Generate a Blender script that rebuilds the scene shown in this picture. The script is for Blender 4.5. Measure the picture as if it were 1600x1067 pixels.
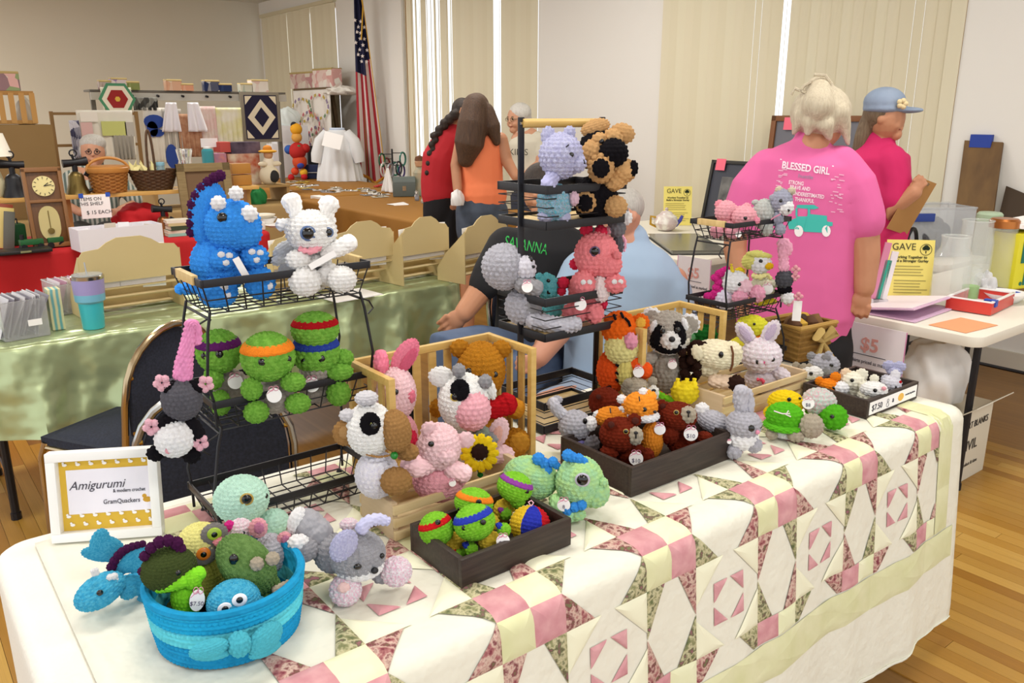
import bpy, bmesh, math, random
from mathutils import Vector as V, Matrix as M
random.seed(7)
SC = bpy.context.scene; COL = SC.collection
for o in list(bpy.data.objects): bpy.data.objects.remove(o)
PI = math.pi; rad = math.radians
# ---------------------------------------------------------------- camera
F = 1290.0; CX, CY = 800.0, 533.5; HOR = 178.0; VPX = -245.0
CAM = V((0, 0, 1.6))
tilt = math.atan((CY-HOR)/F); head = -math.atan((VPX-CX)/math.hypot(F, CY-HOR))
FWD = V((math.sin(head)*math.cos(tilt), math.cos(head)*math.cos(tilt), -math.sin(tilt)))
RGT = V((math.cos(head), -math.sin(head), 0)); UPV = RGT.cross(FWD)
cd = bpy.data.cameras.new('camera'); cam = bpy.data.objects.new('camera', cd); COL.objects.link(cam)
cd.sensor_width = 36; cd.lens = F/1600*36; cd.clip_start = .05
cam.matrix_world = M.Translation(CAM) @ M((RGT, UPV, -FWD)).transposed().to_4x4()
SC.camera = cam
# ---------------------------------------------------------------- world and light
SC.view_settings.view_transform = 'Standard'; SC.view_settings.look = 'None'
SC.view_settings.gamma = 1; SC.view_settings.use_curve_mapping = False
SC.view_settings.exposure = 0.13
W = bpy.data.worlds.new('world'); SC.world = W; W.use_nodes = True
W.node_tree.nodes['Background'].inputs[0].default_value = (.95, .97, 1, 1)
W.node_tree.nodes['Background'].inputs[1].default_value = 1.3
CEIL = 3.36
def area(name, loc, rot, sx, sy, power, col=(1, 1, 1)):
    l = bpy.data.lights.new(name, 'AREA'); l.shape = 'RECTANGLE'; l.size = sx; l.size_y = sy; l.energy = power; l.color = col
    o = bpy.data.objects.new(name, l); COL.objects.link(o); o.location = loc; o.rotation_euler = rot
    return o
LAMPS = [(.9, 1.9, 30), (3.4, 1.2, 30), (.9, 5.2, 42), (3.6, 5.0, 40), (-.9, 11.6, 170), (3.2, 9.0, 50), (-2.0, 2.6, 40), (.6, -1.4, 55)]
for x, y, e in LAMPS: area('fluorescent_light', (x, y, CEIL-.075), (0, 0, 0), 1.15, .55, e, (1, .98, .94))
# ---------------------------------------------------------------- pixel helpers (unproject a photo pixel onto a known plane)
def ray(x, y): return RGT*((x-CX)/F) - UPV*((y-CY)/F) + FWD
def az(x, y, z): d = ray(x, y); return CAM + d*((z-CAM.z)/d.z)
def ax(x, y, X): d = ray(x, y); return CAM + d*((X-CAM.x)/d.x)
def ay(x, y, Y): d = ray(x, y); return CAM + d*((Y-CAM.y)/d.y)
# ---------------------------------------------------------------- materials
def hx(h):
    h = h.lstrip('#'); r = [int(h[i:i+2], 16)/255 for i in (0, 2, 4)]
    return tuple((c/12.92 if c <= .04045 else ((c+.055)/1.055)**2.4) for c in r) + (1,)
MATS = {}
def mat(col, rough=.6, metal=0, bump=0, bs=60, col2=None, cs=6, cw=.12, sheen=0, trans=0, alpha=1, emit=0, spec=.5, ior=1.45, kind='noise', obj=True, stretch=None, bd=.002):
    key = (col, rough, metal, bump, bs, col2, cs, cw, sheen, trans, alpha, emit, spec, ior, kind, obj, stretch)
    if key in MATS: return MATS[key]
    m = bpy.data.materials.new('m_%d' % len(MATS)); m.use_nodes = True; nt = m.node_tree; N = nt.nodes; L = nt.links
    b = N['Principled BSDF']; b.inputs['Base Color'].default_value = hx(col)
    b.inputs['Roughness'].default_value = rough; b.inputs['Metallic'].default_value = metal
    b.inputs['Specular IOR Level'].default_value = spec; b.inputs['IOR'].default_value = ior
    if sheen: b.inputs['Sheen Weight'].default_value = sheen; b.inputs['Sheen Roughness'].default_value = .6; b.inputs['Sheen Tint'].default_value = hx(col)
    if trans: b.inputs['Transmission Weight'].default_value = trans
    if alpha < 1: b.inputs['Alpha'].default_value = alpha
    if emit: b.inputs['Emission Color'].default_value = hx(col); b.inputs['Emission Strength'].default_value = emit
    tc = N.new('ShaderNodeTexCoord'); src = tc.outputs['Object' if obj else 'Generated']
    if stretch:
        mp = N.new('ShaderNodeMapping'); mp.inputs['Scale'].default_value = stretch; L.new(src, mp.inputs[0]); src = mp.outputs[0]
    if col2:
        if kind == 'voronoi':
            t = N.new('ShaderNodeTexVoronoi'); t.inputs['Scale'].default_value = cs; fac = t.outputs['Color']
            sx = N.new('ShaderNodeSeparateColor'); L.new(fac, sx.inputs[0]); fac = sx.outputs[0]
        elif kind == 'wave':
            t = N.new('ShaderNodeTexWave'); t.inputs['Scale'].default_value = cs; t.inputs['Distortion'].default_value = 1.2; fac = t.outputs['Fac']
        else:
            t = N.new('ShaderNodeTexNoise'); t.inputs['Scale'].default_value = cs; t.inputs['Detail'].default_value = 3; fac = t.outputs['Fac']
        L.new(src, t.inputs['Vector'])
        r = N.new('ShaderNodeValToRGB'); r.color_ramp.elements[0].position = .5-cw; r.color_ramp.elements[1].position = .5+cw
        cols = col2 if isinstance(col2, tuple) else (col2,)
        r.color_ramp.elements[0].color = hx(col); r.color_ramp.elements[1].color = hx(cols[-1])
        for i, c in enumerate(cols[:-1]):
            e = r.color_ramp.elements.new(.5-cw+2*cw*(i+1)/len(cols)); e.color = hx(c)
        L.new(fac, r.inputs[0]); L.new(r.outputs[0], b.inputs['Base Color'])
    if bump:
        t2 = N.new('ShaderNodeTexNoise'); t2.inputs['Scale'].default_value = bs; t2.inputs['Detail'].default_value = 2; L.new(src, t2.inputs['Vector'])
        bp = N.new('ShaderNodeBump'); bp.inputs['Strength'].default_value = bump; bp.inputs['Distance'].default_value = bd
        L.new(t2.outputs['Fac'], bp.inputs['Height']); L.new(bp.outputs[0], b.inputs['Normal'])
    MATS[key] = m; return m
def shade(h, k):
    h = h.lstrip('#'); return '#' + ''.join('%02x' % max(0, min(255, int(int(h[i:i+2], 16)*k))) for i in (0, 2, 4))
def yarn(c, c2=None, cs=7):                       # chenille or cotton yarn
    if c2 is None: return mat(c, .95, bump=.5, bs=26, col2=shade(c, 1.12), cs=9, cw=.25, sheen=.35, spec=.15, bd=.05)
    return mat(c, .95, bump=.5, bs=26, col2=c2, cs=cs, cw=.1, sheen=.35, spec=.15, bd=.05)
BLACK = mat('#16151a', .42, bump=.1, bs=200); EYE = mat('#0a0808', .06, spec=.8)
WOODL = mat('#d9bf86', .5, col2='#c3a468', cs=3, cw=.3, stretch=(30, 30, 2), bump=.05)
WOODB = mat('#d6b46c', .45, col2='#c49f55', cs=3, cw=.3, stretch=(3, 30, 30))
DARKBOX = mat('#3d3129', .5, col2='#251c18', cs=4, cw=.25, stretch=(3, 40, 40), bump=.1)
WHITE = mat('#f2f1ee', .6); PAPER = mat('#f6f4f2', .8); CHROME = mat('#c9c4b8', .18, metal=1)
YELLOWP = mat('#efe07a', .8); CREAMW = mat('#e9dcb4', .6)
# ---------------------------------------------------------------- objects
def tag(o, label=None, cat=None, group=None, kind=None):
    if label: o['label'] = label
    if cat: o['category'] = cat
    if group: o['group'] = group
    if kind: o['kind'] = kind
    return o
def empty(name, loc=(0, 0, 0), rz=0, label=None, cat=None, group=None, kind=None):
    o = bpy.data.objects.new(name, None); o.empty_display_size = .02; COL.objects.link(o)
    o.location = loc; o.rotation_euler = (0, 0, rz); return tag(o, label, cat, group, kind)
def link(name, me, m=None, par=None, mx=None, pm=None):
    """mesh object; mx = matrix in the thing's own frame, pm = that of a part it hangs on"""
    o = bpy.data.objects.new(name, me); COL.objects.link(o)
    if m is not None:
        if not me.materials: me.materials.append(None)
        o.material_slots[0].link = 'OBJECT'; o.material_slots[0].material = m
    if mx is not None: o.matrix_basis = mx
    if par is not None:
        o.parent = par
        if pm is not None: o.matrix_parent_inverse = pm.inverted()
    return o
class MB:
    def __init__(s): s.v = []; s.f = []
    def add(s, vs, fs):
        n = len(s.v); s.v += [tuple(v) for v in vs]; s.f += [tuple(i+n for i in f) for f in fs]; return s
    def box(s, c, d, mx=None):
        c = V(c); h = V(d)/2
        vs = [V((x*h.x, y*h.y, z*h.z)) for x in (-1, 1) for y in (-1, 1) for z in (-1, 1)]
        vs = [(mx @ v if mx else v) + c for v in vs]
        return s.add(vs, [(0, 1, 3, 2), (4, 6, 7, 5), (0, 4, 5, 1), (2, 3, 7, 6), (0, 2, 6, 4), (1, 5, 7, 3)])
    def bar(s, a, b, w, h):                       # rectangular bar from a to b, w across, h high
        a = V(a); b = V(b); d = b-a; l = d.length; d.normalize(); up = V((0, 0, 1)) if abs(d.z) < .95 else V((0, 1, 0))
        x = d.cross(up).normalized(); u = x.cross(d)
        return s.box((a+b)/2, (l, w, h), M((d, x, u)).transposed())
    def tube(s, pts, r, n=6, closed=False, cap=True):
        pts = [V(p) for p in pts]; k = len(pts); rs = r if isinstance(r, (list, tuple)) else [r]*k
        vs = []; prev = None
        for i, p in enumerate(pts):
            a = pts[(i-1) % k] if closed or i > 0 else p; b = pts[(i+1) % k] if closed or i < k-1 else p
            d = (b-a).normalized()
            if prev is None:
                up = V((0, 0, 1)) if abs(d.z) < .9 else V((1, 0, 0)); x = d.cross(up).normalized()
            else:
                x = (prev - d*prev.dot(d)); x = x.normalized() if x.length > 1e-6 else d.orthogonal().normalized()
            prev = x; y = d.cross(x)
            for j in range(n): t = 2*PI*j/n; vs.append(p + (x*math.cos(t)+y*math.sin(t))*rs[i])
        fs = []
        for i in range(k if closed else k-1):
            for j in range(n):
                a, b = i*n+j, i*n+(j+1) % n; c, d_ = ((i+1) % k)*n+(j+1) % n, ((i+1) % k)*n+j
                fs.append((a, b, c, d_))
        if cap and not closed: fs += [tuple(range(n))[::-1], tuple(range((k-1)*n, k*n))]
        return s.add(vs, fs)
    def lathe(s, prof, n=24, c=(0, 0, 0), sx=1, sy=1, caps=(True, True)):
        c = V(c); vs = []
        for r, z in prof:
            for j in range(n): t = 2*PI*j/n; vs.append(c + V((r*sx*math.cos(t), r*sy*math.sin(t), z)))
        fs = []
        for i in range(len(prof)-1):
            for j in range(n): fs.append((i*n+j, i*n+(j+1) % n, (i+1)*n+(j+1) % n, (i+1)*n+j))
        if caps[0]: fs.append(tuple(range(n))[::-1])
        if caps[1]: fs.append(tuple(range((len(prof)-1)*n, len(prof)*n)))
        return s.add(vs, fs)
    def prism(s, pts, d, mx=None):                # outline (x, z) extruded along y by d
        k = len(pts); vs = [V((x, -d/2, z)) for x, z in pts] + [V((x, d/2, z)) for x, z in pts]
        if mx: vs = [mx @ v for v in vs]
        return s.add(vs, [tuple(range(k)), tuple(range(2*k-1, k-1, -1))] + [(i, i+k, (i+1) % k+k, (i+1) % k) for i in range(k)])
    def grid(s, fn, nu, nv, closed=False):
        vs = [fn(i/(nu if closed else nu-1), j/(nv-1)) for j in range(nv) for i in range(nu)]; fs = []
        for j in range(nv-1):
            for i in range(nu if closed else nu-1):
                fs.append((j*nu+i, j*nu+(i+1) % nu, (j+1)*nu+(i+1) % nu, (j+1)*nu+i))
        return s.add(vs, fs)
    def mesh(s, name, bevel=0, smooth=True, ang=35):
        me = bpy.data.meshes.new(name); me.from_pydata(s.v, [], s.f)
        bm = bmesh.new(); bm.from_mesh(me)
        bmesh.ops.recalc_face_normals(bm, faces=bm.faces)
        if bevel:
            ed = [e for e in bm.edges if e.is_manifold and e.calc_face_angle(0) > .5]
            bmesh.ops.bevel(bm, geom=ed, offset=bevel, segments=2, affect='EDGES', profile=.6, clamp_overlap=True)
        if smooth:
            for f in bm.faces: f.smooth = True
            for e in bm.edges: e.smooth = not (e.is_manifold and e.calc_face_angle(0) > rad(ang))
        bm.to_mesh(me); bm.free(); return me
    def build(s, name, m, par=None, bevel=0, smooth=True, mx=None, pm=None):
        return link(name, s.mesh(name, bevel, smooth), m, par, mx, pm)
def text(s, size, m, par, mx, name='lettering', depth=.0006, align='CENTER', sx=1, pm=None, bold=0, shear=0):
    cu = bpy.data.curves.new(name, 'FONT'); cu.body = s; cu.size = size; cu.extrude = depth; cu.align_x = align; cu.align_y = 'CENTER'
    cu.offset = bold; cu.shear = shear; cu.resolution_u = 3
    t = bpy.data.objects.new(name, cu); COL.objects.link(t); bpy.context.view_layer.update()
    me = bpy.data.meshes.new_from_object(t.evaluated_get(bpy.context.evaluated_depsgraph_get())); bpy.data.objects.remove(t)
    if sx != 1:
        for v in me.vertices: v.co.x *= sx
    me.materials.clear()
    return link(name, me, m, par, mx, pm)
def face_mx(o, x, z):                             # frame with X along x, Y along z (up), Z the outward normal, at o
    x = V(x).normalized(); z = V(z).normalized(); n = x.cross(z)
    return M.Translation(V(o)) @ M((x, z, n)).transposed().to_4x4()
def copy_tree(o, par=None):
    c = o.copy(); COL.objects.link(c); c.parent = par
    for ch in o.children: copy_tree(ch, c)
    return c
UNITBOX = MB().box((0, 0, 0), (1, 1, 1)).mesh('unit_box')
def ubox(name, c, d, m, par=None, mx=None):
    t = M.Translation(V(c)) @ (mx.to_4x4() if mx else M()) @ M.Diagonal((*d, 1)); return link(name, UNITBOX, m, par, t)
# ---------------------------------------------------------------- the room
XW, YW = 5.7, 14.1
FLOORM = mat('#9c7238', .4, col2='#7d5828', cs=2, cw=.3, stretch=(18, .7, 1))
fl = MB().box((1, 5.5, -.03), (9.6, 17.4, .05)).build('floor', FLOORM, smooth=False); tag(fl, 'honey coloured strip wood floor', kind='structure')
tones = ['#c2913c', '#b68430', '#cb9b46', '#ba8a3a', '#a97628', '#d1a450', '#c09240', '#b07e32']
PLK = [mat(c, .3, col2=shade(c, .8), cs=2.2, cw=.3, stretch=(34, 1.6, 1), bump=.04, obj=False, spec=.4) for c in tones]
random.seed(3); npl = 0
def planks(x0, x1, y0, y1, lo=.5, hi=1.5):
    global npl
    x = x0
    while x < x1:
        y = y0-random.random()*.8
        while y < y1:
            l = random.uniform(lo, hi)
            if npl < 298:
                ubox('plank', (x+.0285, y+l/2, -.0045), (.0555, l-.0015, .009), random.choice(PLK), fl); npl += 1
            y += l
        x += .057
planks(2.2, 4.3, -.7, 1.9, .6, 1.7)
planks(-.45, 1.15, 1.7, 4.4, .7, 1.9)
fill = MB()
def strip(x0, x1, y0, y1):
    x = x0
    while x < x1-.001: fill.box((x+.0285, (y0+y1)/2, -.0045), (.0555, y1-y0, .009)); x += .057
fo = MB().box((1, 10, -.006), (9.6, 8, .003)).build('floor_far', FLOORM, fl, smooth=False)
WALLM = mat('#dcd6c6', .85, bump=.06, bs=40, col2='#d6cfbc', cs=.6, cw=.3)
WALLW = mat('#e4e1da', .85, bump=.05, bs=40)
tag(MB().box((1.2, YW+.06, CEIL/2), (9.2, .12, CEIL)).build('wall_left', WALLM, smooth=False), 'cream painted wall at the far end of the hall', kind='structure')
wr = empty('wall_right', (XW, 7, 0), kind='structure'); wr['label'] = 'white painted window wall with wide piers'
HEADZ = 3.12; SILL = .55; PIER = [(11.35, YW), (6.87, 9.56), (2.62, 5.17)]
WIN = [(11.33, 13.95), (6.86, 9.55), (2.63, 5.16)]
def wbox(y0, y1, z0, z1, nm='wall_panel'): MB().box((.08, (y0+y1)/2-7, (z0+z1)/2), (.16, y1-y0, z1-z0)).build(nm, WALLW, wr, smooth=False)
wbox(-3, YW, HEADZ, CEIL); wbox(-3, YW, 0, SILL); wbox(-3, 2.63, SILL, HEADZ); wbox(5.16, 6.86, SILL, HEADZ); wbox(9.55, 11.33, SILL, HEADZ); wbox(13.95, YW, SILL, HEADZ)
tag(MB().box((1.2, 5.5, CEIL+.05), (9.2, 17.4, .1)).build('ceiling', mat('#d9d6cc', .9), smooth=False), 'pale flat ceiling', kind='structure')
tag(MB().box((XW-.01, 7, .06), (.02, 14, .12)).build('baseboard_right', mat('#cfc8b8', .7), smooth=False), 'painted baseboard under the windows', kind='structure')
SLATM = mat('#d8cfae', .7, col2='#d0c6a3', cs=3, cw=.3, stretch=(1, 1, .2), trans=0)
SLATS = [mat(c, .7) for c in ('#d9d1b6', '#d6cdb1', '#d8cfb4')]
FRAMEW = mat('#b98a52', .5); GLASS = mat('#ffffff', .02, trans=1, ior=1.02)
for i, (y0, y1) in enumerate(WIN):
    w = empty('window_%d' % (i+1), (XW, (y0+y1)/2, SILL), kind='structure')
    w['label'] = ['far window with closed vertical blinds behind the craft racks', 'middle window whose vertical blinds stand partly open', 'near window with closed cream vertical blinds'][i]
    h = HEADZ-SILL; wd = y1-y0; c = V((0, 0, 0))
    fr = MB()
    for s in (-1, 1): fr.box((.1, s*(wd/2-.025), h/2), (.08, .05, h))
    for z in (.025, h-.025): fr.box((.1, 0, z), (.08, wd, .05))
    fr.box((.1, 0, h/2), (.06, .04, h)); fr.build('window_frame', FRAMEW, w, smooth=False)
    MB().box((.13, 0, h/2), (.006, wd, h)).build('pane', GLASS, w, smooth=False)
    MB().box((-.02, 0, h+.02), (.07, wd+.06, .05)).build('head_rail', mat('#cfc6a8', .6), w, smooth=False)
    MB().box((-.015, 0, -.02), (.12, wd+.08, .04)).build('window_sill', WHITE, w, smooth=False)
    n = int(wd/.082); sm = MB().box((0, 0, 0), (.0025, .089, h-.02)).mesh('blind_slat')
    random.seed(i+4)
    for k in range(n):
        y = -wd/2 + (k+.5)*wd/n; t = k/n
        ang = random.uniform(13, 15)
        if i == 1:
            if .55 < t: ang = random.choice((-18, -28, 14, -42, 12))
            if .80 < t: ang = random.choice((-30, -36, 10, -20))
            if .20 < t < .27: ang = -36
        if i == 0 and k in (int(n*.32), int(n*.62)): ang = -30
        if i == 2 and k == int(n*.5): ang = -56
        if i == 2 and k in (int(n*.6), int(n*.13)): ang = -22
        link('blind_slat', sm, SLATS[k % 3], w, M.Translation((-.02, y, h/2)) @ M.Rotation(rad(ang), 4, 'Z'))
for x, y, e in LAMPS:
    o = empty('ceiling_light', (x, y, CEIL), label=None); tag(o, 'white boxed fluorescent ceiling light, number out of the picture', 'light', 'ceiling lights')
    o['label'] = 'white fluorescent ceiling light above the ' + ('quilted table', 'jar table', 'green satin table', 'window row of tables', 'textile rack at the far wall', 'far brown cloth', 'left side of the hall', 'spot where the photographer stands')[LAMPS.index((x, y, e))]
    MB().box((0, 0, -.03), (1.25, .65, .06)).build('housing', WHITE, o, bevel=.005)
    MB().box((0, 0, -.0625), (1.17, .57, .005)).build('diffuser', mat('#fff6e6', .5, emit=2.0), o)
# ---------------------------------------------------------------- draped tables
def perim(x0, x1, y0, y1, r, n):
    pts = []
    cs = [(x1-r, y0+r, -PI/2), (x1-r, y1-r, 0), (x0+r, y1-r, PI/2), (x0+r, y0+r, PI)]
    for k in range(4):
        cx, cy, a0 = cs[k]
        for j in range(7): a = a0+PI/2*j/6; pts.append((V((cx+r*math.cos(a), cy+r*math.sin(a), 0)), V((math.cos(a), math.sin(a), 0))))
        nx, ny, na = cs[(k+1) % 4]; a = a0+PI/2
        p = pts[-1][0]; q = V((nx+r*math.cos(na), ny+r*math.sin(na), 0)); L = (q-p).length; m = max(2, int(L/n))
        for j in range(1, m): pts.append((p.lerp(q, j/m), V((math.cos(a), math.sin(a), 0))))
    return pts
def drape(name, label, x0, x1, y0, y1, z, drop, m, amp=.04, freq=22, seed=1, r=.03, dropfn=None, top_noise=0, cat='tablecloth', flat=1.0):
    rnd = random.Random(seed); ph = [rnd.uniform(0, 6.3) for _ in range(5)]
    P = perim(x0, x1, y0, y1, .04, .03); n = len(P); s = 0; S = [0]
    for i in range(1, n): s += (P[i][0]-P[i-1][0]).length; S.append(s)
    rows = 14; vs = []; fs = []
    for j in range(rows+1):
        for i, (p, nn) in enumerate(P):
            dr = dropfn(p, S[i]) if dropfn else drop
            if j < 5:
                a = PI/2*j/4; off = r*math.sin(a); dz = r*(1-math.cos(a)); wv = 0
            else:
                t = (j-4)/(rows-4); dz = r+(dr-r)*t
                wv = amp*t**.8*(.5*math.sin(freq*S[i]+ph[0]+.8*math.sin(3*S[i]+ph[1]))+.35*math.sin(freq*.47*S[i]+ph[2])+.15*math.sin(freq*2.1*S[i]+ph[3]+3*t))
                off = r+wv+.25*amp*t
            vs.append(p+nn*off+V((0, 0, z-dz)))
    for j in range(rows):
        for i in range(n): fs.append((j*n+i, j*n+(i+1) % n, (j+1)*n+(i+1) % n, (j+1)*n+i))
    mb = MB().add(vs, fs); mb.f.append(tuple(range(n)))
    o = mb.build(name, m); tag(o, label, cat); return o
def folding_table(label, x0, x1, y0, y1, z, top=None, legm=BLACK, legs=True):
    c = V(((x0+x1)/2, (y0+y1)/2, 0)); o = empty('folding_table', c, label=label, cat='table'); w, d = x1-x0, y1-y0
    P = perim(-w/2, w/2, -d/2, d/2, .06, .2); mb = MB(); k = len(P)
    vs = [p+V((0, 0, z)) for p, _ in P]+[p+V((0, 0, z-.045)) for p, _ in P]
    mb.add(vs, [tuple(range(k)), tuple(range(2*k-1, k-1, -1))]+[(i, (i+1) % k, (i+1) % k+k, i+k) for i in range(k)])
    mb.build('table_top', top or mat('#e8e3d4', .5, bump=.05), o, bevel=.006)
    if legs:
        ax_ = w >= d
        for s in (-1, 1):
            for t in (-1, 1):
                px, py = (s*(w/2-.22), t*(d/2-.09)) if ax_ else (s*(w/2-.09), t*(d/2-.22))
                MB().tube([(px, py, z-.045), (px, py, .012)], .016, 8).tube([(px, py, .03), (px, py, 0)], .02, 8).build('leg', legm, o)
            a, b = ((s*(w/2-.22), -(d/2-.09), .2), (s*(w/2-.22), d/2-.09, .2)) if ax_ else ((-(w/2-.09), s*(d/2-.22), .2), (w/2-.09, s*(d/2-.22), .2))
            MB().tube([a, b], .01, 6).build('leg_brace', legm, o)
    return o
TZ = .758                                         # height of the quilted table top
X0, X1, Y0, Y1 = .12, 2.47, 1.045, 1.83
folding_table('long folding table under the patchwork quilt', X0+.01, X1-.01, Y0+.01, Y1-.01, .742)
FLEECE = mat('#e8e5da', .95, bump=.35, bs=90, sheen=.3, bd=.004)
drape('white_tablecloth', 'thick white fleece cloth under the patchwork quilt', X0, X1, Y0+.02, Y1, .748, .5, FLEECE, amp=.012, freq=9, seed=4, r=.03)
GREENT = (0.05, 2.42, 3.56, 4.32)
folding_table('folding table with black legs under green satin', GREENT[0]+.02, GREENT[1]-.02, GREENT[2]+.02, GREENT[3]-.02, .742)
SATIN = mat('#b2c092', .3, metal=.5, bump=.9, bs=5, bd=.06, spec=.8)
drape('green_satin_cloth', 'shiny sage green satin cloth on the middle table', *GREENT, .75, .36, SATIN, amp=.085, freq=19, seed=9, r=.02)
folding_table('folding table under the bright red cloth', -.6, 2.35, 6.05, 6.8, .742)
drape('red_tablecloth', 'bright red cloth on the antiques table', -.62, 2.37, 6.03, 6.82, .75, .6, mat('#b3151b', .8, bump=.15, bs=12, bd=.01), amp=.05, freq=14, seed=5)
folding_table('long folding table under the brown cloth', 3.62, 4.73, 5.75, 8.15, .742)
drape('brown_tablecloth', 'mustard brown cloth on the jewellery table', 3.6, 4.75, 5.72, 8.15, .75, .66, mat('#9a6a25', .75, bump=.15, bs=12, bd=.01), amp=.05, freq=13, seed=6)
folding_table('folding table under the far stretch of brown cloth', 3.86, 5.18, 8.32, 11.3, .742)
drape('brown_tablecloth', 'brown cloth on the far table below the white smock', 3.84, 5.2, 8.3, 11.32, .75, .66, mat('#9a6a25', .75, bump=.15, bs=12, bd=.01), amp=.05, freq=13, seed=8)
T5 = folding_table('white folding table holding the glass jars', 3.39, 5.2, 1.34, 2.12, .745)
T6 = folding_table('white folding table holding the teapot and album', 3.86, 5.62, 3.2, 4.75, .745, legs=True)
# ---------------------------------------------------------------- the quilt
PER, VC = .365, .79                               # repeat, and the row of corners at the fold
QX0, QX1 = .165, 2.485; QV = .80; R = .04
def wave(u, t): return .012*t*math.sin(9*u+1)+.006*t*math.sin(23*u+2)+.004*t*math.sin(41*u)
DROP = .655
def S(u, v, n=0):                                 # sheet: v from the back edge over the fold and down
    yb = Y0-.012+QV-R
    fl_ = QV-R
    if v < fl_: return V((u, yb-v, .756+n+.0015*math.sin(17*u)*math.sin(13*v)))
    L = R*PI/2
    if v < fl_+L:
        a = (v-fl_)/R; return V((u, yb-fl_-(R+n)*math.sin(a), .756-R+(R+n)*math.cos(a)))
    d = v-fl_-L; t = min(1, d/.6)
    return V((u, yb-fl_-R-n-.05*t-wave(u, t), .756-R-d))
VMAX = QV-R+R*PI/2+DROP
quilt = MB()
quilt.grid(lambda a, b: S(QX0+(QX1-QX0)*a, VMAX*b-(.03*math.sin(2.2*a+.3) if b == 1 else 0)), 90, 110)
QW = mat('#e6e4d4', .9, bump=.8, bs=26, sheen=.2, bd=.008)
q = quilt.build('patchwork_quilt', QW); tag(q, 'white patchwork quilt with pink and green patches draped over the front table', 'quilt')
sol = q.modifiers.new('thickness', 'SOLIDIFY'); sol.thickness = .004; sol.offset = -1
PINK = mat('#c07f88', .9, bump=.4, bs=24, col2='#dba9ab', cs=26, cw=.25, bd=.005)
LGRN = mat('#dfe2b6', .9, bump=.4, bs=24, col2='#ebebcb', cs=14, cw=.25, bd=.005)
OLIV = mat('#d2d3a2', .9, bump=.4, bs=24, col2='#e0dfb8', cs=14, cw=.25, bd=.005)
FLOR = mat('#7b3440', .9, col2=('#a8706e', '#cdb2a2', '#7d3f47', '#6f6f4c'), cs=60, cw=.2, bump=.3, bs=40)
FLOG = mat('#5c6642', .9, col2=('#8b8b62', '#c4bd98', '#5f6442', '#95606a'), cs=60, cw=.2, bump=.3, bs=40)
PALE = mat('#ecebcf', .9, bump=.4, bs=24, bd=.005)
patches = []
k0 = VMAX-.335
def clip(poly, ax_, lim, sg):
    out = []
    for i in range(len(poly)):
        a, b = poly[i], poly[(i+1) % len(poly)]; da, db = sg*(a[ax_]-lim), sg*(b[ax_]-lim)
        if da <= 0: out.append(a)
        if da*db < 0: t = da/(da-db); out.append((a[0]+(b[0]-a[0])*t, a[1]+(b[1]-a[1])*t))
    return out
def patch(poly, m):
    for ax_, lim, sg in ((0, QX1-.155, 1), (0, QX0+.2, -1), (1, k0-.004, 1), (1, .02, -1)):
        poly = clip(poly, ax_, lim, sg)
        if len(poly) < 3: return
    if max(p[0] for p in poly)-min(p[0] for p in poly) > .012 and max(p[1] for p in poly)-min(p[1] for p in poly) > .012: patches.append((poly, m))
A_, B_ = .215, .15
for i in range(-6, 7):
    for j in range(-3, 3):
        cu = 1.19+PER*i; cv = VC+PER*j
        if cu < .4: continue
        h = B_/2
        for (dx, dy, m) in ((-h, -h, PINK), (0, -h, LGRN), (-h, 0, OLIV), (0, 0, PINK)):
            patch([(cu+dx, cv+dy), (cu+dx+h, cv+dy), (cu+dx+h, cv+dy+h), (cu+dx, cv+dy+h)], m)
        for o in (0, 1):                          # the two strips with long thin corner triangles
            su, sv = cu+h, cv-h
            for k, (p, qd) in enumerate(((0, 0), (1, 0), (1, 1), (0, 1))):
                c0 = (p*A_, qd*B_); c1 = (c0[0]+(1-2*p)*A_*.5, c0[1]); c2 = (c0[0], c0[1]+(1-2*qd)*B_*.36)
                if o == 0: c1 = (c0[0]+(1-2*p)*A_*.34, c0[1]); c2 = (c0[0], c0[1]+(1-2*qd)*B_*.5)
                tri = [c0, c1, c2]
                if o == 0: pl = [(su+x, sv+y) for x, y in tri]
                else: pl = [(cu-h+y, cv+h+x) for x, y in tri]
                patch(pl, (FLOR, FLOG)[(k+i+o) % 2])
        bu, bv = cu+h, cv+h                       # the square block
        for p, qd in ((0, 0), (1, 0), (1, 1), (0, 1)):
            x, y = bu+p*A_, bv+qd*A_; sx, sy = (1-2*p), (1-2*qd)
            patch([(x, y), (x+sx*A_*.42, y), (x, y+sy*A_*.42)], PALE)
            mx_, my_ = bu+A_/2, bv+A_/2; e = .05
            patch([(mx_-sx*e, my_-sy*e), (mx_-sx*e*.1, my_-sy*e), (mx_-sx*e, my_-sy*e*.1)], PINK)
u = QX0+.02
while u < QX1-.1:                                 # green border band above the plain hem
    patches.append(([(u, k0), (min(u+.3, QX1-.03), k0), (min(u+.3, QX1-.03), k0+.1), (u, k0+.1)], OLIV)); u += .3
v = .1
while v < k0-.02: patches.append(([(QX1-.15, v), (QX1-.07, v), (QX1-.07, min(v+.3, k0-.004)), (QX1-.15, min(v+.3, k0-.004))], OLIV)); v += .3
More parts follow.
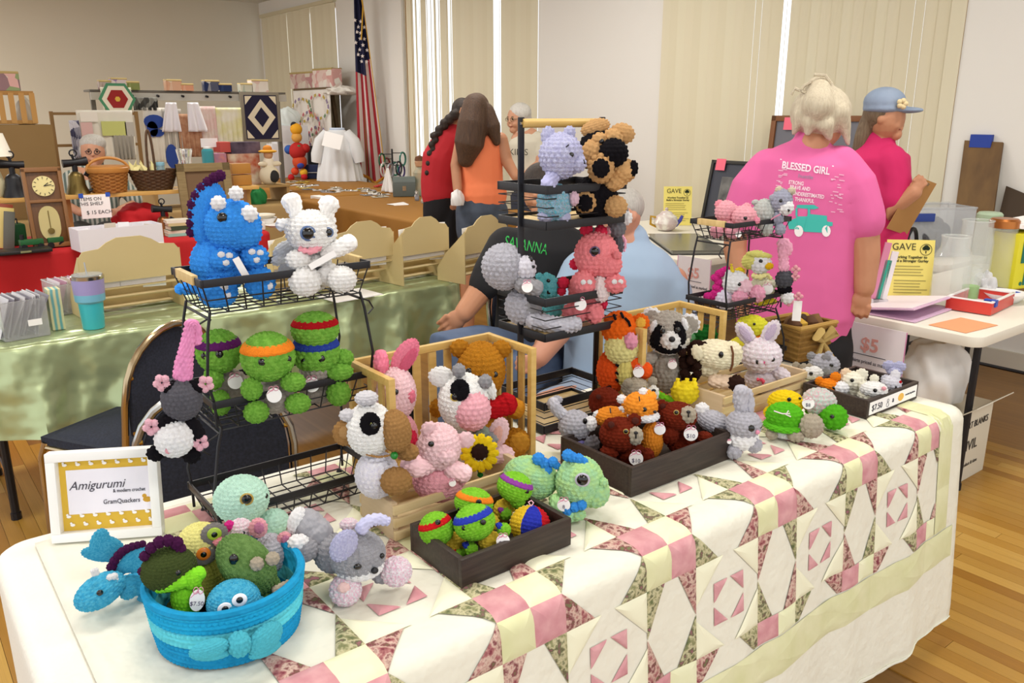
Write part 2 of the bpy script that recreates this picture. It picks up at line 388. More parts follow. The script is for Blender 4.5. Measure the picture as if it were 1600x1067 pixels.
def pmesh(poly, mb):
    c = (sum(p[0] for p in poly)/len(poly), sum(p[1] for p in poly)/len(poly)); n = 5
    for i in range(len(poly)):
        a, b = poly[i], poly[(i+1) % len(poly)]; idx = {}; vs = []; fs = []
        for r_ in range(n+1):
            for s_ in range(r_+1):
                w = 1-r_/n; t = 0 if r_ == 0 else s_/r_
                e = (a[0]+(b[0]-a[0])*t, a[1]+(b[1]-a[1])*t); p = (c[0]*w+e[0]*(1-w), c[1]*w+e[1]*(1-w))
                idx[(r_, s_)] = len(vs); vs.append(S(p[0], p[1], .0022+.0045*(1-(1-w)**4)))
        for r_ in range(n):
            for s_ in range(r_+1):
                fs.append((idx[(r_, s_)], idx[(r_+1, s_)], idx[(r_+1, s_+1)]))
                if s_ < r_: fs.append((idx[(r_, s_)], idx[(r_+1, s_+1)], idx[(r_, s_+1)]))
        mb.add(vs, fs)
    return mb
patches.sort(key=lambda p: -sum(v for u, v in p[0])/len(p[0]) if True else 0)
rest = {}
for i, (pl, m) in enumerate(patches):
    if i < 292: pmesh(pl, MB()).build('patch', m, q)
    else: pmesh(pl, rest.setdefault(m, MB()))
for m, mb in rest.items(): tag(mb.build('patches', m, q), kind='stuff')
# ---------------------------------------------------------------- crochet plush toys
BALLS = {}
def ball_mesh(rows):
    if rows in BALLS: return BALLS[rows]
    if rows == 0:
        mb = MB().grid(lambda a, b: V((math.sin(PI*min(max(b, .004), .996))*math.cos(2*PI*a), math.sin(PI*min(max(b, .004), .996))*math.sin(2*PI*a), math.cos(PI*b))), 20, 13, True)
        BALLS[0] = mb.mesh('smooth_ball', ang=180); return BALLS[0]
    ks = int(rows*1.5); mcol = min(ks*4, 128); nl = rows*4; amp = PI/rows*.48
    def fn(a, b):
        b = min(max(b, .006), .994); th = PI*b; t = b*rows; i = min(rows-1, int(t)); ft = t-i
        k = max(5, round(ks*math.sin(PI*(i+.5)/rows))); fs = (a*k+.5*(i % 2)) % 1
        h = math.sin(PI*ft)**.6*(.12+.88*math.sin(PI*fs)**.6)-.5
        r = 1+amp*h; return V((r*math.sin(th)*math.cos(2*PI*a), r*math.sin(th)*math.sin(2*PI*a), r*math.cos(th)))
    BALLS[rows] = MB().grid(fn, mcol, nl, True).mesh('crochet_ball_%d' % rows, ang=180); return BALLS[rows]
def band_mesh():
    if 'band' not in BALLS:
        def fn(a, b):
            c = [(0, .20), (0, .25), (1, .30), (1, .38), (1, .46), (1, .54), (1, .60), (0, .64)][min(7, int(b*7.01))]
            z = c[1]; r = math.sqrt(1-z*z)+(.045 if c[0] else -.03)+.02*abs(math.sin(a*PI*26))*c[0]; return V((r*math.cos(2*PI*a), r*math.sin(2*PI*a), z))
        BALLS['band'] = MB().grid(fn, 78, 8, True).mesh('crochet_band', ang=180)
    return BALLS['band']
AV = (5, 6, 8, 10, 12, 15, 18, 22)
def crochet_tube(pts, rs, st):
    """stitched tube through pts with rounded ends (local metres)"""
    n = len(pts); S_ = []
    for i in range(n-1):
        p0, p1, p2, p3 = pts[max(i-1, 0)], pts[i], pts[i+1], pts[min(i+2, n-1)]
        L = (p2-p1).length; k = max(2, int(L/(st/3)))
        for j in range(k):
            t = j/k; t2, t3 = t*t, t*t*t
            p = .5*((2*p1)+(p2-p0)*t+(2*p0-5*p1+4*p2-p3)*t2+(3*p1-p0-3*p2+p3)*t3); S_.append((p, rs[i]+(rs[i+1]-rs[i])*t))
    S_.append((pts[-1], rs[-1]))
    d0 = (S_[1][0]-S_[0][0]).normalized(); d1 = (S_[-1][0]-S_[-2][0]).normalized()
    a = [(S_[0][0]-d0*rs[0]*math.sin(x)*.9, rs[0]*math.cos(x)) for x in (1.5, 1.15, .75, .35)]
    b = [(S_[-1][0]+d1*rs[-1]*math.sin(x)*.9, rs[-1]*math.cos(x)) for x in (.35, .75, 1.15, 1.5)]
    S_ = a+S_+b; rm = max(rs); k = max(4, round(2*PI*rm/st)); cols = min(k*4, 64); vs = []; prev = None; arc = 0
    for i, (p, r) in enumerate(S_):
        q0 = S_[max(i-1, 0)][0]; q1 = S_[min(i+1, len(S_)-1)][0]; d = (q1-q0)
        d = d.normalized() if d.length > 1e-9 else V((0, 0, 1))
        if i: arc += (p-q0).length
        x = d.orthogonal().normalized() if prev is None else (prev-d*prev.dot(d)).normalized()
        prev = x; y = d.cross(x); ft = (arc/st) % 1; ri = int(arc/st)
        for j in range(cols):
            a_ = j/cols; fs = (a_*k+.5*(ri % 2)) % 1
            h = math.sin(PI*ft)**.6*(.12+.88*math.sin(PI*fs)**.6)-.5
            vs.append(p+(x*math.cos(2*PI*a_)+y*math.sin(2*PI*a_))*max(r*.15, r+st*.42*h))
    fs = []; m = len(S_)
    for i in range(m-1):
        for j in range(cols): fs.append((i*cols+j, i*cols+(j+1) % cols, (i+1)*cols+(j+1) % cols, (i+1)*cols+j))
    fs += [tuple(range(cols))[::-1], tuple(range((m-1)*cols, m*cols))]
    return MB().add(vs, fs).mesh('crochet_tube', ang=180)
class PL:
    """a plush seen at its place: u, v are positions in a crop (ox, oy, scale) of the photo, laid on the upright plane
    through the toy's base that faces the camera; d is how far in front of that plane a part sits (same unit)"""
    def __init__(s, name, label, cat, base, Z, group=None, st=7.5):
        s.A = V(base); s.Z = Z; n = CAM-s.A; n.z = 0; s.n = n.normalized(); s.px = (s.A-CAM).dot(FWD)/F; s.u = s.px/Z[2]; s.st = st
        s.rz = math.atan2(s.n.x, -s.n.y)
        s.R = M.Rotation(-s.rz, 3, 'Z'); s.root = empty(name, s.A, s.rz, label, cat, group); s.mx = {}
    def loc(s, u, v, d=0):
        r = ray(s.Z[0]+u/s.Z[2], s.Z[1]+v/s.Z[2]); c = s.A+s.n*(d*s.u)
        return s.R @ (CAM+r*((c-CAM).dot(s.n)/r.dot(s.n))-s.A)
    def surf(s, h, u, v):
        x0, y0, d0, rx, ry, rz = h['g']; q_ = 1-((u-x0)/rx)**2-((v-y0)/ry)**2; return d0+rz*math.sqrt(max(q_, .02))
    def B(s, nm, u, v, rx, ry=None, m=None, d=0, rz=None, on=None, roll=0, n=None, par=None, push=0, yaw=0, pitch=0):
        ry = ry or rx; rz = rz or (rx+ry)/2
        if on is not None: d = s.surf(on, u, v)+push; par = par or on['o']
        if n is None:
            k = PI*max(rx, ry)/s.Z[2]/s.st; n = min(AV, key=lambda q_: abs(q_-k))
        mx = M.Translation(s.loc(u, v, d)) @ M.Rotation(rad(yaw), 4, 'Z') @ M.Rotation(rad(roll), 4, 'Y') @ M.Rotation(rad(pitch), 4, 'X') @ M.Diagonal((rx*s.u, rz*s.u, ry*s.u, 1))
        P_ = par if par is not None else s.root
        o = link(nm, ball_mesh(n), m, P_, mx, s.mx.get(P_)); s.mx[o] = mx
        return {'o': o, 'g': (u, v, d, rx, ry, rz)}
    def band(s, h, m, roll=0, pitch=0):
        u, v, d, rx, ry, rz = h['g']; mx = M.Translation(s.loc(u, v, d)) @ M.Rotation(rad(roll), 4, 'Y') @ M.Rotation(rad(pitch), 4, 'X') @ M.Diagonal((rx*s.u, rz*s.u, ry*s.u, 1))
        return link('headband', band_mesh(), m, h['o'], mx, s.mx[h['o']])
    def T(s, nm, pts, m, par=None, st=None):
        q_ = [s.loc(p[0], p[1], p[2]) for p in pts]
        me = crochet_tube(q_, [p[3]*s.u for p in pts], (st or s.st)*s.px); o = link(nm, me, m, par or s.root, None, s.mx.get(par)); s.mx[o] = M()
        return {'o': o}
    def line(s, nm, pts, r, m, par=None, on=None):
        if s.Z[2] > 1.5: r = max(r, 1.05*s.Z[2])
        q_ = [s.loc(p[0], p[1], (s.surf(on, p[0], p[1])+r+4 if on else p[2])) for p in pts]
        par = par or (on['o'] if on else None)
        return MB().tube(q_, r*s.u, 5).build(nm, m, par or s.root, pm=s.mx.get(par))
    def E(s, u, v, r, on, ring=None, ry=None):
        if ring: s.B('eye_ring', u, v, r*1.35, (ry or r)*1.35, mat(ring, .2), on=on, rz=r*.35, n=0, push=-r*.15)
        return s.B('eye', u, v, r, ry or r, EYE, on=on, rz=r*.6, n=0, push=r*(.12 if ring else 0))
    def tag(s, u, v, r, d, t=None, ry=None, roll=0):
        ry = ry or r; k = s.u; c = s.loc(u, v, d)
        mx = M.Translation(c) @ M.Rotation(rad(-12), 4, 'X') @ M.Rotation(rad(roll), 4, 'Y')
        mb = MB().add([], []); nn = 20; ri = [V((r*k*math.cos(2*PI*i/nn), y, ry*k*math.sin(2*PI*i/nn))) for y in (-.0006, .0006) for i in range(nn)]
        mb.add(ri, [tuple(range(nn)), tuple(range(2*nn-1, nn-1, -1))]+[(i, (i+1) % nn, (i+1) % nn+nn, i+nn) for i in range(nn)])
        o = link('price_tag', mb.mesh('price_tag'), PAPER, s.root, mx); s.mx[o] = mx; o['label'] = 'white paper price tag on a pink string'
        if t: text(t, r*k*.8, mat('#58506a', .8), o, mx @ M.Translation((0, -.0012, -ry*k*.3)) @ M.Rotation(PI/2, 4, 'X'), pm=mx, depth=.0003)
        st = mat('#d98aa4', .8); L = []
        for sg in (-1, 1):
            L.append([mx @ V((sg*r*k*(.32-.32*math.cos(a)), -.003, ry*k*(.95+.32*math.sin(a)))) for a in [j*2*PI/9 for j in range(10)]])
        MB().tube(L[0], .0006, 4).tube(L[1], .0006, 4).tube([mx @ V((0, -.003, ry*k*.95)), mx @ V((-r*k*.9, -.003, ry*k*.3))], .0006, 4).build('string', st, o, pm=mx)
ZA = (260, 260, 2.541); ZT = (750, 170, 2.885); ZK = (1060, 270, 4.6375); ZG = (930, 460, 4.103); ZH = (1080, 480, 4.21)
ZR = (220, 470, 3.047); ZC = (510, 510, 3.68); ZX = (830, 580, 4.85); ZD = (620, 690, 4.447); ZS = (60, 700, 2.964); ZQ = (320, 720, 4.447)
def bz(Z, u, v, z): return az(Z[0]+u/Z[2], Z[1]+v/Z[2], z)
def by(Z, u, v, Y, z=None):
    p = ay(Z[0]+u/Z[2], Z[1]+v/Z[2], Y)
    if z: p.z = z
    return p
yW = yarn('#eeedf0'); yWP = yarn('#f1eef2', '#e9b9cf', 9); yBLU = yarn('#3a8fe8'); yPUR = yarn('#43173f'); yGRN = yarn('#6ba53a', '#83bb4a', 4); yORG = yarn('#ef8426')
yGRY = yarn('#8f8e92'); yLGY = yarn('#adacb4', '#bdbcc6', 6); yPNK = yarn('#e9a3ae'); yLPK = yarn('#f1c4c9'); yBLK = yarn('#121014'); yBRN = yarn('#9a7446'); yCRM = yarn('#ecdfc0')
yRBR = yarn('#66210f'); yTAU = yarn('#a89e8c'); yYEL = yarn('#f0c81e'); yMNT = yarn('#bfe6d2'); yLIM = yarn('#b4dd92', '#a3d6a4', 3); yHNY = yarn('#a9701d'); yRED = yarn('#a3121a'); yLGN = yarn('#7ccb2b')
yTEAL = yarn('#3aa3cf', '#58bbdc', 7); yOLV = yarn('#3b4723'); yDGN = yarn('#14581f'); ySAG = yarn('#5d7f43', '#6f9152', 5); yLIL = yarn('#b3b3d8', '#c6c7e4', 6); yMAG = yarn('#cf2f86'); yDBR = yarn('#2d1a14'); yCOR = yarn('#f2868c'); yCRS = yarn('#d9304e')
R1T, R1M = 1.222, .975
# --- first wire rack, top tray
p = PL('plush_triceratops', 'big bright blue plush triceratops with white horns in the upper wire tray', 'toy', bz(ZA, 285, 522, R1T), ZA)
b = p.B('body', 215, 385, 112, 112, yBLU, d=-30)
h = p.B('head', 265, 235, 105, 100, yBLU, d=20); p.B('snout', 312, 265, 62, 58, yBLU, d=62)
fr = p.B('frill', 168, 190, 72, 128, yBLU, d=-10, rz=34, roll=8)
for u, v, r in ((97, 262, 17), (101, 225, 20), (104, 190, 20), (107, 152, 22), (122, 118, 22), (142, 88, 21), (166, 64, 20), (190, 46, 20), (214, 36, 20)): p.B('edge_bead', u, v, r, r, yPUR, d=-8, par=fr['o'])
for u, v, r in ((207, 147, 27), (277, 107, 26), (330, 188, 30)): p.B('horn', u, v, r, r, yW, d=95 if u > 300 else 75)
p.E(222, 203, 19, h)
for u, v, rx, ry, d in ((228, 368, 50, 42, 75), (350, 357, 52, 46, 60)):
    a = p.B('arm', u, v, rx, ry, yBLU, d=d)
    for du, dv in ((-10, -18), (22, -14), (8, 14)): p.B('toe_spot', u+du, v+dv, 13, 11, yW, on=a, rz=7, n=5)
for u, v, rx, ry, d in ((205, 500, 72, 58, 90), (372, 462, 58, 64, 70)):
    a = p.B('leg', u, v, rx, ry, yBLU, d=d)
    for du, dv in ((25, -22), (36, 12)): p.B('toe_spot', u+du, v+dv, 14, 14, yW, on=a, rz=7, n=5)
p.T('tail', [(150, 470, -40, 32), (95, 482, -50, 26), (52, 487, -55, 20)], yBLU)
mx = M.Translation(p.loc(297, 402, 130)) @ M.Rotation(rad(-24), 4, 'Y'); MB().box((0, 0, 0), (26*p.u, .0012, 84*p.u)).build('price_tag', PAPER, p.root, mx=mx)
p = PL('plush_dragon', 'white plush dragon with round knobbed ears and wings in the upper wire tray', 'toy', bz(ZA, 620, 505, R1T), ZA)
yWW = yarn('#efede8')
p.B('body', 580, 410, 80, 85, yWW, d=-20); h = p.B('head', 575, 258, 97, 82, yWW, d=20)
for a in ([(525, 215, 15, 24), (512, 180, 10, 27), (497, 140, 5, 38)], [(630, 215, 15, 24), (638, 185, 10, 27), (645, 152, 5, 40)]): p.T('ear', a, yWW)
p.T('ear_tuft', [(500, 225, -10, 16), (455, 232, -20, 24)], yWW); p.T('ear_tuft', [(650, 230, 0, 12), (660, 212, -10, 14)], yWW)
p.E(562, 266, 22, h, ring='#5a6f96'); p.E(643, 262, 15, h, ring='#5a6f96')
p.B('arm', 522, 370, 46, 37, yWW, d=75); p.T('arm', [(635, 345, 40, 26), (690, 322, 60, 32), (728, 302, 70, 32)], yWW)
p.B('leg', 550, 457, 60, 56, yWW, d=95); p.B('leg', 697, 448, 55, 50, yWW, d=95); p.B('leg_joint', 640, 430, 60, 45, yWW, d=40)
for u, v, r in ((470, 330, 50), (455, 365, 40), (490, 395, 48)): p.B('wing_lobe', u, v, r, r*.6, yWW, d=-50, rz=16, roll=-30)
p.T('neck_bow', [(530, 330, 85, 9), (575, 336, 100, 12), (610, 322, 85, 9)], yarn('#e49aa6'))
mx = M.Translation(p.loc(620, 372, 130)) @ M.Rotation(rad(62), 4, 'Y'); MB().box((0, 0, 0), (24*p.u, .0012, 110*p.u)).build('price_tag', PAPER, p.root, mx=mx)
# --- middle tray: four green turtles, each with a coloured headband
yBEL = yarn('#9b928a')
def tray_turtle(label, base, hd, band, body, arms, legs, eyes, tagp=None, dd=0):
    p = PL('plush_turtle', label, 'toy', base, ZR, 'green plush turtles in the middle wire tray')
    p.B('body', *body, yBEL, d=-20+dd); h = p.B('head', *hd, yGRN, d=25+dd)
    p.band(h, band)
    for a in arms: p.B('arm', *a[:4], yGRN, d=a[4]+dd)
    for a in legs: p.B('leg', *a[:4], yGRN, d=a[4]+dd)
    for u, v in eyes: p.E(u, v, 17, h)
    if tagp: p.tag(*tagp, 34, 105+dd)
tray_turtle('green plush turtle with red headband behind the blue-banded one', bz(ZR, 850, 420, R1M+.03), (830, 135, 108, 82), yRED, (835, 300, 80, 110), [], [], [])
tray_turtle('green plush turtle with purple headband at the left end of the middle tray', bz(ZR, 400, 500, R1M), (372, 240, 102, 102), yarn('#5a1f5c'), (430, 405, 80, 78), [(345, 370, 45, 50, 70)], [(378, 485, 48, 58, 80)], [(375, 255), (305, 262)], (450, 385))
tray_turtle('green plush turtle with blue headband at the right of the middle tray', bz(ZR, 880, 468, R1M), (835, 243, 108, 105), yarn('#2a3f94'), (845, 415, 85, 75), [(945, 337, 63, 40, 60), (965, 272, 46, 40, 20)], [(942, 440, 55, 58, 70)], [(860, 275), (780, 285)], (815, 400))
tray_turtle('green plush turtle with orange headband in the middle of the tray', bz(ZR, 640, 545, R1M), (605, 265, 122, 115), yORG, (640, 450, 88, 85), [(528, 420, 48, 52, 80), (725, 387, 56, 43, 80)], [(550, 530, 56, 50, 100), (748, 488, 58, 46, 85)], [(577, 292), (700, 278)], (635, 450))
p = PL('plush_opossum', 'grey plush opossum with white face hanging by its pink tail from the left rack', 'toy', by(ZR, 195, 560, 1.565), ZR)
p.T('tail', [(262, 190, -8, 26), (262, 140, -10, 25), (240, 108, 0, 25), (228, 160, 8, 26), (218, 230, 8, 33), (205, 300, 4, 40), (200, 355, 0, 44)], yarn('#d889b4'))
b = p.B('body', 195, 465, 92, 105, yarn('#57565d'), d=0)
for a, hnd in (([(165, 405, 20, 28), (130, 415, 30, 28)], (100, 390)), ([(240, 405, 20, 28), (275, 412, 30, 28)], (308, 396)), ([(150, 565, 10, 34), (105, 580, 20, 36)], (50, 600)), ([(240, 590, 10, 38), (265, 635, 20, 40)], (283, 674))):
    l = p.T('limb', a, yBLK)
    for k in range(5): p.B('toe', hnd[0]+24*math.cos(k*1.257+.4), hnd[1]+24*math.sin(k*1.257+.4), 17, 17, yarn('#eeb6c4'), d=38, par=l['o'], n=5)
h = p.B('head', 160, 655, 88, 88, yW, d=30); p.E(205, 712, 12, h)
p.B('nose', 133, 710, 20, 18, yPNK, on=h, rz=14)
for u, v in ((72, 725), (243, 737)): p.B('ear', u, v, 40, 38, yBLK, d=10, rz=24)
# --- left end of the table
p = PL('plush_turtle', 'pale mint plush turtle with one gold-rimmed eye and a smile', 'toy', bz(ZS, 980, 415, TZ), ZS)
p.B('body', 1000, 370, 95, 70, yMNT, d=-30); h = p.B('head', 940, 236, 121, 108, yMNT, d=10); p.B('flipper', 1092, 340, 66, 58, yMNT, d=-10)
p.E(965, 237, 22, h, ring='#b99a4a'); p.E(1050, 222, 14, h); p.line('smile', [(1013, 262), (1022, 275), (1034, 274), (1041, 260)], 3, BLACK, on=h)
p = PL('plush_puppy', 'grey plush puppy with white paws lying on the quilt', 'toy', bz(ZQ, 950, 960, TZ), ZQ)
gp = yarn('#95959b'); p.T('hip', [(700, 430, -260, 110), (800, 520, -200, 105)], gp); p.B('rear_foot', 640, 420, 60, 105, yW, d=-240, rz=70, roll=20)
p.B('body', 890, 640, 130, 135, gp, d=-130); p.B('hind_leg', 690, 610, 105, 85, gp, d=-110); p.B('hind_paw', 650, 565, 70, 52, yW, d=-90); p.B('far_paw', 1000, 440, 62, 42, yWP, d=-220)
h = p.B('head', 1060, 650, 190, 165, gp, d=-20); p.B('jaw', 1075, 730, 165, 92, yW, d=10)
p.B('ear', 965, 590, 85, 120, yLIL, d=110, rz=40, roll=28); p.T('ear', [(1090, 470, 20, 45), (1130, 425, 10, 42), (1200, 405, 0, 40), (1262, 418, 5, 32)], yLIL)
p.B('eye', 1062, 735, 27, 21, EYE, d=165, n=0, rz=14); p.B('eye', 1232, 660, 17, 20, EYE, d=85, n=0, rz=14); p.B('nose', 1180, 762, 26, 22, BLACK, d=140, n=0)
a = p.B('paw', 978, 895, 108, 108, yWP, d=60); p.B('pad', 965, 880, 40, 36, yarn('#f0c6c4'), on=a, rz=14)
a = p.B('paw', 1330, 768, 108, 102, yWP, d=-10); p.B('arm', 1230, 790, 70, 60, gp, d=-50)
# --- teal basket and its toys
BC = V((.377, 1.262, TZ)); bk = empty('crochet_basket', BC, label='blue and teal crochet basket with a bow, full of small toys', cat='basket')
def bwall(z0, z1, r0, r1, th=.009, st=.0085):
    rows = max(2, round((z1-z0)/st)); k = 88
    def fn(a, b):
        t = b*rows; i = min(rows-1, int(t)); ft = t-i; fs = (a*k+.5*(i % 2)) % 1
        r = r0+(r1-r0)*b+st*.5*(math.sin(PI*ft)**.7*(.4+.6*math.sin(PI*fs)**.6)); return V((r*math.cos(2*PI*a), r*math.sin(2*PI*a), z0+(z1-z0)*b))
    mb = MB().grid(fn, k*3, rows*4, True)
    n0 = len(mb.v); mb.grid(lambda a, b: V(((r0+(r1-r0)*b-th)*math.cos(2*PI*a), (r0+(r1-r0)*b-th)*math.sin(2*PI*a), z0+(z1-z0)*b)), 60, 3, True)
    return mb
bwall(0, .04, .112, .119).lathe([(.001, .003), (.11, .003)], 60).build('lower_band', yarn('#1d86b4'), bk); bwall(.04, .068, .119, .122).build('middle_band', yarn('#58bccb'), bk); bwall(.068, .1, .122, .126).build('upper_band', yarn('#1f95c0'), bk)
MB().tube([V((.123*math.cos(2*PI*i/60), .123*math.sin(2*PI*i/60), .101)) for i in range(60)], .0075, 8, True).build('rim', yarn('#1d86b4'), bk)
p = PL('bow_frame', 'x', 'x', BC, ZS); bo = p.root; bowp = []
bm_ = yarn('#4fb3c6')
for (nm, u, v, rx, ry, rz_, d, ro, yw) in (('bow_loop', 790, 930, 78, 38, 36, 404, -10, -8), ('bow_loop', 1052, 882, 84, 62, 36, 362, -12, 32), ('bow_tail', 800, 958, 72, 22, 22, 402, 2, -8), ('bow_tail', 1050, 935, 80, 28, 22, 362, 10, 32), ('bow_knot', 930, 908, 46, 52, 50, 404, 0, 12)): p.B(nm, u, v, rx, ry, bm_, d=d, rz=rz_, roll=ro, yaw=yw)
for o in list(bo.children): o.parent = bk; o.matrix_basis = M.Rotation(p.rz, 4, 'Z') @ o.matrix_basis
bpy.data.objects.remove(bo)
def inb(nm, label, u, v, off, st=6):
    c = BC+off; c.z = TZ+.008; return PL(nm, label, 'toy', c, ZS, 'small toys in the teal basket', st)
toC = (CAM-BC); toC.z = 0; toC.normalize(); sd = V((-toC.y, toC.x, 0))
p = inb('plush_crocodile', 'dark olive plush dinosaur with purple spikes in the teal basket', 600, 700, sd*-.055+toC*.01)
h = p.B('head', 605, 560, 118, 98, yOLV, d=0); p.T('jaw', [(560, 648, 60, 22), (650, 625, 90, 28), (745, 580, 80, 32)], yLGN)
for u, v, r in ((482, 570, 20), (492, 500, 22), (522, 462, 24), (560, 436, 26), (600, 428, 26), (640, 440, 28), (655, 468, 26)): p.B('spike', u, v, r, r, yPUR, d=0, par=h['o'])
p.E(648, 578, 13, h); p.E(712, 540, 11, h); b = p.B('body', 690, 690, 70, 90, yLGN, d=40); p.B('arm', 715, 610, 38, 42, yLGN, d=90); p.B('foot', 660, 730, 60, 40, yOLV, d=30); p.tag(735, 705, 32, 150, '$7.50', 48, 12)
p = inb('plush_owl', 'yellow and grey plush bird with big ringed eyes in the teal basket', 740, 600, toC*-.06+sd*-.02)
h = p.B('head', 750, 440, 98, 92, yarn('#dfd98a'), d=0); p.B('body', 780, 600, 85, 120, yarn('#8b8f3e'), d=0)
for u, v, c in ((815, 398, '#9ab53a'), (765, 490, '#d97a28')):
    e = p.B('eye_patch', u, v, 56, 52, yarn('#7f7a78'), d=75, rz=20); p.B('iris', u, v, 31, 31, mat(c, .2), on=e, rz=9, n=0); p.E(u, v, 19, e)
p.B('beak', 838, 432, 26, 20, yarn('#e88f98'), d=95)
p = inb('plush_alligator', 'sage green plush dinosaur lying face up in the teal basket', 980, 700, toC*-.005+sd*.045)
h = p.B('head', 965, 540, 105, 165, ySAG, d=30, roll=-32, rz=110); p.E(905, 516, 20, h, ry=27)
for u, v in ((1012, 536), (1085, 512)): p.B('nostril', u, v, 29, 29, yTAU, d=130)
p.T('arm', [(1100, 660, 90, 22), (1160, 628, 80, 18)], yTAU); p.B('body', 1050, 660, 75, 85, ySAG, d=-10)
p = inb('plush_mouse', 'grey plush mouse with pink ears at the back of the basket', 1080, 600, toC*-.08+sd*.065)
h = p.B('head', 1075, 485, 78, 88, yLGY, d=0)
for u, v, r in ((1018, 370, 47), (1140, 426, 40)): a = p.B('ear', u, v, r*.85, r, yPNK, d=20, rz=20); p.B('inner_ear', u+4, v, r*.45, r*.55, yarn('#c97fa0'), on=a, rz=8)
p = inb('plush_unicorn', 'tiny white plush ball with a purple tuft at the basket rim', 930, 440, toC*-.1+sd*.02)
h = p.B('head', 935, 378, 55, 50, yWP, d=0); p.B('tuft', 885, 362, 22, 26, yMAG, d=10); p.E(950, 392, 8, h)
p = inb('plush_octopus', 'light blue plush octopus with round white goggle eyes in the basket', 900, 760, toC*.065+sd*.0)
h = p.B('head', 905, 712, 118, 98, yTEAL, d=0); p.B('arm', 1010, 735, 60, 42, yTEAL, d=-10); p.B('base', 900, 790, 105, 50, yTEAL, d=-5)
for u, v in ((932, 704), (865, 746)): e = p.B('eye_white', u, v, 33, 33, mat('#f4f2f4', .4), on=h, rz=9, n=0); p.B('pupil', u, v, 15, 15, EYE, on=e, rz=8, n=0, par=h['o'])
p = PL('plush_wyvern', 'sky blue plush winged dragon with plum spine beside the teal basket', 'toy', bz(ZS, 330, 735, TZ), ZS)
h = p.B('head', 285, 662, 112, 66, yTEAL, d=60, roll=-22); p.T('body', [(400, 640, 20, 45), (470, 625, -30, 55), (540, 600, -60, 45)], yTEAL)
for u, v, rx, ry, ro in ((285, 440, 42, 70, 15), (300, 490, 92, 38, 22), (320, 460, 80, 52, 40), (430, 520, 85, 38, -38), (465, 530, 60, 42, -30)): p.B('wing_lobe', u, v, rx, ry, yTEAL, d=-60 if u < 400 else 0, rz=15, roll=ro)
for u, v, r in ((340, 550, 22), (352, 522, 20), (370, 498, 20), (388, 480, 20), (410, 466, 19), (434, 456, 18), (458, 450, 17), (482, 444, 16)): p.B('spine_bead', u, v, r, r, yPUR, d=0)
for u, v, r in ((345, 606, 28), (262, 574, 20)):
    for k in range(4): p.B('horn', u+r*.5*math.cos(k*1.57+.5), v+r*.5*math.sin(k*1.57+.5), r*.55, r*.55, yW, d=90, n=5)
p.E(285, 670, 14, h); p.B('foot', 415, 665, 36, 34, yTEAL, d=50); p.B('foot', 500, 690, 36, 30, yTEAL, d=10)
# ---------------------------------------------------------------- wire racks
def tray(par, x0, x1, y0, y1, zb, zr, wood=False, rim=.016, vert=True, n=9):
    """wire tray: flat rim, side wires, bottom grid (frame of the rack)"""
    mb = MB(); t = .004
    for a, b in (((x0, y0), (x1, y0)), ((x1, y0), (x1, y1)), ((x1, y1), (x0, y1)), ((x0, y1), (x0, y0))):
        mb.bar((a[0], a[1], zr), (b[0], b[1], zr), t, rim)
    for x, y in ((x0, y0), (x1, y0), (x1, y1), (x0, y1)): mb.tube([(x, y, zr-rim/2), (x, y, zr+rim/2)], t*.9, 8)
    mb.build('tray_rim', BLACK, par, bevel=.0008)
    w = MB(); i = .018; r = .0017
    if vert:
        xs = [x0+(x1-x0)*k/n for k in range(n+1)]; m = max(4, round(n*(y1-y0)/(x1-x0))); ys = [y0+(y1-y0)*k/m for k in range(m+1)]
        for x in xs:
            xx = x0+i+(x-x0)*(x1-x0-2*i)/(x1-x0); w.tube([(x, y0, zr), (xx, y0+i, zb), (xx, y1-i, zb), (x, y1, zr)], r, 5)
        for y in ys:
            yy = y0+i+(y-y0)*(y1-y0-2*i)/(y1-y0); w.tube([(x0, y, zr), (x0+i, yy, zb), (x1-i, yy, zb), (x1, y, zr)], r, 5)
        for s_ in (.55,):
            k = i*s_; z = zr+(zb-zr)*s_; w.tube([(x0+k, y0+k, z), (x1-k, y0+k, z), (x1-k, y1-k, z), (x0+k, y1-k, z)], r, 5, True)
    else:
        for k in range(1, 4): z = zb+(zr-zb)*k/4; w.tube([(x0, y0, z), (x1, y0, z), (x1, y1, z), (x0, y1, z)], r, 5, True)
    w.build('tray_wires', BLACK, par)
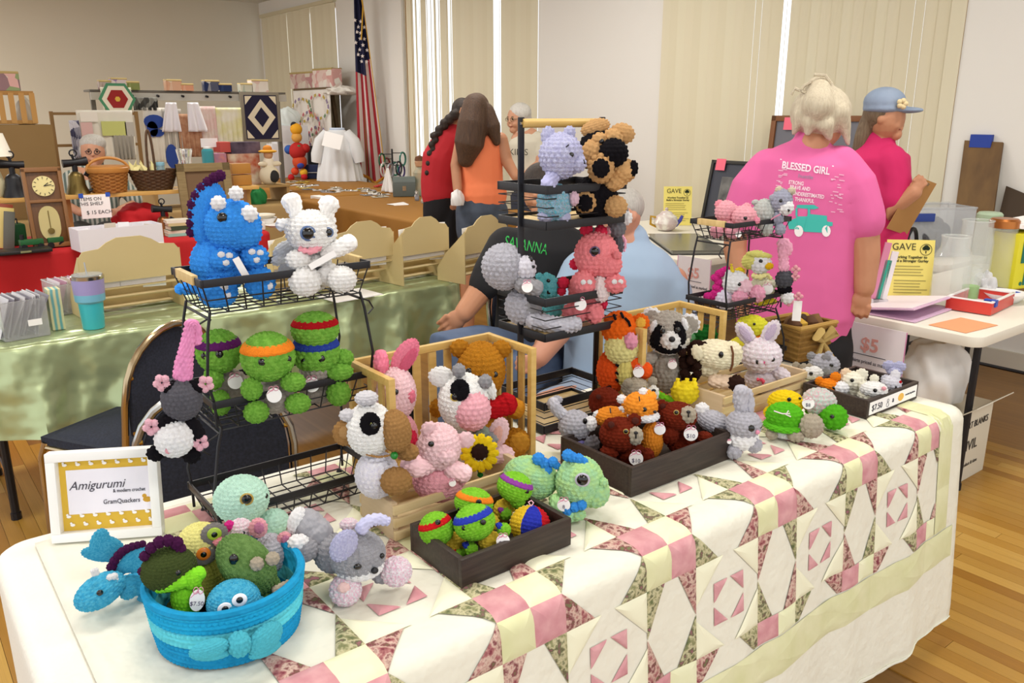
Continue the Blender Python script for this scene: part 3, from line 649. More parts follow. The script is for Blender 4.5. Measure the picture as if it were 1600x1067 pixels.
def wire_rack(label, x0, x1, y0, y1, tiers, legs=True, base=TZ):
    o = empty('wire_rack', ((x0+x1)/2, (y0+y1)/2, base), label=label, cat='rack'); cx, cy = (x0+x1)/2, (y0+y1)/2
    for (dx, dy, zb, zr, handles) in tiers:
        a = (x0-cx+dx, x1-cx+dx, y0-cy+dy, y1-cy+dy); tray(o, *a, zb-base, zr-base)
        if handles:
            for x in a[:2]: MB().box((x, (a[2]+a[3])/2, zr-base+.002), (.012, .11, .02)).build('wood_grip', WOODL, o, bevel=.002)
    for k in range(len(tiers)-1):
        d0, d1 = tiers[k], tiers[k+1]
        for sx in (-1, 1):
            for sy in (-1, 1):
                hw, hd = (x1-x0)/2-.004, (y1-y0)/2-.006
                p0 = V((d0[0]+sx*hw, d0[1]+sy*hd, d0[3]-base)); p1 = V((d1[0]+sx*(hw-.012), d1[1]+sy*(hd-.012), d1[2]-base+.002))
                mid = p0.lerp(p1, .25)+V((sx*.012, 0, 0)); MB().tube([p0-V((0, 0, .05)), p0, mid, p0.lerp(p1, .8)+V((sx*.006, 0, 0)), p1], .0032, 8).build('post', BLACK, o)
            z = d1[2]-base-.012; MB().tube([(d1[0]+sx*((x1-x0)/2-.016), d1[1]-(y1-y0)/2+.02, z), (d1[0]+sx*((x1-x0)/2-.016), d1[1]+(y1-y0)/2-.02, z)], .003, 6).build('side_rail', BLACK, o)
            MB().tube([(d1[0]+sx*((x1-x0)/2-.014), d1[1]-(y1-y0)/2+.03, z), (d1[0]+sx*((x1-x0)/2+.012), d1[1]-(y1-y0)/2+.03, z-.012), (d1[0]+sx*((x1-x0)/2+.022), d1[1]-(y1-y0)/2+.03, z-.03), (d1[0]+sx*((x1-x0)/2+.008), d1[1]-(y1-y0)/2+.03, z-.042)], .002, 6).build('hook', BLACK, o)
    for sx in (-1, 1):
        for sy in (-1, 1): MB().lathe([(.006, 0), (.008, .004), (.004, .012)], 10, c=(tiers[0][0]+sx*((x1-x0)/2-.02), tiers[0][1]+sy*((y1-y0)/2-.02), 0)).build('foot', BLACK, o)
    return o
wire_rack('three-tier black wire rack holding the blue triceratops and green turtles', .495, .86, 1.615, 1.80, [(-.033, -.065, .77, .82, False), (0, 0, .968, 1.03, False), (0, 0, 1.215, 1.28, True)])
wire_rack('three-tier black wire rack at the right end holding the pig and duck', 2.16, 2.47, 1.63, 1.80, [(-.02, -.04, .77, .815, False), (0, 0, .945, 1.0, False), (.0, .0, 1.205, 1.258, True)])
# tower with wooden shelves and handle
tw = empty('tower_rack', (1.5, 1.7, TZ), label='tall three-tier black rack with wooden shelves and wooden handle bar', cat='rack')
for zb, zr in ((.772, .838), (1.03, 1.125), (1.325, 1.415)):
    tray(tw, -.14, .14, -.1, .1, zb-TZ, zr-TZ, rim=.022, vert=False)
    MB().box((0, 0, zb-TZ), (.272, .192, .006)).build('shelf_board', WOODL, tw)
    mb = MB()
    for a, b in (((-.14, -.1), (.14, -.1)), ((.14, -.1), (.14, .1)), ((.14, .1), (-.14, .1)), ((-.14, .1), (-.14, -.1))): mb.bar((*a, zb-TZ), (*b, zb-TZ), .005, .022)
    mb.build('shelf_rim', BLACK, tw, bevel=.0008)
for sx in (-1, 1):
    MB().bar((sx*.143, 0, 0), (sx*.143, 0, 1.592-TZ), .018, .006).build('post', BLACK, tw, bevel=.001)
    MB().tube([(sx*.14, 0, 1.577-TZ), (sx*.15, 0, 1.577-TZ)], .005, 10).build('screw', CHROME, tw)
MB().tube([(-.14, 0, 1.577-TZ), (.14, 0, 1.577-TZ)], .0115, 16).build('handle', WOODB, tw)
# ---------------------------------------------------------------- wooden bins, crates and trays
def bin_(label, x0, x1, y0, y1, z1, nb):
    o = empty('slatted_bin', ((x0+x1)/2, (y0+y1)/2, TZ), label=label, cat='bin'); w, d, h = (x1-x0)/2, (y1-y0)/2, z1-TZ; t = .016
    for sx in (-1, 1):
        for sy in (-1, 1): MB().box((sx*(w-t/2), sy*(d-t/2), h/2), (t, t, h)).build('corner_post', WOODB, o, bevel=.0015)
        for z in (.02, h-.009): MB().box((sx*(w-t/2), 0, z), (t*.9, 2*d-2*t, .018)).build('end_rail', WOODB, o, bevel=.0015)
        for k in range(3): MB().box((sx*(w-t/2), -d+2*d*(k+1)/4, h/2), (.006, .02, h-.04)).build('slat', WOODB, o)
    for z in (.02, h-.009): MB().box((0, d-t/2, z), (2*w-2*t, t*.9, .018)).build('back_rail', WOODB, o, bevel=.0015)
    for k in range(nb): MB().box((-w+2*w*(k+1)/(nb+1), d-t/2, h/2), (.021, .006, h-.04)).build('slat', WOODB, o)
    MB().box((0, 0, .008), (2*w-2*t, 2*d-2*t, .008)).build('bin_floor', WOODB, o)
bin_('tall slatted bamboo bin behind the cow plushes', .828, 1.24, 1.49, 1.685, 1.05, 8)
bin_('tall slatted bamboo bin behind the raccoon plush', 1.66, 2.03, 1.53, 1.72, 1.02, 7)
PINE = mat('#d8c398', .55, col2='#c7ab77', cs=3, cw=.3, stretch=(3, 26, 26), bump=.06)
PINE2 = mat('#cdb695', .55, col2='#bfa684', cs=3, cw=.3, stretch=(26, 3, 26))
def crate(label, x0, x1, y0, y1, h):
    o = empty('wood_crate', ((x0+x1)/2, (y0+y1)/2, TZ), label=label, cat='crate'); w, d = (x1-x0)/2, (y1-y0)/2
    for sx in (-1, 1): MB().box((sx*(w-.006), 0, h/2), (.012, 2*d-.014, h)).build('end_board', PINE2, o, bevel=.001)
    for sy in (-1, 1):
        for k in range(3): MB().box((0, sy*(d-.0035), h*(k+.5)/3), (2*w, .007, h/3-.009)).build('slat', PINE, o, bevel=.001)
    MB().box((0, 0, .006), (2*w-.024, 2*d-.014, .008)).build('crate_floor', PINE, o)
crate('low pine crate holding the cow and pig plushes', .742, 1.085, 1.335, 1.485, .085)
crate('low pine crate holding the horse and white bunny plushes', 1.80, 2.2, 1.345, 1.52, .085)
def dark_box(label, x0, x1, y0, y1, h, rot=0):
    o = empty('display_box', ((x0+x1)/2, (y0+y1)/2, TZ), rad(rot), label=label, cat='box'); w, d = (x1-x0)/2, (y1-y0)/2; t = .011
    for sx in (-1, 1): MB().box((sx*(w-t/2), 0, h/2), (t, 2*d-2*t, h)).build('side_board', DARKBOX, o, bevel=.001)
    for sy in (-1, 1): MB().box((0, sy*(d-t/2), h/2), (2*w, t, h)).build('long_board', DARKBOX, o, bevel=.001)
    MB().box((0, 0, .005), (2*w-2*t, 2*d-2*t, .008)).build('box_floor', DARKBOX, o); return o
dark_box('dark stained wooden box of small turtles and a beach ball', .752, 1.02, 1.112, 1.292, .06)
dark_box('dark stained wooden box packed with bears and foxes', 1.27, 1.63, 1.187, 1.43, .072)
b3 = dark_box('dark stained wooden box with a price strip holding mice', 2.165, 2.455, 1.125, 1.335, .055)
MB().box((.0, -.1058, .028), (.27, .0012, .038)).build('price_strip', PAPER, b3)
text('$7.50', .026, mat('#4a4a52', .8), b3, face_mx((-.095, -.107, .027), (1, 0, 0), (0, 0, 1)))
ink = mat('#55555c', .8); text('&', .018, ink, b3, face_mx((-.005, -.107, .027), (1, 0, 0), (0, 0, 1)))
for z, r in ((.02, .007), (.033, .005)): MB().tube([V((-.035+r*math.cos(k*PI/5), -.107, z+r*math.sin(k*PI/5))) for k in range(10)], .0007, 4, True).build('printed_doodle', ink, b3)
MB().lathe([(.001, -.0006), (.016, -.0006), (.016, .0006), (.001, .0006)], 16, sy=.75).build('printed_badge', mat('#e8b552', .7), b3, mx=M.Translation((.04, -.1068, .028)) @ M.Rotation(PI/2, 4, 'X'))
text('crochet keychains', .008, ink, b3, face_mx((.095, -.107, .029), (1, 0, 0), (0, 0, 1)))
# ---------------------------------------------------------------- toys in the first bin and crate
CZ = TZ+.012
def cp(nm, label, Z, u, v, Y, group, z=CZ, st=7.5): return PL(nm, label, 'toy', by(Z, u, v, Y, z), Z, group, st)
G1 = 'toys in the first wooden crate and bin'
p = cp('plush_rabbit', 'pink plush rabbit with long upright ears beside the honey bear', ZC, 430, 600, 1.56, G1)
yP2 = yarn('#e77f96'); h = p.B('head', 402, 385, 110, 152, yLPK, d=0); p.B('body', 430, 630, 95, 130, yPNK, d=-20)
a = p.B('ear', 452, 172, 60, 112, yP2, d=-20, rz=30, roll=33); p.B('inner_ear', 470, 195, 30, 75, yarn('#cf5f7a'), on=a, rz=14, roll=33); p.T('ear', [(318, 265, -10, 34), (315, 215, -15, 42), (312, 165, -15, 34)], yP2)
p.B('nose', 480, 400, 30, 42, yarn('#e0788c'), d=70); p.E(397, 377, 17, h); p.line('smile', [(430, 462), (450, 476), (475, 476), (495, 458)], 3, BLACK, on=h); p.B('bib', 480, 640, 40, 50, yCRS, d=50)
p = cp('plush_bear', 'honey brown plush bear with a red scarf in the slatted bin', ZC, 900, 700, 1.60, G1)
h = p.B('head', 890, 250, 135, 160, yHNY, d=0); b = p.B('body', 890, 560, 145, 160, yHNY, d=-20)
for u, v in ((768, 128), (1005, 132)): p.B('ear', u, v, 54, 50, yHNY, d=-20, rz=34)
p.B('muzzle', 880, 325, 62, 50, yarn('#b67d28'), d=110); p.B('nose', 878, 300, 22, 16, BLACK, d=160, n=0); p.E(820, 258, 20, h); p.E(968, 276, 18, h)
p.T('scarf', [(850, 470, 90, 42), (940, 480, 130, 48), (1040, 445, 110, 62)], yRED); p.T('arm', [(1030, 450, 40, 55), (1090, 475, 60, 56)], yHNY); p.B('arm', 637, 470, 44, 50, yHNY, d=0)
a = p.B('foot', 1085, 665, 82, 78, yHNY, d=110); p.B('sole', 1110, 665, 52, 52, yarn('#b8832c'), on=a, rz=18)
p = cp('plush_cow', 'white plush cow with pink muzzle and black eye patch in the crate', ZC, 830, 820, 1.47, G1)
h = p.B('head', 790, 430, 142, 160, yWW, d=0); p.B('body', 830, 690, 105, 130, yWW, d=-20); mz = p.B('muzzle', 838, 482, 102, 112, yarn('#e9a9b4'), d=85)
def star(p, u, v, r, on, sx=1):
    for k in range(9): a = k*.698+.2; p.B('eye_patch', u+r*.48*math.cos(a)*sx, v+r*.62*math.sin(a), r*.46*sx, r*.46, yBLK, on=on, rz=r*.2, n=6, push=-r*.06)
star(p, 768, 365, 58, h); p.E(740, 405, 20, h, ring='#c9b34a'); p.E(925, 428, 14, h)
p.B('ear', 660, 290, 70, 58, yWW, d=0, rz=26, roll=10); p.B('ear', 945, 360, 28, 60, yWW, d=0, rz=24, roll=-15)
for u, v in ((762, 254), (915, 316)): p.B('horn', u, v, 36, 38, yGRY, d=50)
p.B('bow', 890, 610, 45, 40, yDGN if False else yarn('#7c8579'), d=60)
p = cp('plush_cow', 'white plush cow with brown muzzle and brown hoof at the crate corner', ZC, 290, 960, 1.40, G1)
h = p.B('head', 250, 590, 132, 150, yWW, d=0); p.B('body', 290, 850, 122, 135, yarn('#e4e1f2'), d=-20); p.B('muzzle', 398, 602, 86, 120, yBRN, d=55, roll=-6)
star(p, 252, 560, 62, h); p.E(275, 572, 20, h, ring='#8a8a3a')
a = p.B('ear', 103, 612, 62, 72, yBRN, d=10, rz=30); p.B('inner_ear', 103, 610, 28, 34, yarn('#a98456'), on=a, rz=12)
for u, v, rx, ry in ((120, 510, 42, 34), (230, 412, 62, 40)): p.B('horn', u, v, rx, ry, yarn('#cdcbd0'), d=20)
p.B('hoof', 400, 890, 84, 76, yBRN, d=115); p.B('hoof', 470, 722, 58, 46, yBRN, d=20); p.B('bell', 390, 742, 22, 22, mat('#1f7a2c', .2), d=115, n=0); p.T('cord', [(230, 735, 90, 5), (300, 750, 120, 5), (390, 735, 105, 5)], yBRN, st=4)
p = cp('plush_pig', 'pale pink plush pig sitting at the front of the crate', ZC, 650, 990, 1.375, G1)
h = p.B('head', 650, 690, 120, 132, yLPK, d=20); p.B('body', 650, 880, 150, 125, yPNK, d=-20)
p.B('ear', 590, 590, 46, 40, yLPK, d=60, rz=20, roll=-40); p.B('ear', 802, 652, 48, 46, yLPK, d=20, rz=20, roll=40); p.E(602, 676, 17, h)
p.B('snout', 690, 745, 55, 48, yLPK, d=115)
p.T('arm', [(590, 790, 70, 52), (520, 805, 90, 60), (470, 800, 90, 50)], yLPK); p.T('arm', [(720, 820, 60, 52), (790, 845, 70, 52)], yLPK); p.tag(725, 900, 20, 150)
p = cp('crochet_sunflower', 'yellow crochet sunflower with brown centre stuck beside the pink pig', ZC, 885, 850, 1.38, G1)
for k in range(13): a = k*2*PI/13; p.B('petal', 880+78*math.cos(a), 728+80*math.sin(a), 34, 24, yYEL, d=10, rz=14, roll=math.degrees(a))
p.B('centre', 882, 722, 46, 46, yDBR, d=20, rz=20); p.T('stem', [(880, 800, -10, 12), (885, 860, -10, 12)], yDGN)
p = cp('plush_rabbit', 'small pale pink plush rabbit lying behind the sunflower', ZC, 1000, 790, 1.43, G1)
h = p.B('head', 1000, 735, 78, 52, yLPK, d=0); a = p.B('ear', 988, 612, 56, 92, yLPK, d=-10, rz=22, roll=18); p.B('inner_ear', 980, 630, 28, 58, yarn('#e9b0a6'), on=a, rz=10, roll=18); p.E(1040, 755, 13, h); p.B('bow', 945, 645, 42, 38, yGRY, d=10)
# ---------------------------------------------------------------- the box of small turtles
G2 = 'small toys in the front dark box'
def mini(label, bu, bv, hd, bandm, roll, eyes, body, limbs, cuff, pitch=-12):
    p = PL('plush_turtle', label, 'toy', bz(ZD, bu, bv, TZ+.012), ZD, G2, 5.5); ln = yarn('#79c02c', '#8ccf3a', 5)
    p.B('body', *body, yarn('#d8b93c'), d=-20); h = p.B('head', *hd, ln, d=20, roll=roll, pitch=pitch); p.band(h, bandm, roll, pitch)
    for u, v, r in limbs: l = p.B('limb', u, v, r, r, ln, d=40); p.B('cuff', u-r*.5, v-r*.5, r*.8, r*.45, cuff, d=42, par=l['o'], roll=30)
    for u, v in eyes: p.E(u, v, 20, h)
    return p
mini('small lime plush turtle with orange headband at the back of the box', 560, 640, (535, 425, 132, 102), yORG, 12, [(570, 420), (440, 470)], (640, 560, 70, 60), [], yORG)
p = mini('small lime plush turtle with purple headband leaning on the box edge', 790, 560, (820, 315, 122, 102), yarn('#8d3f9a'), 22, [(900, 345)], (745, 480, 75, 80), [(840, 410, 50), (755, 500, 42)], yarn('#8d3f9a'))
mini('small lime plush turtle with red headband at the left of the box', 330, 760, (275, 605, 118, 115), yarn('#c01a1e'), -18, [(285, 560)], (400, 700, 80, 70), [(290, 682, 42), (425, 785, 48)], yarn('#c01a1e'))
p = mini('small lime plush turtle with blue headband at the front of the box', 560, 780, (540, 560, 142, 122), yarn('#2c3cab'), -18, [(600, 560), (470, 600)], (650, 690, 85, 65), [(515, 748, 48), (745, 612, 46)], yarn('#2c3cab')); p.tag(738, 690, 46, 130, '$12')
bb = PL('crochet_ball', 'crochet beach ball with yellow, blue, red and white panels', 'toy', bz(ZD, 920, 665, TZ+.012), ZD, G2, 5.5)
def wedge(a0, a1):
    rows = 15; amp = PI/rows*.4
    def fn(a, b):
        b = min(max(b, .006), .994); t = b*rows; i = min(rows-1, int(t)); ft = t-i; k = max(5, round(26*math.sin(PI*(i+.5)/rows))); A2 = a0+(a1-a0)*a; fs = (A2*k) % 1
        r = 1+amp*(math.sin(PI*ft)**.7*(.35+.65*math.sin(PI*fs)**.6)-.55); return V((r*math.sin(PI*b)*math.cos(2*PI*A2), r*math.sin(PI*b)*math.sin(2*PI*A2), r*math.cos(PI*b)))
    return MB().grid(fn, 19, 60).mesh('ball_panel', ang=180)
mx = M.Translation(bb.loc(925, 575, 0)) @ M.Rotation(rad(12), 4, 'Y') @ M.Rotation(rad(-24), 4, 'X') @ M.Rotation(rad(0), 4, 'Z') @ M.Diagonal((140*bb.u, 140*bb.u, 130*bb.u, 1))
for k, c in enumerate(('#b31a22', '#efeeec', '#efeeec', '#d9b52e', '#2a34a4', '#b31a22')): link('panel', wedge(k/6, (k+1)/6), yarn(c), bb.root, mx)
bb.line('loop', [(930, 445, 0), (915, 420, 0), (935, 408, 0), (950, 425, 0), (935, 447, 0)], 5, mat('#e6b3bd', .8))
p = PL('plush_dragon', 'pale lime plush dragon with blue spikes lying on the quilt', 'toy', bz(ZD, 1150, 500, TZ), ZD)
p.B('body', 930, 250, 190, 145, yLIM, d=-60, roll=12); p.T('tail', [(830, 260, -90, 80), (770, 215, -160, 40)], yLIM)
h = p.B('head', 1270, 280, 165, 178, yLIM, d=10); p.B('snout', 1375, 350, 100, 105, yLIM, d=50); p.B('nostril', 1435, 285, 32, 34, yLIM, d=90); p.E(1290, 266, 38, h, ring='#b9b4c4')
for u, v, r in ((985, 120, 42), (1025, 150, 36), (1045, 195, 34), (1085, 140, 34), (1110, 165, 26), (1190, 95, 40), (1225, 110, 34), (1265, 118, 34), (1300, 138, 28)): p.B('spike', u, v, r, r, yarn('#3b8fe0'), d=-10 if u < 1150 else 40)
a = p.T('arm', [(1100, 400, 60, 42), (1130, 460, 110, 56), (1210, 505, 140, 58)], yLIM)
for u, v in ((1185, 480), (1235, 455), (1285, 440)): p.B('toe', u, v, 33, 33, yarn('#3b8fe0'), d=175)
p.B('foot', 1250, 505, 60, 40, yLIM, d=150); p.tag(1160, 440, 44, 190, '8')
# ---------------------------------------------------------------- tower toys
G3 = 'toys on the tall rack'
p = PL('plush_bear', 'lilac grey plush bear in a speckled blue romper on the tall rack', 'toy', bz(ZT, 340, 506, 1.331), ZT, G3)
h = p.B('head', 365, 212, 97, 100, yLIL, d=0); p.B('body', 335, 425, 78, 88, yarn('#5fb1cf', ('#8fb7a8', '#b7a9c9', '#7fc4dc'), 12), d=-10)
for u, v, rx, ry in ((308, 127, 32, 44), (404, 106, 26, 26)): p.B('ear', u, v, rx, ry, yLIL, d=0, rz=20)
p.B('snout', 440, 247, 38, 38, yLIL, d=40); p.B('nose', 464, 243, 13, 17, BLACK, d=50, n=0); p.E(412, 207, 11, h); p.line('brow', [(388, 172), (400, 162)], 2.5, BLACK, on=h)
p.T('arm', [(330, 300, 40, 30), (308, 340, 60, 34)], yLIL); p.B('arm', 425, 405, 22, 30, yarn('#d9b8c8'), d=20)
p.B('leg', 300, 485, 40, 30, yLIL, d=20); p.B('leg', 370, 485, 38, 30, yLIL, d=10)
p = PL('plush_dog', 'black and tan plush shepherd dog waving on the tall rack', 'toy', bz(ZT, 540, 486, 1.331), ZT, G3)
yTAN = yarn('#c49a68'); h = p.B('head', 535, 190, 92, 90, yBLK, d=-10); p.B('cheek', 510, 200, 52, 66, yTAN, d=50, roll=18); p.B('cheek', 600, 130, 42, 36, yTAN, d=45, roll=30); p.B('muzzle', 600, 200, 64, 62, yBLK, d=80)
fa = p.B('brow', 540, 140, 34, 30, yTAN, d=62); p.E(548, 146, 11, fa); a = p.B('ear', 520, 85, 64, 36, yTAN, d=0, rz=22, roll=-18); p.B('ear', 640, 112, 55, 44, yTAN, d=-10, rz=24, roll=10)
p.B('body', 520, 405, 100, 105, yBLK, d=-10)
a = p.B('paw', 545, 272, 56, 58, yTAN, d=110); p.B('pad', 545, 268, 36, 38, yBLK, on=a, rz=12)
for k in range(5): p.B('toe', 545+48*math.cos(-2.8+k*.62), 262+48*math.sin(-2.8+k*.62), 14, 14, yTAN, d=125, n=5)
a = p.T('arm', [(600, 330, 40, 42), (655, 275, 60, 52)], yTAN); p.B('pad', 692, 268, 20, 32, yBLK, d=90, rz=14)
a = p.B('foot', 475, 422, 46, 46, yTAN, d=90); p.B('pad', 475, 425, 32, 34, yBLK, on=a, rz=10); p.B('foot', 612, 440, 50, 46, yTAN, d=70)
p = PL('plush_opossum', 'small grey plush opossum hanging from the side of the tall rack', 'toy', by(ZT, 625, 650, 1.63), ZT, G3)
p.B('body', 618, 530, 40, 52, yarn('#6f6f74'), d=0); p.B('rump', 622, 615, 24, 50, yarn('#57575c'), d=0); h = p.B('head', 662, 492, 24, 30, yW, d=10); p.B('ear', 655, 460, 15, 18, yarn('#8a8a90'), d=10, rz=8); p.T('tail', [(640, 570, 5, 6), (655, 600, 5, 6), (650, 640, 5, 5)], yarn('#e3a6bd'), st=5); p.B('hand', 580, 548, 16, 18, yPNK, d=20)
p = PL('plush_koala', 'grey plush sloth with pale face lounging on the middle shelf', 'toy', bz(ZT, 220, 985, 1.036), ZT, G3)
h = p.B('head', 108, 712, 98, 102, yLGY, d=0); fc = p.B('face', 205, 720, 46, 54, yarn('#d4d2dc'), d=40); p.B('ear', 72, 690, 30, 42, yLGY, d=60, rz=20); p.E(228, 678, 11, fc, ry=16); p.B('nose', 240, 712, 9, 7, BLACK, d=70, n=0)
p.B('body', 195, 890, 82, 85, yLGY, d=-10); p.T('arm', [(190, 790, 60, 38), (255, 808, 80, 34)], yGRY); p.T('leg', [(240, 950, 50, 40), (340, 975, 60, 38), (430, 970, 50, 34)], yLGY); p.tag(213, 803, 24, 125); p.B('spot', 235, 895, 40, 32, yGRY, d=62, rz=12)
p = PL('plush_dragon', 'small turquoise plush dragon between the grey sloth and the pink dragon', 'toy', bz(ZT, 320, 930, 1.036), ZT, G3)
t_ = yarn('#5db9c4', '#76cbd2', 8); h = p.B('head', 305, 802, 50, 55, t_, d=40); p.B('body', 330, 890, 48, 55, t_, d=0); p.B('horn', 268, 756, 17, 16, t_, d=30); p.B('horn', 300, 750, 14, 12, t_, d=30); p.E(308, 775, 9, h); p.E(310, 826, 10, h); p.B('wing', 350, 800, 16, 30, t_, d=10, rz=10)
p = PL('plush_dragon', 'coral pink plush dragon with red spikes on the middle shelf', 'toy', bz(ZT, 500, 955, 1.036), ZT, G3)
h = p.B('head', 525, 660, 97, 102, yCOR, d=0); p.B('snout', 575, 700, 62, 60, yCOR, d=40); p.B('nostril', 618, 660, 20, 18, yCOR, d=80); p.E(518, 643, 17, h, ring='#5a4a6a')
for u, v, rx, ry in ((480, 545, 28, 26), (545, 556, 28, 30), (428, 700, 24, 24), (376, 785, 26, 26), (368, 822, 20, 20)): p.B('spike', u, v, rx, ry, yCRS, d=-20)
p.B('body', 490, 815, 90, 95, yCOR, d=-20); p.B('belly', 545, 810, 42, 62, yarn('#f2dcdc'), d=45)
for u, v, rx, ry in ((470, 790, 48, 58), (610, 788, 46, 40)):
    a = p.B('arm', u, v, rx, ry, yCOR, d=75)
    for du in (-14, 14): p.B('toe_spot', u+du+10, v-8, 11, 11, yW, on=a, rz=6, n=5)
p.B('foot', 430, 918, 58, 48, yCOR, d=70); p.B('foot', 515, 922, 42, 44, yCOR, d=80); p.B('tail', 555, 870, 20, 40, yCRS, d=0); p.tag(453, 882, 26, 160)
# ---------------------------------------------------------------- the box of bears and foxes
G4 = 'toys in the box of bears'; bx_ = lambda u, v: bz(ZX, u, v, TZ+.012)
def bear(label, b, hd, ears, muz, eye, body, arms, m, mm=yTAU, tg=None):
    p = PL('plush_bear', label, 'toy', b, ZX, G4, 6.5); h = p.B('head', *hd, m, d=10)
    if body: p.B('body', *body, m, d=-30)
    for u, v, r in ears: ins = ((u-hd[0])/hd[2])**2+((v-hd[1])/hd[3])**2 < .9; a = p.B('ear', u, v, r, r, m, d=p.surf(h, u, v)+4 if ins else 10, rz=r*.55); p.B('inner_ear', u+r*.15, v+r*.1, r*.5, r*.5, mat('#4a1a0e', .95) if m is yRBR else m, on=a, rz=r*.2)
    if muz: z = p.B('muzzle', *muz, mm, d=hd[2]*.62); p.B('nose', muz[0]+4, muz[1]-muz[3]*.35, 16, 12, BLACK, on=z, n=0); p.line('mouth', [(muz[0]+4, muz[1]-muz[3]*.1), (muz[0]+4, muz[1]+muz[3]*.3)], 2, BLACK, on=z)
    for u, v in eye: p.E(u, v, 15, h, ring='#b9a25a')
    for a in arms: p.B('arm', *a[:4], m, d=a[4])
    if tg: p.tag(tg[0], tg[1], 52, tg[2], '$10')
    return p
bear('taupe grey plush bear with white muzzle at the back of the box', bx_(830, 330), (790, 125, 105, 78), [(735, 92, 36), (920, 76, 34)], (925, 165, 42, 55), [(855, 132)], (800, 260, 90, 100), [], yTAU, yarn('#e6e2da'))
bear('russet plush bear with a black ear at the back left of the box', bx_(580, 420), (560, 235, 122, 112), [(505, 190, 36)], None, [(612, 288)], (580, 370, 90, 90), [], yRBR)
bear('russet plush bear with round white tag at the right of the box', bx_(1150, 620), (1110, 340, 140, 106), [(992, 262, 44)], (1188, 330, 58, 62), [(1100, 312)], (1150, 540, 120, 90), [(1052, 480, 66, 78, 60), (1310, 500, 62, 42, 20)], yRBR, tg=(1210, 475, 115))
def fox(label, b, hd, cheek, ears, eye, nose, body, tg=None):
    p = PL('plush_fox', label, 'toy', b, ZX, G4, 6.5); yF = yarn('#f0912f'); h = p.B('head', *hd, yF, d=10); p.B('cheeks', *cheek, yW, d=35, rz=hd[2]*.8)
    for u, v in ears: a = p.T('ear', [(u+55, v+38, 0, 46), (u+18, v+10, 0, 36)], yF); p.B('ear_tip', u, v, 36, 34, yW, d=5, par=a['o'])
    for u, v in eye: p.E(u, v, 18, h)
    for u, v in nose: p.B('nose', u, v, 14, 12, BLACK, d=130, n=0)
    p.B('body', *body, yF, d=-20); p.line('brow', [(hd[0]-8, hd[1]-35), (hd[0]-12, hd[1]-70)], 3, BLACK, on=h)
    if tg: p.tag(*tg)
fox('orange plush fox standing tall in the middle of the bear box', bx_(930, 640), (830, 262, 125, 105), (850, 335, 118, 46), [(686, 212), (850, 160)], [(858, 290)], [(938, 308)], (915, 520, 85, 140), (975, 440, 42, 75))
fox('orange plush fox half hidden behind the front russet bear', bx_(620, 560), (610, 350, 122, 80), (640, 420, 90, 40), [(505, 332), (690, 298)], [], [], (620, 500, 80, 80))
p = PL('plush_rabbit', 'light grey plush rabbit with white snout at the left of the bear box', 'toy', bx_(380, 600), ZX, G4, 6.5)
h = p.B('head', 330, 410, 122, 115, yLGY, d=10); p.B('snout', 450, 397, 45, 56, yW, d=60); p.T('ear', [(240, 330, 0, 42), (195, 290, 0, 44), (165, 240, 0, 48)], yLGY); p.B('ear', 195, 215, 42, 30, yLGY, d=-20, rz=24); p.E(408, 378, 17, h, ry=24); p.B('body', 430, 550, 85, 85, yLGY, d=-10); p.B('bow', 345, 535, 55, 14, yarn('#8d86c9'), d=80, n=6)
bear('russet plush bear with beige muzzle at the front corner of the box', bx_(760, 700), (670, 480, 150, 130), [(600, 400, 46), (782, 370, 50)], (790, 490, 55, 66), [(718, 456)], (770, 645, 120, 95), [(592, 612, 66, 56, 80), (880, 640, 50, 55, 40)], yRBR, tg=(795, 662, 150))
# ---------------------------------------------------------------- second bin and crate
G5 = 'toys in the second wooden crate and bin'
p = cp('plush_tiger', 'orange plush tiger with cream muzzle and black stripes in the slatted bin', ZG, 170, 640, 1.60, G5)
yTI = yarn('#e5651a'); h = p.B('head', 155, 215, 112, 105, yTI, d=0); mz = p.B('muzzle', 168, 340, 104, 108, yarn('#e2d992'), d=30); p.B('nose', 228, 300, 42, 50, yarn('#e79ab0'), d=105)
a = p.B('ear', 290, 182, 55, 56, yTI, d=0, rz=30); p.B('inner_ear', 292, 182, 30, 32, yarn('#f0b54a'), on=a, rz=12); p.B('body', 110, 490, 100, 140, yarn('#d9501a'), d=-30); p.B('belly', 190, 490, 60, 100, yarn('#ddd07a'), d=40)
p.T('arm', [(250, 450, 40, 45), (315, 490, 60, 55)], yarn('#d9501a')); p.tag(278, 497, 34, 120)
for pts in ([(190, 150), (215, 175), (225, 205)], [(120, 130), (130, 160)], [(165, 118), (180, 150)]): p.line('stripe', pts, 9, yBLK, on=h)
for v in (450, 500, 545): p.line('stripe', [(130, v, 95), (150, v+6, 92), (140, v+14, 95)], 8, yBLK)
p = cp('plush_raccoon', 'grey plush raccoon with black mask and heart nose in the slatted bin', ZG, 450, 620, 1.58, G5)
yRC = yarn('#a39c92'); h = p.B('head', 465, 240, 146, 132, yRC, d=0); f_ = p.B('face', 470, 290, 128, 92, yarn('#e4e0da'), d=24)
for u, v, rx, ry, ro in ((402, 265, 42, 80, 18), (538, 250, 40, 76, -16), (468, 335, 85, 44, 0)): mk = p.B('mask', u, v, rx, ry, yBLK, d=98, rz=44, roll=ro)
for u, v, ro in ((372, 205, 20), (575, 190, -20)): p.B('white_brow', u, v, 18, 40, yW, d=98, rz=20, roll=ro)
mz = p.B('muzzle', 482, 292, 60, 56, yarn('#ece8e4'), d=128); p.B('nose', 492, 288, 20, 18, BLACK, on=mz, n=0); p.B('eye', 432, 235, 17, 17, EYE, d=140, n=0); p.B('eye', 530, 226, 17, 17, EYE, d=140, n=0)
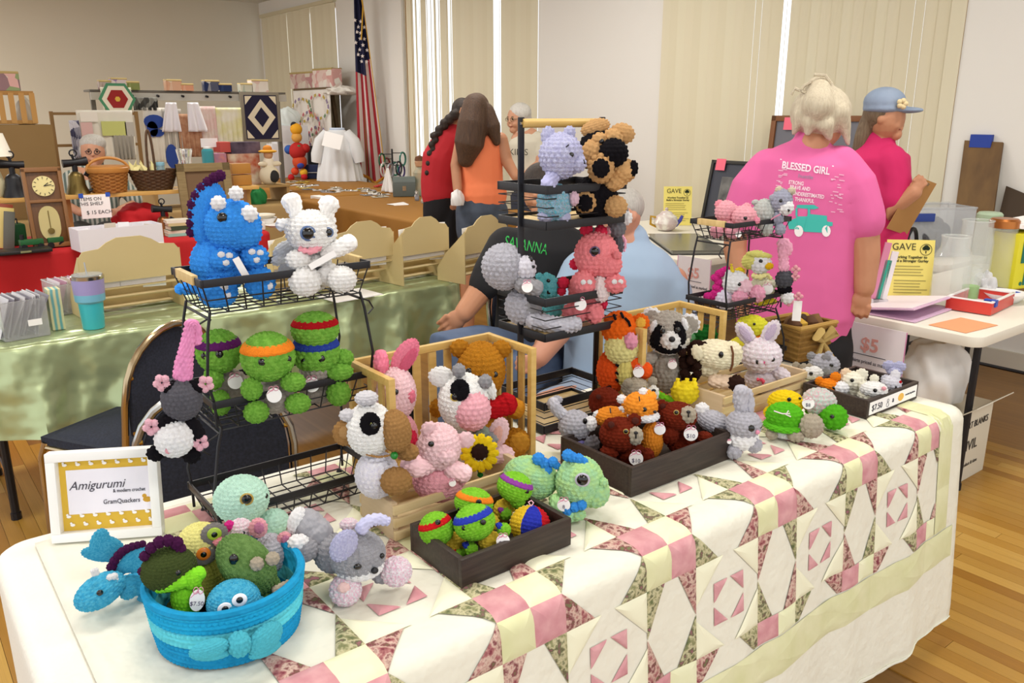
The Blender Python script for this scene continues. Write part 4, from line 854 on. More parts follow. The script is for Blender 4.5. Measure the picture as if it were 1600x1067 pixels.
for u, v, ro in ((362, 150, -25), (602, 190, 30)): a = p.B('ear', u, v, 66, 64, yarn('#e9e6ea'), d=-20, rz=26, roll=ro); p.B('inner_ear', u+4, v+6, 52, 50, yRC, on=a, rz=12)
p.B('body', 450, 490, 112, 145, yRC, d=-20); p.T('arm', [(370, 400, 40, 36), (325, 425, 50, 36)], yRC); p.B('arm', 570, 300, 34, 30, yarn('#e9e0cc'), d=60); p.tag(495, 450, 28, 130)
p = cp('plush_turtle', 'dark green plush turtle shell behind the horse plush', ZG, 700, 420, 1.62, G5)
p.B('shell', 702, 262, 78, 66, yDGN, d=0); h = p.B('head', 610, 275, 40, 36, yarn('#5d9a6a'), d=30); p.E(600, 270, 8, h); p.B('body', 702, 360, 60, 60, yDGN, d=-10)
p = cp('plush_horse', 'cream plush horse with dark brown mane and brown bridle lying in the crate', ZG, 800, 600, 1.44, G5)
h = p.B('head', 780, 385, 152, 92, yCRM, d=0, roll=4); p.B('muzzle', 870, 375, 70, 72, yCRM, d=20); p.B('neck', 720, 450, 80, 75, yCRM, d=-10); p.B('ear', 655, 372, 34, 48, yCRM, d=100, roll=-20, rz=20); p.E(807, 386, 15, h, ry=21); p.E(906, 376, 9, h, ry=14)
random.seed(5)
for k in range(34): a = random.uniform(0, 6.3); q_ = math.sqrt(random.random()); p.B('mane_curl', 605+78*q_*math.cos(a), 440+115*q_*math.sin(a), 27, 27, yDBR, d=random.uniform(-20, 60), n=6)
for k in range(9): p.B('mane_curl', 640+12*k, 312+8*math.sin(k*2)+k*3, 22, 20, yDBR, d=30, n=6)
p.line('bridle', [(690, 465), (750, 472), (820, 468), (868, 450)], 7, yBRN if False else mat('#6b4226', .8), on=h); p.line('bridle', [(872, 330, 100), (884, 380, 104), (880, 450, 95), (865, 490, 80)], 7, mat('#6b4226', .8))
l = p.T('leg', [(760, 555, 40, 42), (840, 562, 60, 45), (890, 568, 70, 42)], yarn('#e6cdb4')); p.B('hoof', 905, 570, 50, 50, yDBR, d=95)
p = cp('plush_rabbit', 'white plush rabbit with speckled ears sitting in the second crate', ZG, 1080, 590, 1.42, G5)
yWS = yarn('#efe9ee', '#e7d3dd', 12); h = p.B('head', 1065, 392, 125, 112, yWS, d=10)
for u, v, ro in ((962, 252, -38), (1125, 242, 24)): a = p.B('ear', u, v, 48, 82, yWS, d=0, rz=26, roll=ro); p.B('inner_ear', u, v, 26, 55, yarn('#ddd2e6', '#c2a6c8', 12), on=a, rz=10, roll=ro)
p.E(1040, 432, 16, h); p.E(1137, 417, 15, h); p.B('nose', 1090, 435, 17, 10, yarn('#e5679a'), on=h, rz=8, n=5); p.line('mouth', [(1092, 445), (1094, 466)], 3, mat('#d8588c', .8), on=h)
p.B('body', 1075, 545, 112, 85, yWS, d=-20); p.B('arm', 1190, 510, 60, 40, yWS, d=20, roll=20); p.T('collar_bow', [(1040, 545, 100, 8), (1075, 550, 110, 10), (1075, 570, 108, 6)], yarn('#d9566a'), st=5)
p = cp('crochet_tulip', 'yellow crochet tulip with green stem leaning on the raccoon', ZG, 560, 690, 1.47, G5)
h = p.B('bloom', 575, 628, 86, 72, yYEL if False else yarn('#e8cf2a'), d=0)
for u in (525, 585, 632): p.T('petal', [(u, 590, 20, 26), (u+4, 545, 15, 10)], yarn('#e8cf2a'))
p.T('stem', [(520, 690, -10, 16), (430, 650, -20, 18), (400, 635, -30, 18)], yLGN); p.T('leaf', [(500, 690, -30, 12), (400, 625, -40, 16)], yarn('#d9651c'))
p = cp('plush_duck', 'bright yellow plush toy tucked behind the white rabbit', ZG, 1000, 420, 1.63, G5)
h = p.B('head', 1005, 205, 98, 72, yarn('#d3cf3a'), d=0); p.B('body', 960, 350, 110, 80, yarn('#dfd23a'), d=0); p.B('wing', 905, 330, 60, 36, yarn('#e8da4a'), d=50, rz=20); p.B('bill', 1060, 285, 36, 20, yORG, d=60); p.E(1020, 190, 9, h)
# ---------------------------------------------------------------- right part of the table
p = PL('plush_rabbit', 'grey plush rabbit with folded ears and pink nose beside the bear box', 'toy', bz(ZH, 340, 985, TZ), ZH)
p.B('body', 340, 860, 98, 78, yW, d=22); h = p.B('head', 345, 770, 112, 95, yLGY, d=20); p.B('back', 150, 755, 115, 72, yLGY, d=-90, roll=18); p.B('tail', 72, 676, 48, 48, yW, d=-120)
p.T('ear', [(335, 690, 0, 38), (325, 610, 0, 48), (330, 550, 0, 46)], yLGY); p.T('ear', [(375, 690, -10, 30), (385, 630, -20, 30), (370, 560, -20, 30)], yLGY)
p.E(393, 797, 24, h); p.E(452, 786, 14, h); p.B('nose', 436, 822, 14, 13, yarn('#e59ab4'), d=98); p.B('foot', 280, 945, 52, 52, yLGY, d=60); p.B('foot', 412, 905, 52, 50, yLGY, d=40); p.tag(250, 885, 14, 90)
p = PL('plush_chick', 'yellow plush turtle standing behind the green-shelled one', 'toy', bz(ZH, 640, 770, TZ), ZH)
h = p.B('head', 622, 625, 112, 78, yYEL, d=0); p.B('body', 600, 700, 118, 60, yYEL, d=-10); p.E(645, 607, 14, h); p.E(715, 600, 9, h)
p = PL('plush_turtle', 'plush turtle with grass green shell and grey head on the quilt', 'toy', bz(ZH, 640, 868, TZ), ZH)
sh = p.B('shell', 615, 715, 118, 88, yLGN if False else yarn('#55ad20'), d=0, rz=105); p.B('shell_brim', 613, 775, 132, 36, yarn('#5fb828'), d=5, rz=120); h = p.B('head', 788, 780, 76, 78, yTAU, d=40); p.E(815, 832, 11, h); p.B('belly', 620, 820, 105, 42, yarn('#e2e2e6'), d=-5); p.B('leg', 530, 835, 38, 34, yTAU, d=60); p.B('leg', 688, 842, 52, 42, yTAU, d=70)
p.line('string_bow', [(545, 682), (600, 700), (650, 700), (640, 680), (622, 705), (655, 720)], 3, mat('#e9d9df', .8), on=sh)
p = PL('plush_turtle', 'plush turtle with pale mint flecked shell and bright green head', 'toy', bz(ZH, 900, 800, TZ), ZH)
sh = p.B('shell', 840, 622, 108, 90, yarn('#c4dfd2', '#dfb4bc', 9), d=-30, rz=100); h = p.B('head', 940, 722, 82, 80, yarn('#4fa51e'), d=60); p.E(927, 720, 14, h); p.B('body', 850, 690, 95, 40, yarn('#5fb828'), d=-20); p.tag(770, 632, 38, 90, '$8')
G6 = 'mice in the right dark box'
def mouse(label, b, parts, eyes, Z=ZH, nm='plush_mouse'):
    p = PL(nm, label, 'toy', b, Z, G6, 6.5); h = None
    for q_ in parts:
        r_ = p.B(q_[0], *q_[1:5], q_[5], d=q_[6] if len(q_) > 6 else 0, rz=q_[3]*.5 if q_[0] == 'ear' else None); h = r_ if q_[0] == 'head' else h
    for u, v in eyes: p.E(u, v, 13, h)
mb_ = lambda u, v: bz(ZH, u, v, TZ+.012)
yO2 = yarn('#e8821e'); yCW = yarn('#eee6d2')
mouse('orange and white plush mouse at the left of the price-strip box', mb_(930, 600), [('head', 915, 515, 66, 46, yO2), ('ear', 845, 487, 28, 30, yO2), ('ear', 950, 457, 32, 30, yO2), ('muzzle', 985, 532, 50, 42, yW, 20), ('body', 930, 560, 60, 40, yO2, -10)], [(937, 532)])
mouse('cream plush mouse with peach inner ears in the price-strip box', mb_(1080, 600), [('head', 1068, 485, 76, 62, yCW), ('ear', 1018, 437, 34, 36, yarn('#e8cdae')), ('ear', 1122, 442, 38, 38, yCW), ('body', 1080, 550, 72, 50, yCW, -10)], [(1058, 481)])
mouse('white plush mouse with pink nose at the front of the price-strip box', mb_(1190, 640), [('head', 1200, 540, 84, 52, yarn('#ecebe6')), ('ear', 1205, 468, 28, 26, yCW, -20), ('ear', 1135, 520, 30, 30, yCW), ('nose', 1268, 535, 14, 12, yPNK, 60), ('body', 1170, 580, 70, 40, yCW, -10)], [(1210, 547)])
mouse('pale grey plush mouse with tall ears at the right of the price-strip box', mb_(1310, 600), [('head', 1315, 500, 62, 52, yarn('#d0cfd8')), ('ear', 1342, 452, 30, 40, yarn('#dedde4')), ('ear', 1280, 470, 28, 26, yarn('#c4c3cf')), ('body', 1310, 560, 60, 40, yLGY, -10), ('nose', 1375, 492, 10, 10, yRED, 20)], [(1340, 524)])
G6 = 'mice standing around the right dark box'
mouse('lilac plush mouse with two round ears behind the price-strip box', V((2.43, 1.37, TZ)), [('head', 1338, 425, 45, 38, yLIL), ('ear', 1302, 385, 38, 32, yLIL), ('ear', 1370, 390, 38, 32, yLIL)], [(1340, 430)])
mouse('grey plush hamster with white snout left of the price-strip box', bz(ZH, 880, 440, TZ), [('head', 875, 375, 95, 68, yLGY), ('ear', 888, 333, 28, 28, yGRY, 50), ('ear', 905, 312, 24, 24, yLGY, -20), ('tail', 790, 322, 28, 28, yGRY), ('body', 860, 410, 80, 40, yLGY, -10)], [(922, 383)], nm='plush_hamster')
mouse('small white and grey plush hamster by the crate corner', bz(ZH, 790, 475, TZ), [('head', 795, 432, 68, 46, yarn('#e9e6e2')), ('ear', 740, 397, 26, 28, yTAU), ('ear', 775, 395, 24, 24, yTAU), ('ear', 690, 385, 24, 26, yTAU, -20), ('body', 770, 460, 55, 30, yTAU, -10)], [(788, 437)], nm='plush_hamster')
# ---------------------------------------------------------------- second rack toys
G7 = 'toys on the right wire rack'
p = PL('plush_pig', 'pink plush pig with curly ball tail in the top tray of the right rack', 'toy', bz(ZK, 390, 455, 1.211), ZK, G7, 6)
p.B('body', 345, 282, 78, 80, yPNK, d=-20); h = p.B('head', 475, 315, 88, 76, yPNK, d=30); p.B('snout', 558, 345, 32, 28, yarn('#e88fa6'), d=50); p.B('ear', 495, 247, 30, 28, yPNK, d=20, rz=14); p.B('ear', 405, 265, 32, 28, yPNK, d=40, rz=14, roll=-40); p.B('tail', 298, 230, 33, 32, yarn('#e9909f'), d=-30); p.E(485, 328, 14, h); p.B('foot', 278, 425, 46, 44, yarn('#e7a2b2'), d=60); p.B('foot', 395, 430, 52, 46, yarn('#e7a2b2'), d=80); p.B('belly', 370, 380, 75, 55, yPNK, d=-10); p.tag(435, 445, 22, 150)
p = PL('plush_goat', 'grey plush goat with white face and beige horns in the top tray', 'toy', bz(ZK, 660, 445, 1.211), ZK, G7, 6)
p.B('body', 620, 300, 85, 108, yarn('#b7bab6'), d=-20); h = p.B('head', 748, 205, 76, 85, yarn('#9b9dae'), d=0); f_ = p.B('face', 778, 250, 54, 54, yW, d=35); p.E(742, 202, 13, h); p.line('mouth', [(795, 265), (800, 282), (806, 268)], 3, BLACK, on=f_)
for u, v in ((730, 125), (820, 132)): p.B('horn', u, v, 28, 26, yarn('#c9bda6'), d=0)
p.B('ear', 690, 180, 30, 24, yarn('#a4a6b4'), d=40, rz=12); p.B('chest', 720, 330, 40, 60, yarn('#9b9dae'), d=10); p.B('leg', 640, 405, 44, 48, yarn('#b7bab6'), d=60); p.B('leg', 740, 410, 36, 40, yarn('#9b9dae'), d=50); p.B('tail', 560, 215, 28, 20, yarn('#b7bab6'), d=-20); p.line('collar', [(670, 340, 70), (700, 320, 75), (740, 300, 70)], 4, mat('#d98aa6', .8))
p = PL('plush_unicorn', 'white plush unicorn with magenta mane in the lower tray of the right rack', 'toy', bz(ZK, 420, 990, .951), ZK, G7, 6)
p.B('body', 345, 905, 85, 85, yarn('#dcd6ea'), d=-20); h = p.B('head', 415, 795, 92, 82, yW, d=10); p.B('muzzle', 475, 830, 58, 60, yarn('#efc0cc'), d=50); p.E(442, 808, 14, h); p.B('ear', 362, 752, 26, 46, yW, d=40, rz=14); p.T('horn', [(388, 715, 20, 14), (384, 665, 20, 6)], yarn('#d9c23a'))
for u, v in ((300, 730), (330, 715), (270, 760), (295, 790), (280, 830), (305, 850), (270, 870), (410, 750), (415, 790), (350, 705), (245, 890), (215, 895)): p.B('mane_curl', u, v, 34, 28, yMAG, d=0, n=6)
p.B('foot', 447, 905, 56, 50, yarn('#eeb3c6', '#e48fae', 9), d=90); p.B('foot', 570, 877, 56, 60, yarn('#eeb3c6', '#e48fae', 9), d=60)
p = PL('plush_duck', 'white plush duck in a yellow bonnet and scarf on the right rack', 'toy', bz(ZK, 630, 960, .951), ZK, G7, 6)
p.B('body', 605, 840, 88, 95, yarn('#eeeacb'), d=-20); h = p.B('head', 595, 655, 74, 76, yW, d=10); p.B('bonnet', 552, 632, 90, 66, yarn('#d8d478'), d=-15, roll=-20); p.B('bonnet_brim', 585, 595, 88, 24, yarn('#d8d478'), d=15, roll=5); p.B('bill', 655, 675, 32, 24, yarn('#efb81e'), d=55); p.E(597, 640, 14, h)
p.T('scarf', [(540, 745, 50, 14), (590, 755, 70, 18), (640, 740, 60, 14), (670, 765, 55, 10)], yarn('#e6df9a')); p.T('wing', [(650, 790, 40, 26), (705, 805, 40, 28)], yarn('#efeccf')); p.B('wing', 445, 712, 34, 26, yarn('#e2c92c'), d=-20); p.tag(645, 840, 40, 95); p.B('foot', 600, 940, 50, 24, yarn('#e8d43a'), d=40); p.B('foot', 670, 930, 40, 24, yarn('#e8d43a'), d=40)
p = PL('plush_opossum', 'charcoal plush opossum hanging by its pink tail from the right rack', 'toy', by(ZK, 770, 850, 1.61), ZK, G7, 6)
p.T('tail', [(790, 575, 0, 30), (790, 530, 0, 34), (755, 505, 0, 36), (760, 580, 0, 36), (762, 640, 0, 34), (765, 690, 0, 36)], yarn('#dfa0b6')); p.B('body', 768, 770, 62, 68, yarn('#4b4b51'), d=0); h = p.B('head', 790, 905, 46, 46, yW, d=10); p.E(805, 915, 7, h)
for u, v in ((850, 700), (845, 752), (800, 935), (870, 895)):
    for k in range(4): p.B('toe', u+20*math.cos(k*1.57), v+18*math.sin(k*1.57), 15, 14, yPNK, d=20, n=5)
p.B('leg', 770, 845, 50, 40, yBLK, d=0)
MB().box((0, 0, 0), (60*p.u, .001, 150*p.u)).build('price_card', PAPER, p.root, mx=M.Translation(p.loc(860, 1000, 10)))
# ---------------------------------------------------------------- framed sign, wicker basket with burlap bow
A0, A1 = az(85, 846, TZ), az(256, 833, TZ); c = (A0+A1)/2; dx = (A1-A0); wfr = dx.length; ang = math.atan2(dx.y, dx.x)
fr = empty('picture_frame', c, ang, 'white framed sign with yellow duck border on the table end', 'sign'); TL = M.Rotation(rad(-9), 4, 'X'); hf = .185; bw = .018
for (x, z, w, h_) in ((0, bw/2, wfr, bw), (0, hf-bw/2, wfr, bw), (-wfr/2+bw/2, hf/2, bw, hf-2*bw), (wfr/2-bw/2, hf/2, bw, hf-2*bw)): MB().box((x, 0, z), (w, .028, h_)).build('frame_side', WHITE, fr, bevel=.001, mx=TL)
MB().box((0, .008, hf/2), (wfr-2*bw, .003, hf-2*bw)).build('yellow_mount', mat('#d9b23c', .8), fr, mx=TL); MB().box((.006, .0055, hf/2+.006), (wfr-2*bw-.014, .002, hf*.50)).build('printed_card', mat('#efecf6', .6), fr, mx=TL)
MB().box((0, .05, hf*.42), (.05, .003, hf*.8)).build('easel_back', mat('#8a7a60', .8), fr, mx=TL @ M.Rotation(rad(8), 4, 'X'))
ik = mat('#4d4a55', .7); text('Amigurumi', .025, ik, fr, TL @ face_mx((-.018, .0040, hf*.60), (1, 0, 0), (0, 0, 1)), sx=.95, shear=.35); text('& modern crochet', .0105, ik, fr, TL @ face_mx((.044, .0040, hf*.52), (1, 0, 0), (0, 0, 1)), sx=.8); text('GramQuackers', .0135, ik, fr, TL @ face_mx((.028, .0040, hf*.40), (1, 0, 0), (0, 0, 1)), sx=.85)
def duck(x, z, s, m): 
    mb = MB().lathe([(s, -.0008), (s, .0008)], 12, sy=.65).mesh('d'); o = link('printed_duck', mb, m, fr, TL @ M.Translation((x, .0048, z)) @ M.Rotation(PI/2, 4, 'X'))
    MB().lathe([(s*.5, -.0008), (s*.5, .0008)], 10, c=(-s*.6, s*.85, 0)).build('duck_head', m, o, mx=M())
for k in range(7): duck(-wfr/2+.03+k*(wfr-.06)/6, hf-bw-.011, .0045, PAPER); duck(-wfr/2+.03+k*(wfr-.06)/6, bw+.03, .0045, PAPER); duck(-wfr/2+.036+k*(wfr-.06)/6, bw+.012, .0045, PAPER)
duck(.078, hf*.40, .009, mat('#c99a2e', .7))
# ---------------------------------------------------------------- furniture and goods behind
def pane(name, label, cat, x0, y0, x1, y1, Y, th, m, group=None, bevel=.002, sit=None, grain=False):
    """upright slab whose front lies in the plane Y, spanning a photo box; sit = height it stands on"""
    a, b = ay(x0, (y0+y1)/2, Y), ay(x1, (y0+y1)/2, Y); zt = ay((x0+x1)/2, y0, Y).z; zb = sit if sit is not None else ay((x0+x1)/2, y1, Y).z
    w, h = b.x-a.x, zt-zb; c = V(((a.x+b.x)/2, Y+th/2, zb))
    o = MB().box((0, 0, h/2), (w, th, h)).build(name, m, bevel=bevel); o.location = c; tag(o, label, cat, group); o['w'] = w; o['h'] = h
    return o
def root_at(name, label, cat, px, py, z, group=None, rz=0, plane=None):
    p = az(px, py, z) if plane is None else ay(px, py, plane)
    if plane is not None: p.z = z
    return empty(name, p, rz, label, cat, group)
# banquet chairs
def chair(label, x, y, rz, fr, pad, s=1.0):
    o = empty('banquet_chair', (x, y, 0), rad(rz), label, 'chair'); w = .21
    st = MB(); st.grid(lambda a, b: V(((a-.5)*2*w, (b-.5)*.42, .43+.03*math.sin(PI*a)**.4*math.sin(PI*b)**.4)), 14, 14); st.box((0, 0, .425), (2*w, .42, .03)); st.build('seat', pad, o)
    arc = [V((-w, .20, .10)), V((-w, .21, .45)), V((-w-.005, .24, .62))]+[V((-(w+.005)*math.cos(t), .25+.03*math.sin(t), .66+.21*math.sin(t))) for t in [PI*k/12 for k in range(13)]]+[V((w+.005, .24, .62)), V((w, .21, .45)), V((w, .20, .10))]
    MB().tube(arc, .0125, 10).build('back_frame', fr, o)
    out = [(-w+.012, .50)]+[(-(w-.012)*math.cos(PI*k/14), .66+.195*math.sin(PI*k/14)) for k in range(15)]+[(w-.012, .50)]
    MB().prism(out, .03).build('backrest', pad, o, bevel=.008, mx=M.Translation((0, .245, 0)))
    for sx in (-1, 1):
        MB().tube([(sx*w, -.19, .42), (sx*(w+.01), -.21, .36), (sx*(w+.015), -.22, .0)], .0115, 8).build('leg', fr, o); MB().tube([(sx*w, .20, .12), (sx*w, .215, 0)], .0115, 8).build('leg', fr, o)
        MB().tube([(sx*w, -.2, .40), (sx*w, .2, .40)], .01, 8).build('seat_rail', fr, o)
        for z in (.52, .72): MB().tube([(sx*(w-.002), .262, z), (sx*(w-.02), .262, z)], .008, 8).build('bracket', mat('#b08a3a', .3, metal=1), o)
    return o
NAVY = mat('#20242f', .9, col2='#2b3040', cs=120, cw=.2, bump=.2, bs=300)
chair('navy padded banquet chair with gold-chrome frame facing the green table', .67, 3.27, -150, mat('#b9a584', .2, metal=1), NAVY)
chair('navy padded banquet chair with silver frame pushed behind the wire rack', .77, 2.51, 162, mat('#b7b7b4', .22, metal=1), NAVY)
# card stands on the green table
MDF = mat('#c9b583', .6, col2='#c2ad7a', cs=3, cw=.3); MDFE = mat('#8f7646', .7)
def card_stand(label, x, y, rz, w=.36, h=.34, d=.2):
    o = empty('card_stand', (x, y, .752), rad(rz), label, 'display stand', 'pale wooden card stands on the green table')
    top = [(-w/2, h*.45), (w/2, h*.45), (w/2, h*.78), (w/2-.02, h*.86), (w*.3, h*.88), (w*.22, h*.95), (w*.12, h), (-w*.12, h), (-w*.22, h*.95), (-w*.3, h*.88), (-w/2+.02, h*.86), (-w/2, h*.78)]
    MB().prism(top, .006).build('back_panel', MDF, o, mx=M.Translation((0, -d/2, 0)))
    for s in (-1, 1):
        sp = [(-d/2, 0), (d/2, 0), (d/2, h*.2), (d/6, h*.45), (-d/6, h*.62), (-d/2, h*.8)]
        MB().prism(sp, .006).build('side_panel', MDF, o, mx=M.Translation((s*w/2, 0, 0)) @ M.Rotation(PI/2, 4, 'Z'))
    for k, (yy, z) in enumerate(((-d*.3, h*.36), (0, h*.2), (d*.3, h*.04))):
        MB().box((0, yy, z), (w-.008, d/3, .005)).build('ledge', MDF, o); MB().box((0, yy+d/6, z+.025), (w-.008, .005, .05)).build('ledge_lip', MDF, o)
    for k in range(3): MB().box((-.09+.09*k, -d*.36, h*.36+.085), (.1, .003, .17+.012*k)).build('greeting_card', PAPER, o, mx=M.Rotation(rad(3*k-3), 4, 'Y'))
    return o
def stand_at(label, x0, x1, yb, rz=0, h=.34, Y=None):
    a = az((x0+x1)/2, yb, .752); w = (x1-x0)*((a-CAM).dot(FWD))/F/math.cos(rad(25)); card_stand(label, a.x, a.y+.1, rz, w, h)
stand_at('pale wooden card stand with curved top beside the tumbler', 145, 280, 490, 4)
stand_at('pale wooden card stand between the triceratops and white dragon', 430, 520, 465, 4)
stand_at('pale wooden card stand just right of the white dragon', 520, 620, 452, 8)
stand_at('pale wooden card stand with tall white cards, second from the right', 622, 706, 441, 8)
stand_at('rightmost pale wooden card stand beside the black T-shirt', 712, 800, 438, 12)
# tumbler, bins, tissue box
t = root_at('tumbler', 'lilac to turquoise steel tumbler with clear lid', 'cup', 147, 512, .752)
s_ = 1/ (F/((t.location-CAM).dot(FWD))); r_ = 24*s_
MB().lathe([(r_*.62, 0), (r_*.66, .004), (r_*.74, r_*1.7)], 28).build('lower_cup', mat('#3fb6c0', .35), t); MB().lathe([(r_*.74, r_*1.7), (r_*.9, r_*1.85), (r_*.92, r_*2.3)], 28).build('cup_middle', mat('#74b4cc', .35), t); MB().lathe([(r_*.92, r_*2.3), (r_*.97, r_*3.25)], 28).build('upper_cup', mat('#9d93c4', .35), t)
MB().lathe([(r_*.98, r_*3.25), (r_*1.0, r_*3.45), (r_*.94, r_*3.5), (r_*.9, r_*3.45)], 28).build('steel_rim', CHROME, t); MB().lathe([(r_*.9, r_*3.42), (r_*.9, r_*3.55), (r_*.5, r_*3.58)], 24).build('lid', mat('#dfe6ea', .1, trans=.6), t)
MB().tube([(0, 0, r_*3.5), (-.003, 0, r_*4.3)], .003, 8).build('straw', mat('#cfd6da', .2, trans=.5), t)
CLEAR = mat('#e9e9ea', .12, trans=.75, alpha=.75)
def clear_bin(label, x0, x1, yb, h, n, cols):
    a = az(x0, yb, .752); b = az(x1, yb, .752); w = (b-a).length*.9; c = (a+b)/2; o = empty('clear_bin', c+V((0, .08, 0)), rad(8), label, 'bin', 'clear plastic bins on the green table'); d = .2
    for s in (-1, 1): MB().box((s*w/2, 0, h/2), (.003, d, h)).build('bin_side', CLEAR, o); MB().box((0, s*d/2, h/2), (w, .003, h)).build('bin_wall', CLEAR, o)
    MB().box((0, 0, .002), (w, d, .004)).build('bin_floor', CLEAR, o); MB().tube([(-w/2, -d/2, h), (w/2, -d/2, h), (w/2, d/2, h), (-w/2, d/2, h)], .004, 6, True).build('bin_rim', CLEAR, o)
    random.seed(len(label))
    for k in range(n): MB().box((0, 0, 0), (.0022, d*.8, h*1.05)).build('packet', mat(cols[k % len(cols)], .4), o, mx=M.Translation((-w*.42+w*.84*k/(n-1), 0, h*.56)) @ M.Rotation(rad(random.uniform(6, 26)), 4, 'Y'))
    MB().box((w*.2, -d/2-.002, h*.4), (.05, .001, .025)).build('bin_label', PAPER, o)
clear_bin('clear plastic bin of packaged cards at the table edge', 2, 72, 528, .15, 12, ['#cfcdd2', '#8e8a96', '#d9d7db', '#6f6c78', '#e6e4e6'])
clear_bin('clear plastic bin with striped packets behind the tumbler', 88, 140, 488, .13, 8, ['#e2d6dc', '#b98aa0', '#dedad6', '#c9b8a8'])
o = pane('tissue_box', 'small striped cardboard box beside the clear bin', 'box', 76, 452, 97, 492, 3.7, .07, mat('#d6cfa0', .7, col2='#6aa6a8', kind='wave', cs=16, cw=.3, stretch=(1, 0, 1)), sit=.752)
o = MB().box((0, 0, .003), (.26, .2, .004)).build('paper_sheet', PAPER); o.location = az(545, 462, .753); o.rotation_euler.z = .1; tag(o, 'white paper sheet flat on the green satin', 'paper')
# clock and goods on the red table
WN = mat('#6e4722', .4, col2='#553416', cs=3, cw=.3, stretch=(20, 20, 2)); BRASS = mat('#6b5a30', .4, metal=.8); IRON = mat('#1d1d20', .45, metal=.3)
a, b = ay(28, 265, 6.12), ay(92, 265, 6.12); w = (b.x-a.x); cx = (a.x+b.x)/2; hh = a.z-.75
ck = empty('wall_clock', (cx+.02, 6.15, .752), 0, 'brown wooden pendulum clock with glass door leaning on the shelf', 'clock'); TLc = M.Rotation(rad(-9), 4, 'X')
MB().box((0, 0, hh/2), (w*.94, .08, hh)).build('case', WN, ck, bevel=.004, mx=TLc)
for (x, z, ww, h2) in ((-w*.45, hh/2, w*.1, hh), (w*.45, hh/2, w*.1, hh), (0, hh-.012, w, .03), (0, .012, w, .03), (0, hh*.58, w*.85, .02)): MB().box((x, -.045, z), (ww, .025, h2)).build('case_moulding', mat('#7d532a', .4), ck, bevel=.004, mx=TLc)
MB().lathe([(w*.28, 0), (w*.28, .012), (.001, .013)], 28).build('dial', mat('#d3c489', .5), ck, mx=TLc @ M.Translation((0, -.04, hh*.77)) @ M.Rotation(PI/2, 4, 'X'))
for k in range(12): MB().box((0, 0, w*.23), (.003, .002, .014)).build('hour_mark', IRON, ck, mx=TLc @ M.Translation((0, -.0545, hh*.77)) @ M.Rotation(k*PI/6, 4, 'Y'))
for an, l in ((55, .15), (80, .2)): MB().box((0, 0, w*l/2), (.004, .002, w*l)).build('clock_hand', IRON, ck, mx=TLc @ M.Translation((0, -.056, hh*.77)) @ M.Rotation(rad(an), 4, 'Y'))
ov = [(w*.27*math.cos(2*PI*k/24), hh*.3+hh*.22*math.copysign(abs(math.sin(2*PI*k/24))**.7, math.sin(2*PI*k/24))) for k in range(24)]
MB().prism(ov, .006).build('glass_door', mat('#b3a264', .12, spec=.8), ck, mx=TLc @ M.Translation((0, -.045, 0))); MB().lathe([(.02, 0), (.02, .006), (.001, .007)], 16).build('pendulum', BRASS, ck, mx=TLc @ M.Translation((0, -.052, hh*.2)) @ M.Rotation(PI/2, 4, 'X')); MB().box((0, -.051, hh*.34), (.005, .002, hh*.24)).build('pendulum_rod', BRASS, ck, mx=TLc)
# raised plank shelf
ZS_ = 1.055; Ysh = 6.55
pk = empty('plank_shelf', (1.35, Ysh, .752), 0, 'raised pine plank shelf along the red antiques table', 'shelf')
MB().box((0, 0, ZS_-.752-.014), (2.3, .2, .028)).build('plank', mat('#cfa45c', .5, col2='#c0924a', cs=3, stretch=(2, 30, 30), cw=.3), pk, bevel=.002)
for x in (-1.1, -.2, 1.1): MB().box((x, .05, (ZS_-.78)/2), (.03, .08, ZS_-.78)).build('shelf_support', mat('#b98f4e', .6), pk)
def shelf_root(nm, label, cat, px, py=300, Y=Ysh, z=ZS_+.001, g=None): p = ay(px, py, Y); return empty(nm, (p.x, Y, z), 0, label, cat, g)
PXM = ((V((1.5, Ysh, 1.05))-CAM).dot(FWD))/F
def blow_torch(label, o, s=1.0, tank=BRASS, tip=1):
    tag(o, label, 'blow torch', 'old blow torches on the antiques table'); k = PXM*s
    MB().lathe([(17*k, 0), (16*k, 2*k), (12*k, 14*k), (11*k, 26*k), (9*k, 30*k), (5*k, 33*k)], 24).build('tank', tank, o); MB().tube([(0, 0, 32*k), (0, 0, 44*k)], 4*k, 10).build('neck', IRON, o)
    MB().tube([(-16*k*tip, 0, 45*k), (0, 0, 46*k), (18*k*tip, 0, 48*k)], [6*k, 5*k, 7*k], 12).build('burner', IRON, o); MB().tube([(0, 0, 50*k), (-2*k, 0, 58*k)], 2*k, 8).build('valve_stem', IRON, o)
    MB().tube([V((5*k*math.cos(a), 0, 60*k+5*k*math.sin(a))) for a in [j*PI/5 for j in range(10)]], 1.2*k, 6, True).build('valve_ring', IRON, o); MB().tube([(12*k, 0, 30*k), (24*k, 0, 22*k), (25*k, 0, 6*k), (15*k, 0, 3*k)], 3*k, 8).build('handle', IRON, o)
blow_torch('old brass blow torch beside the handled basket', shelf_root('blow_torch', '', '', 122))
blow_torch('black iron blow torch left of the clock on the shelf', shelf_root('blow_torch', '', '', 24), tank=IRON, tip=-1)
blow_torch('copper blow torch standing on the red cloth by the books', root_at('blow_torch', '', '', 258, 366, .752), .85, mat('#7a4a24', .35, metal=.7), -1)
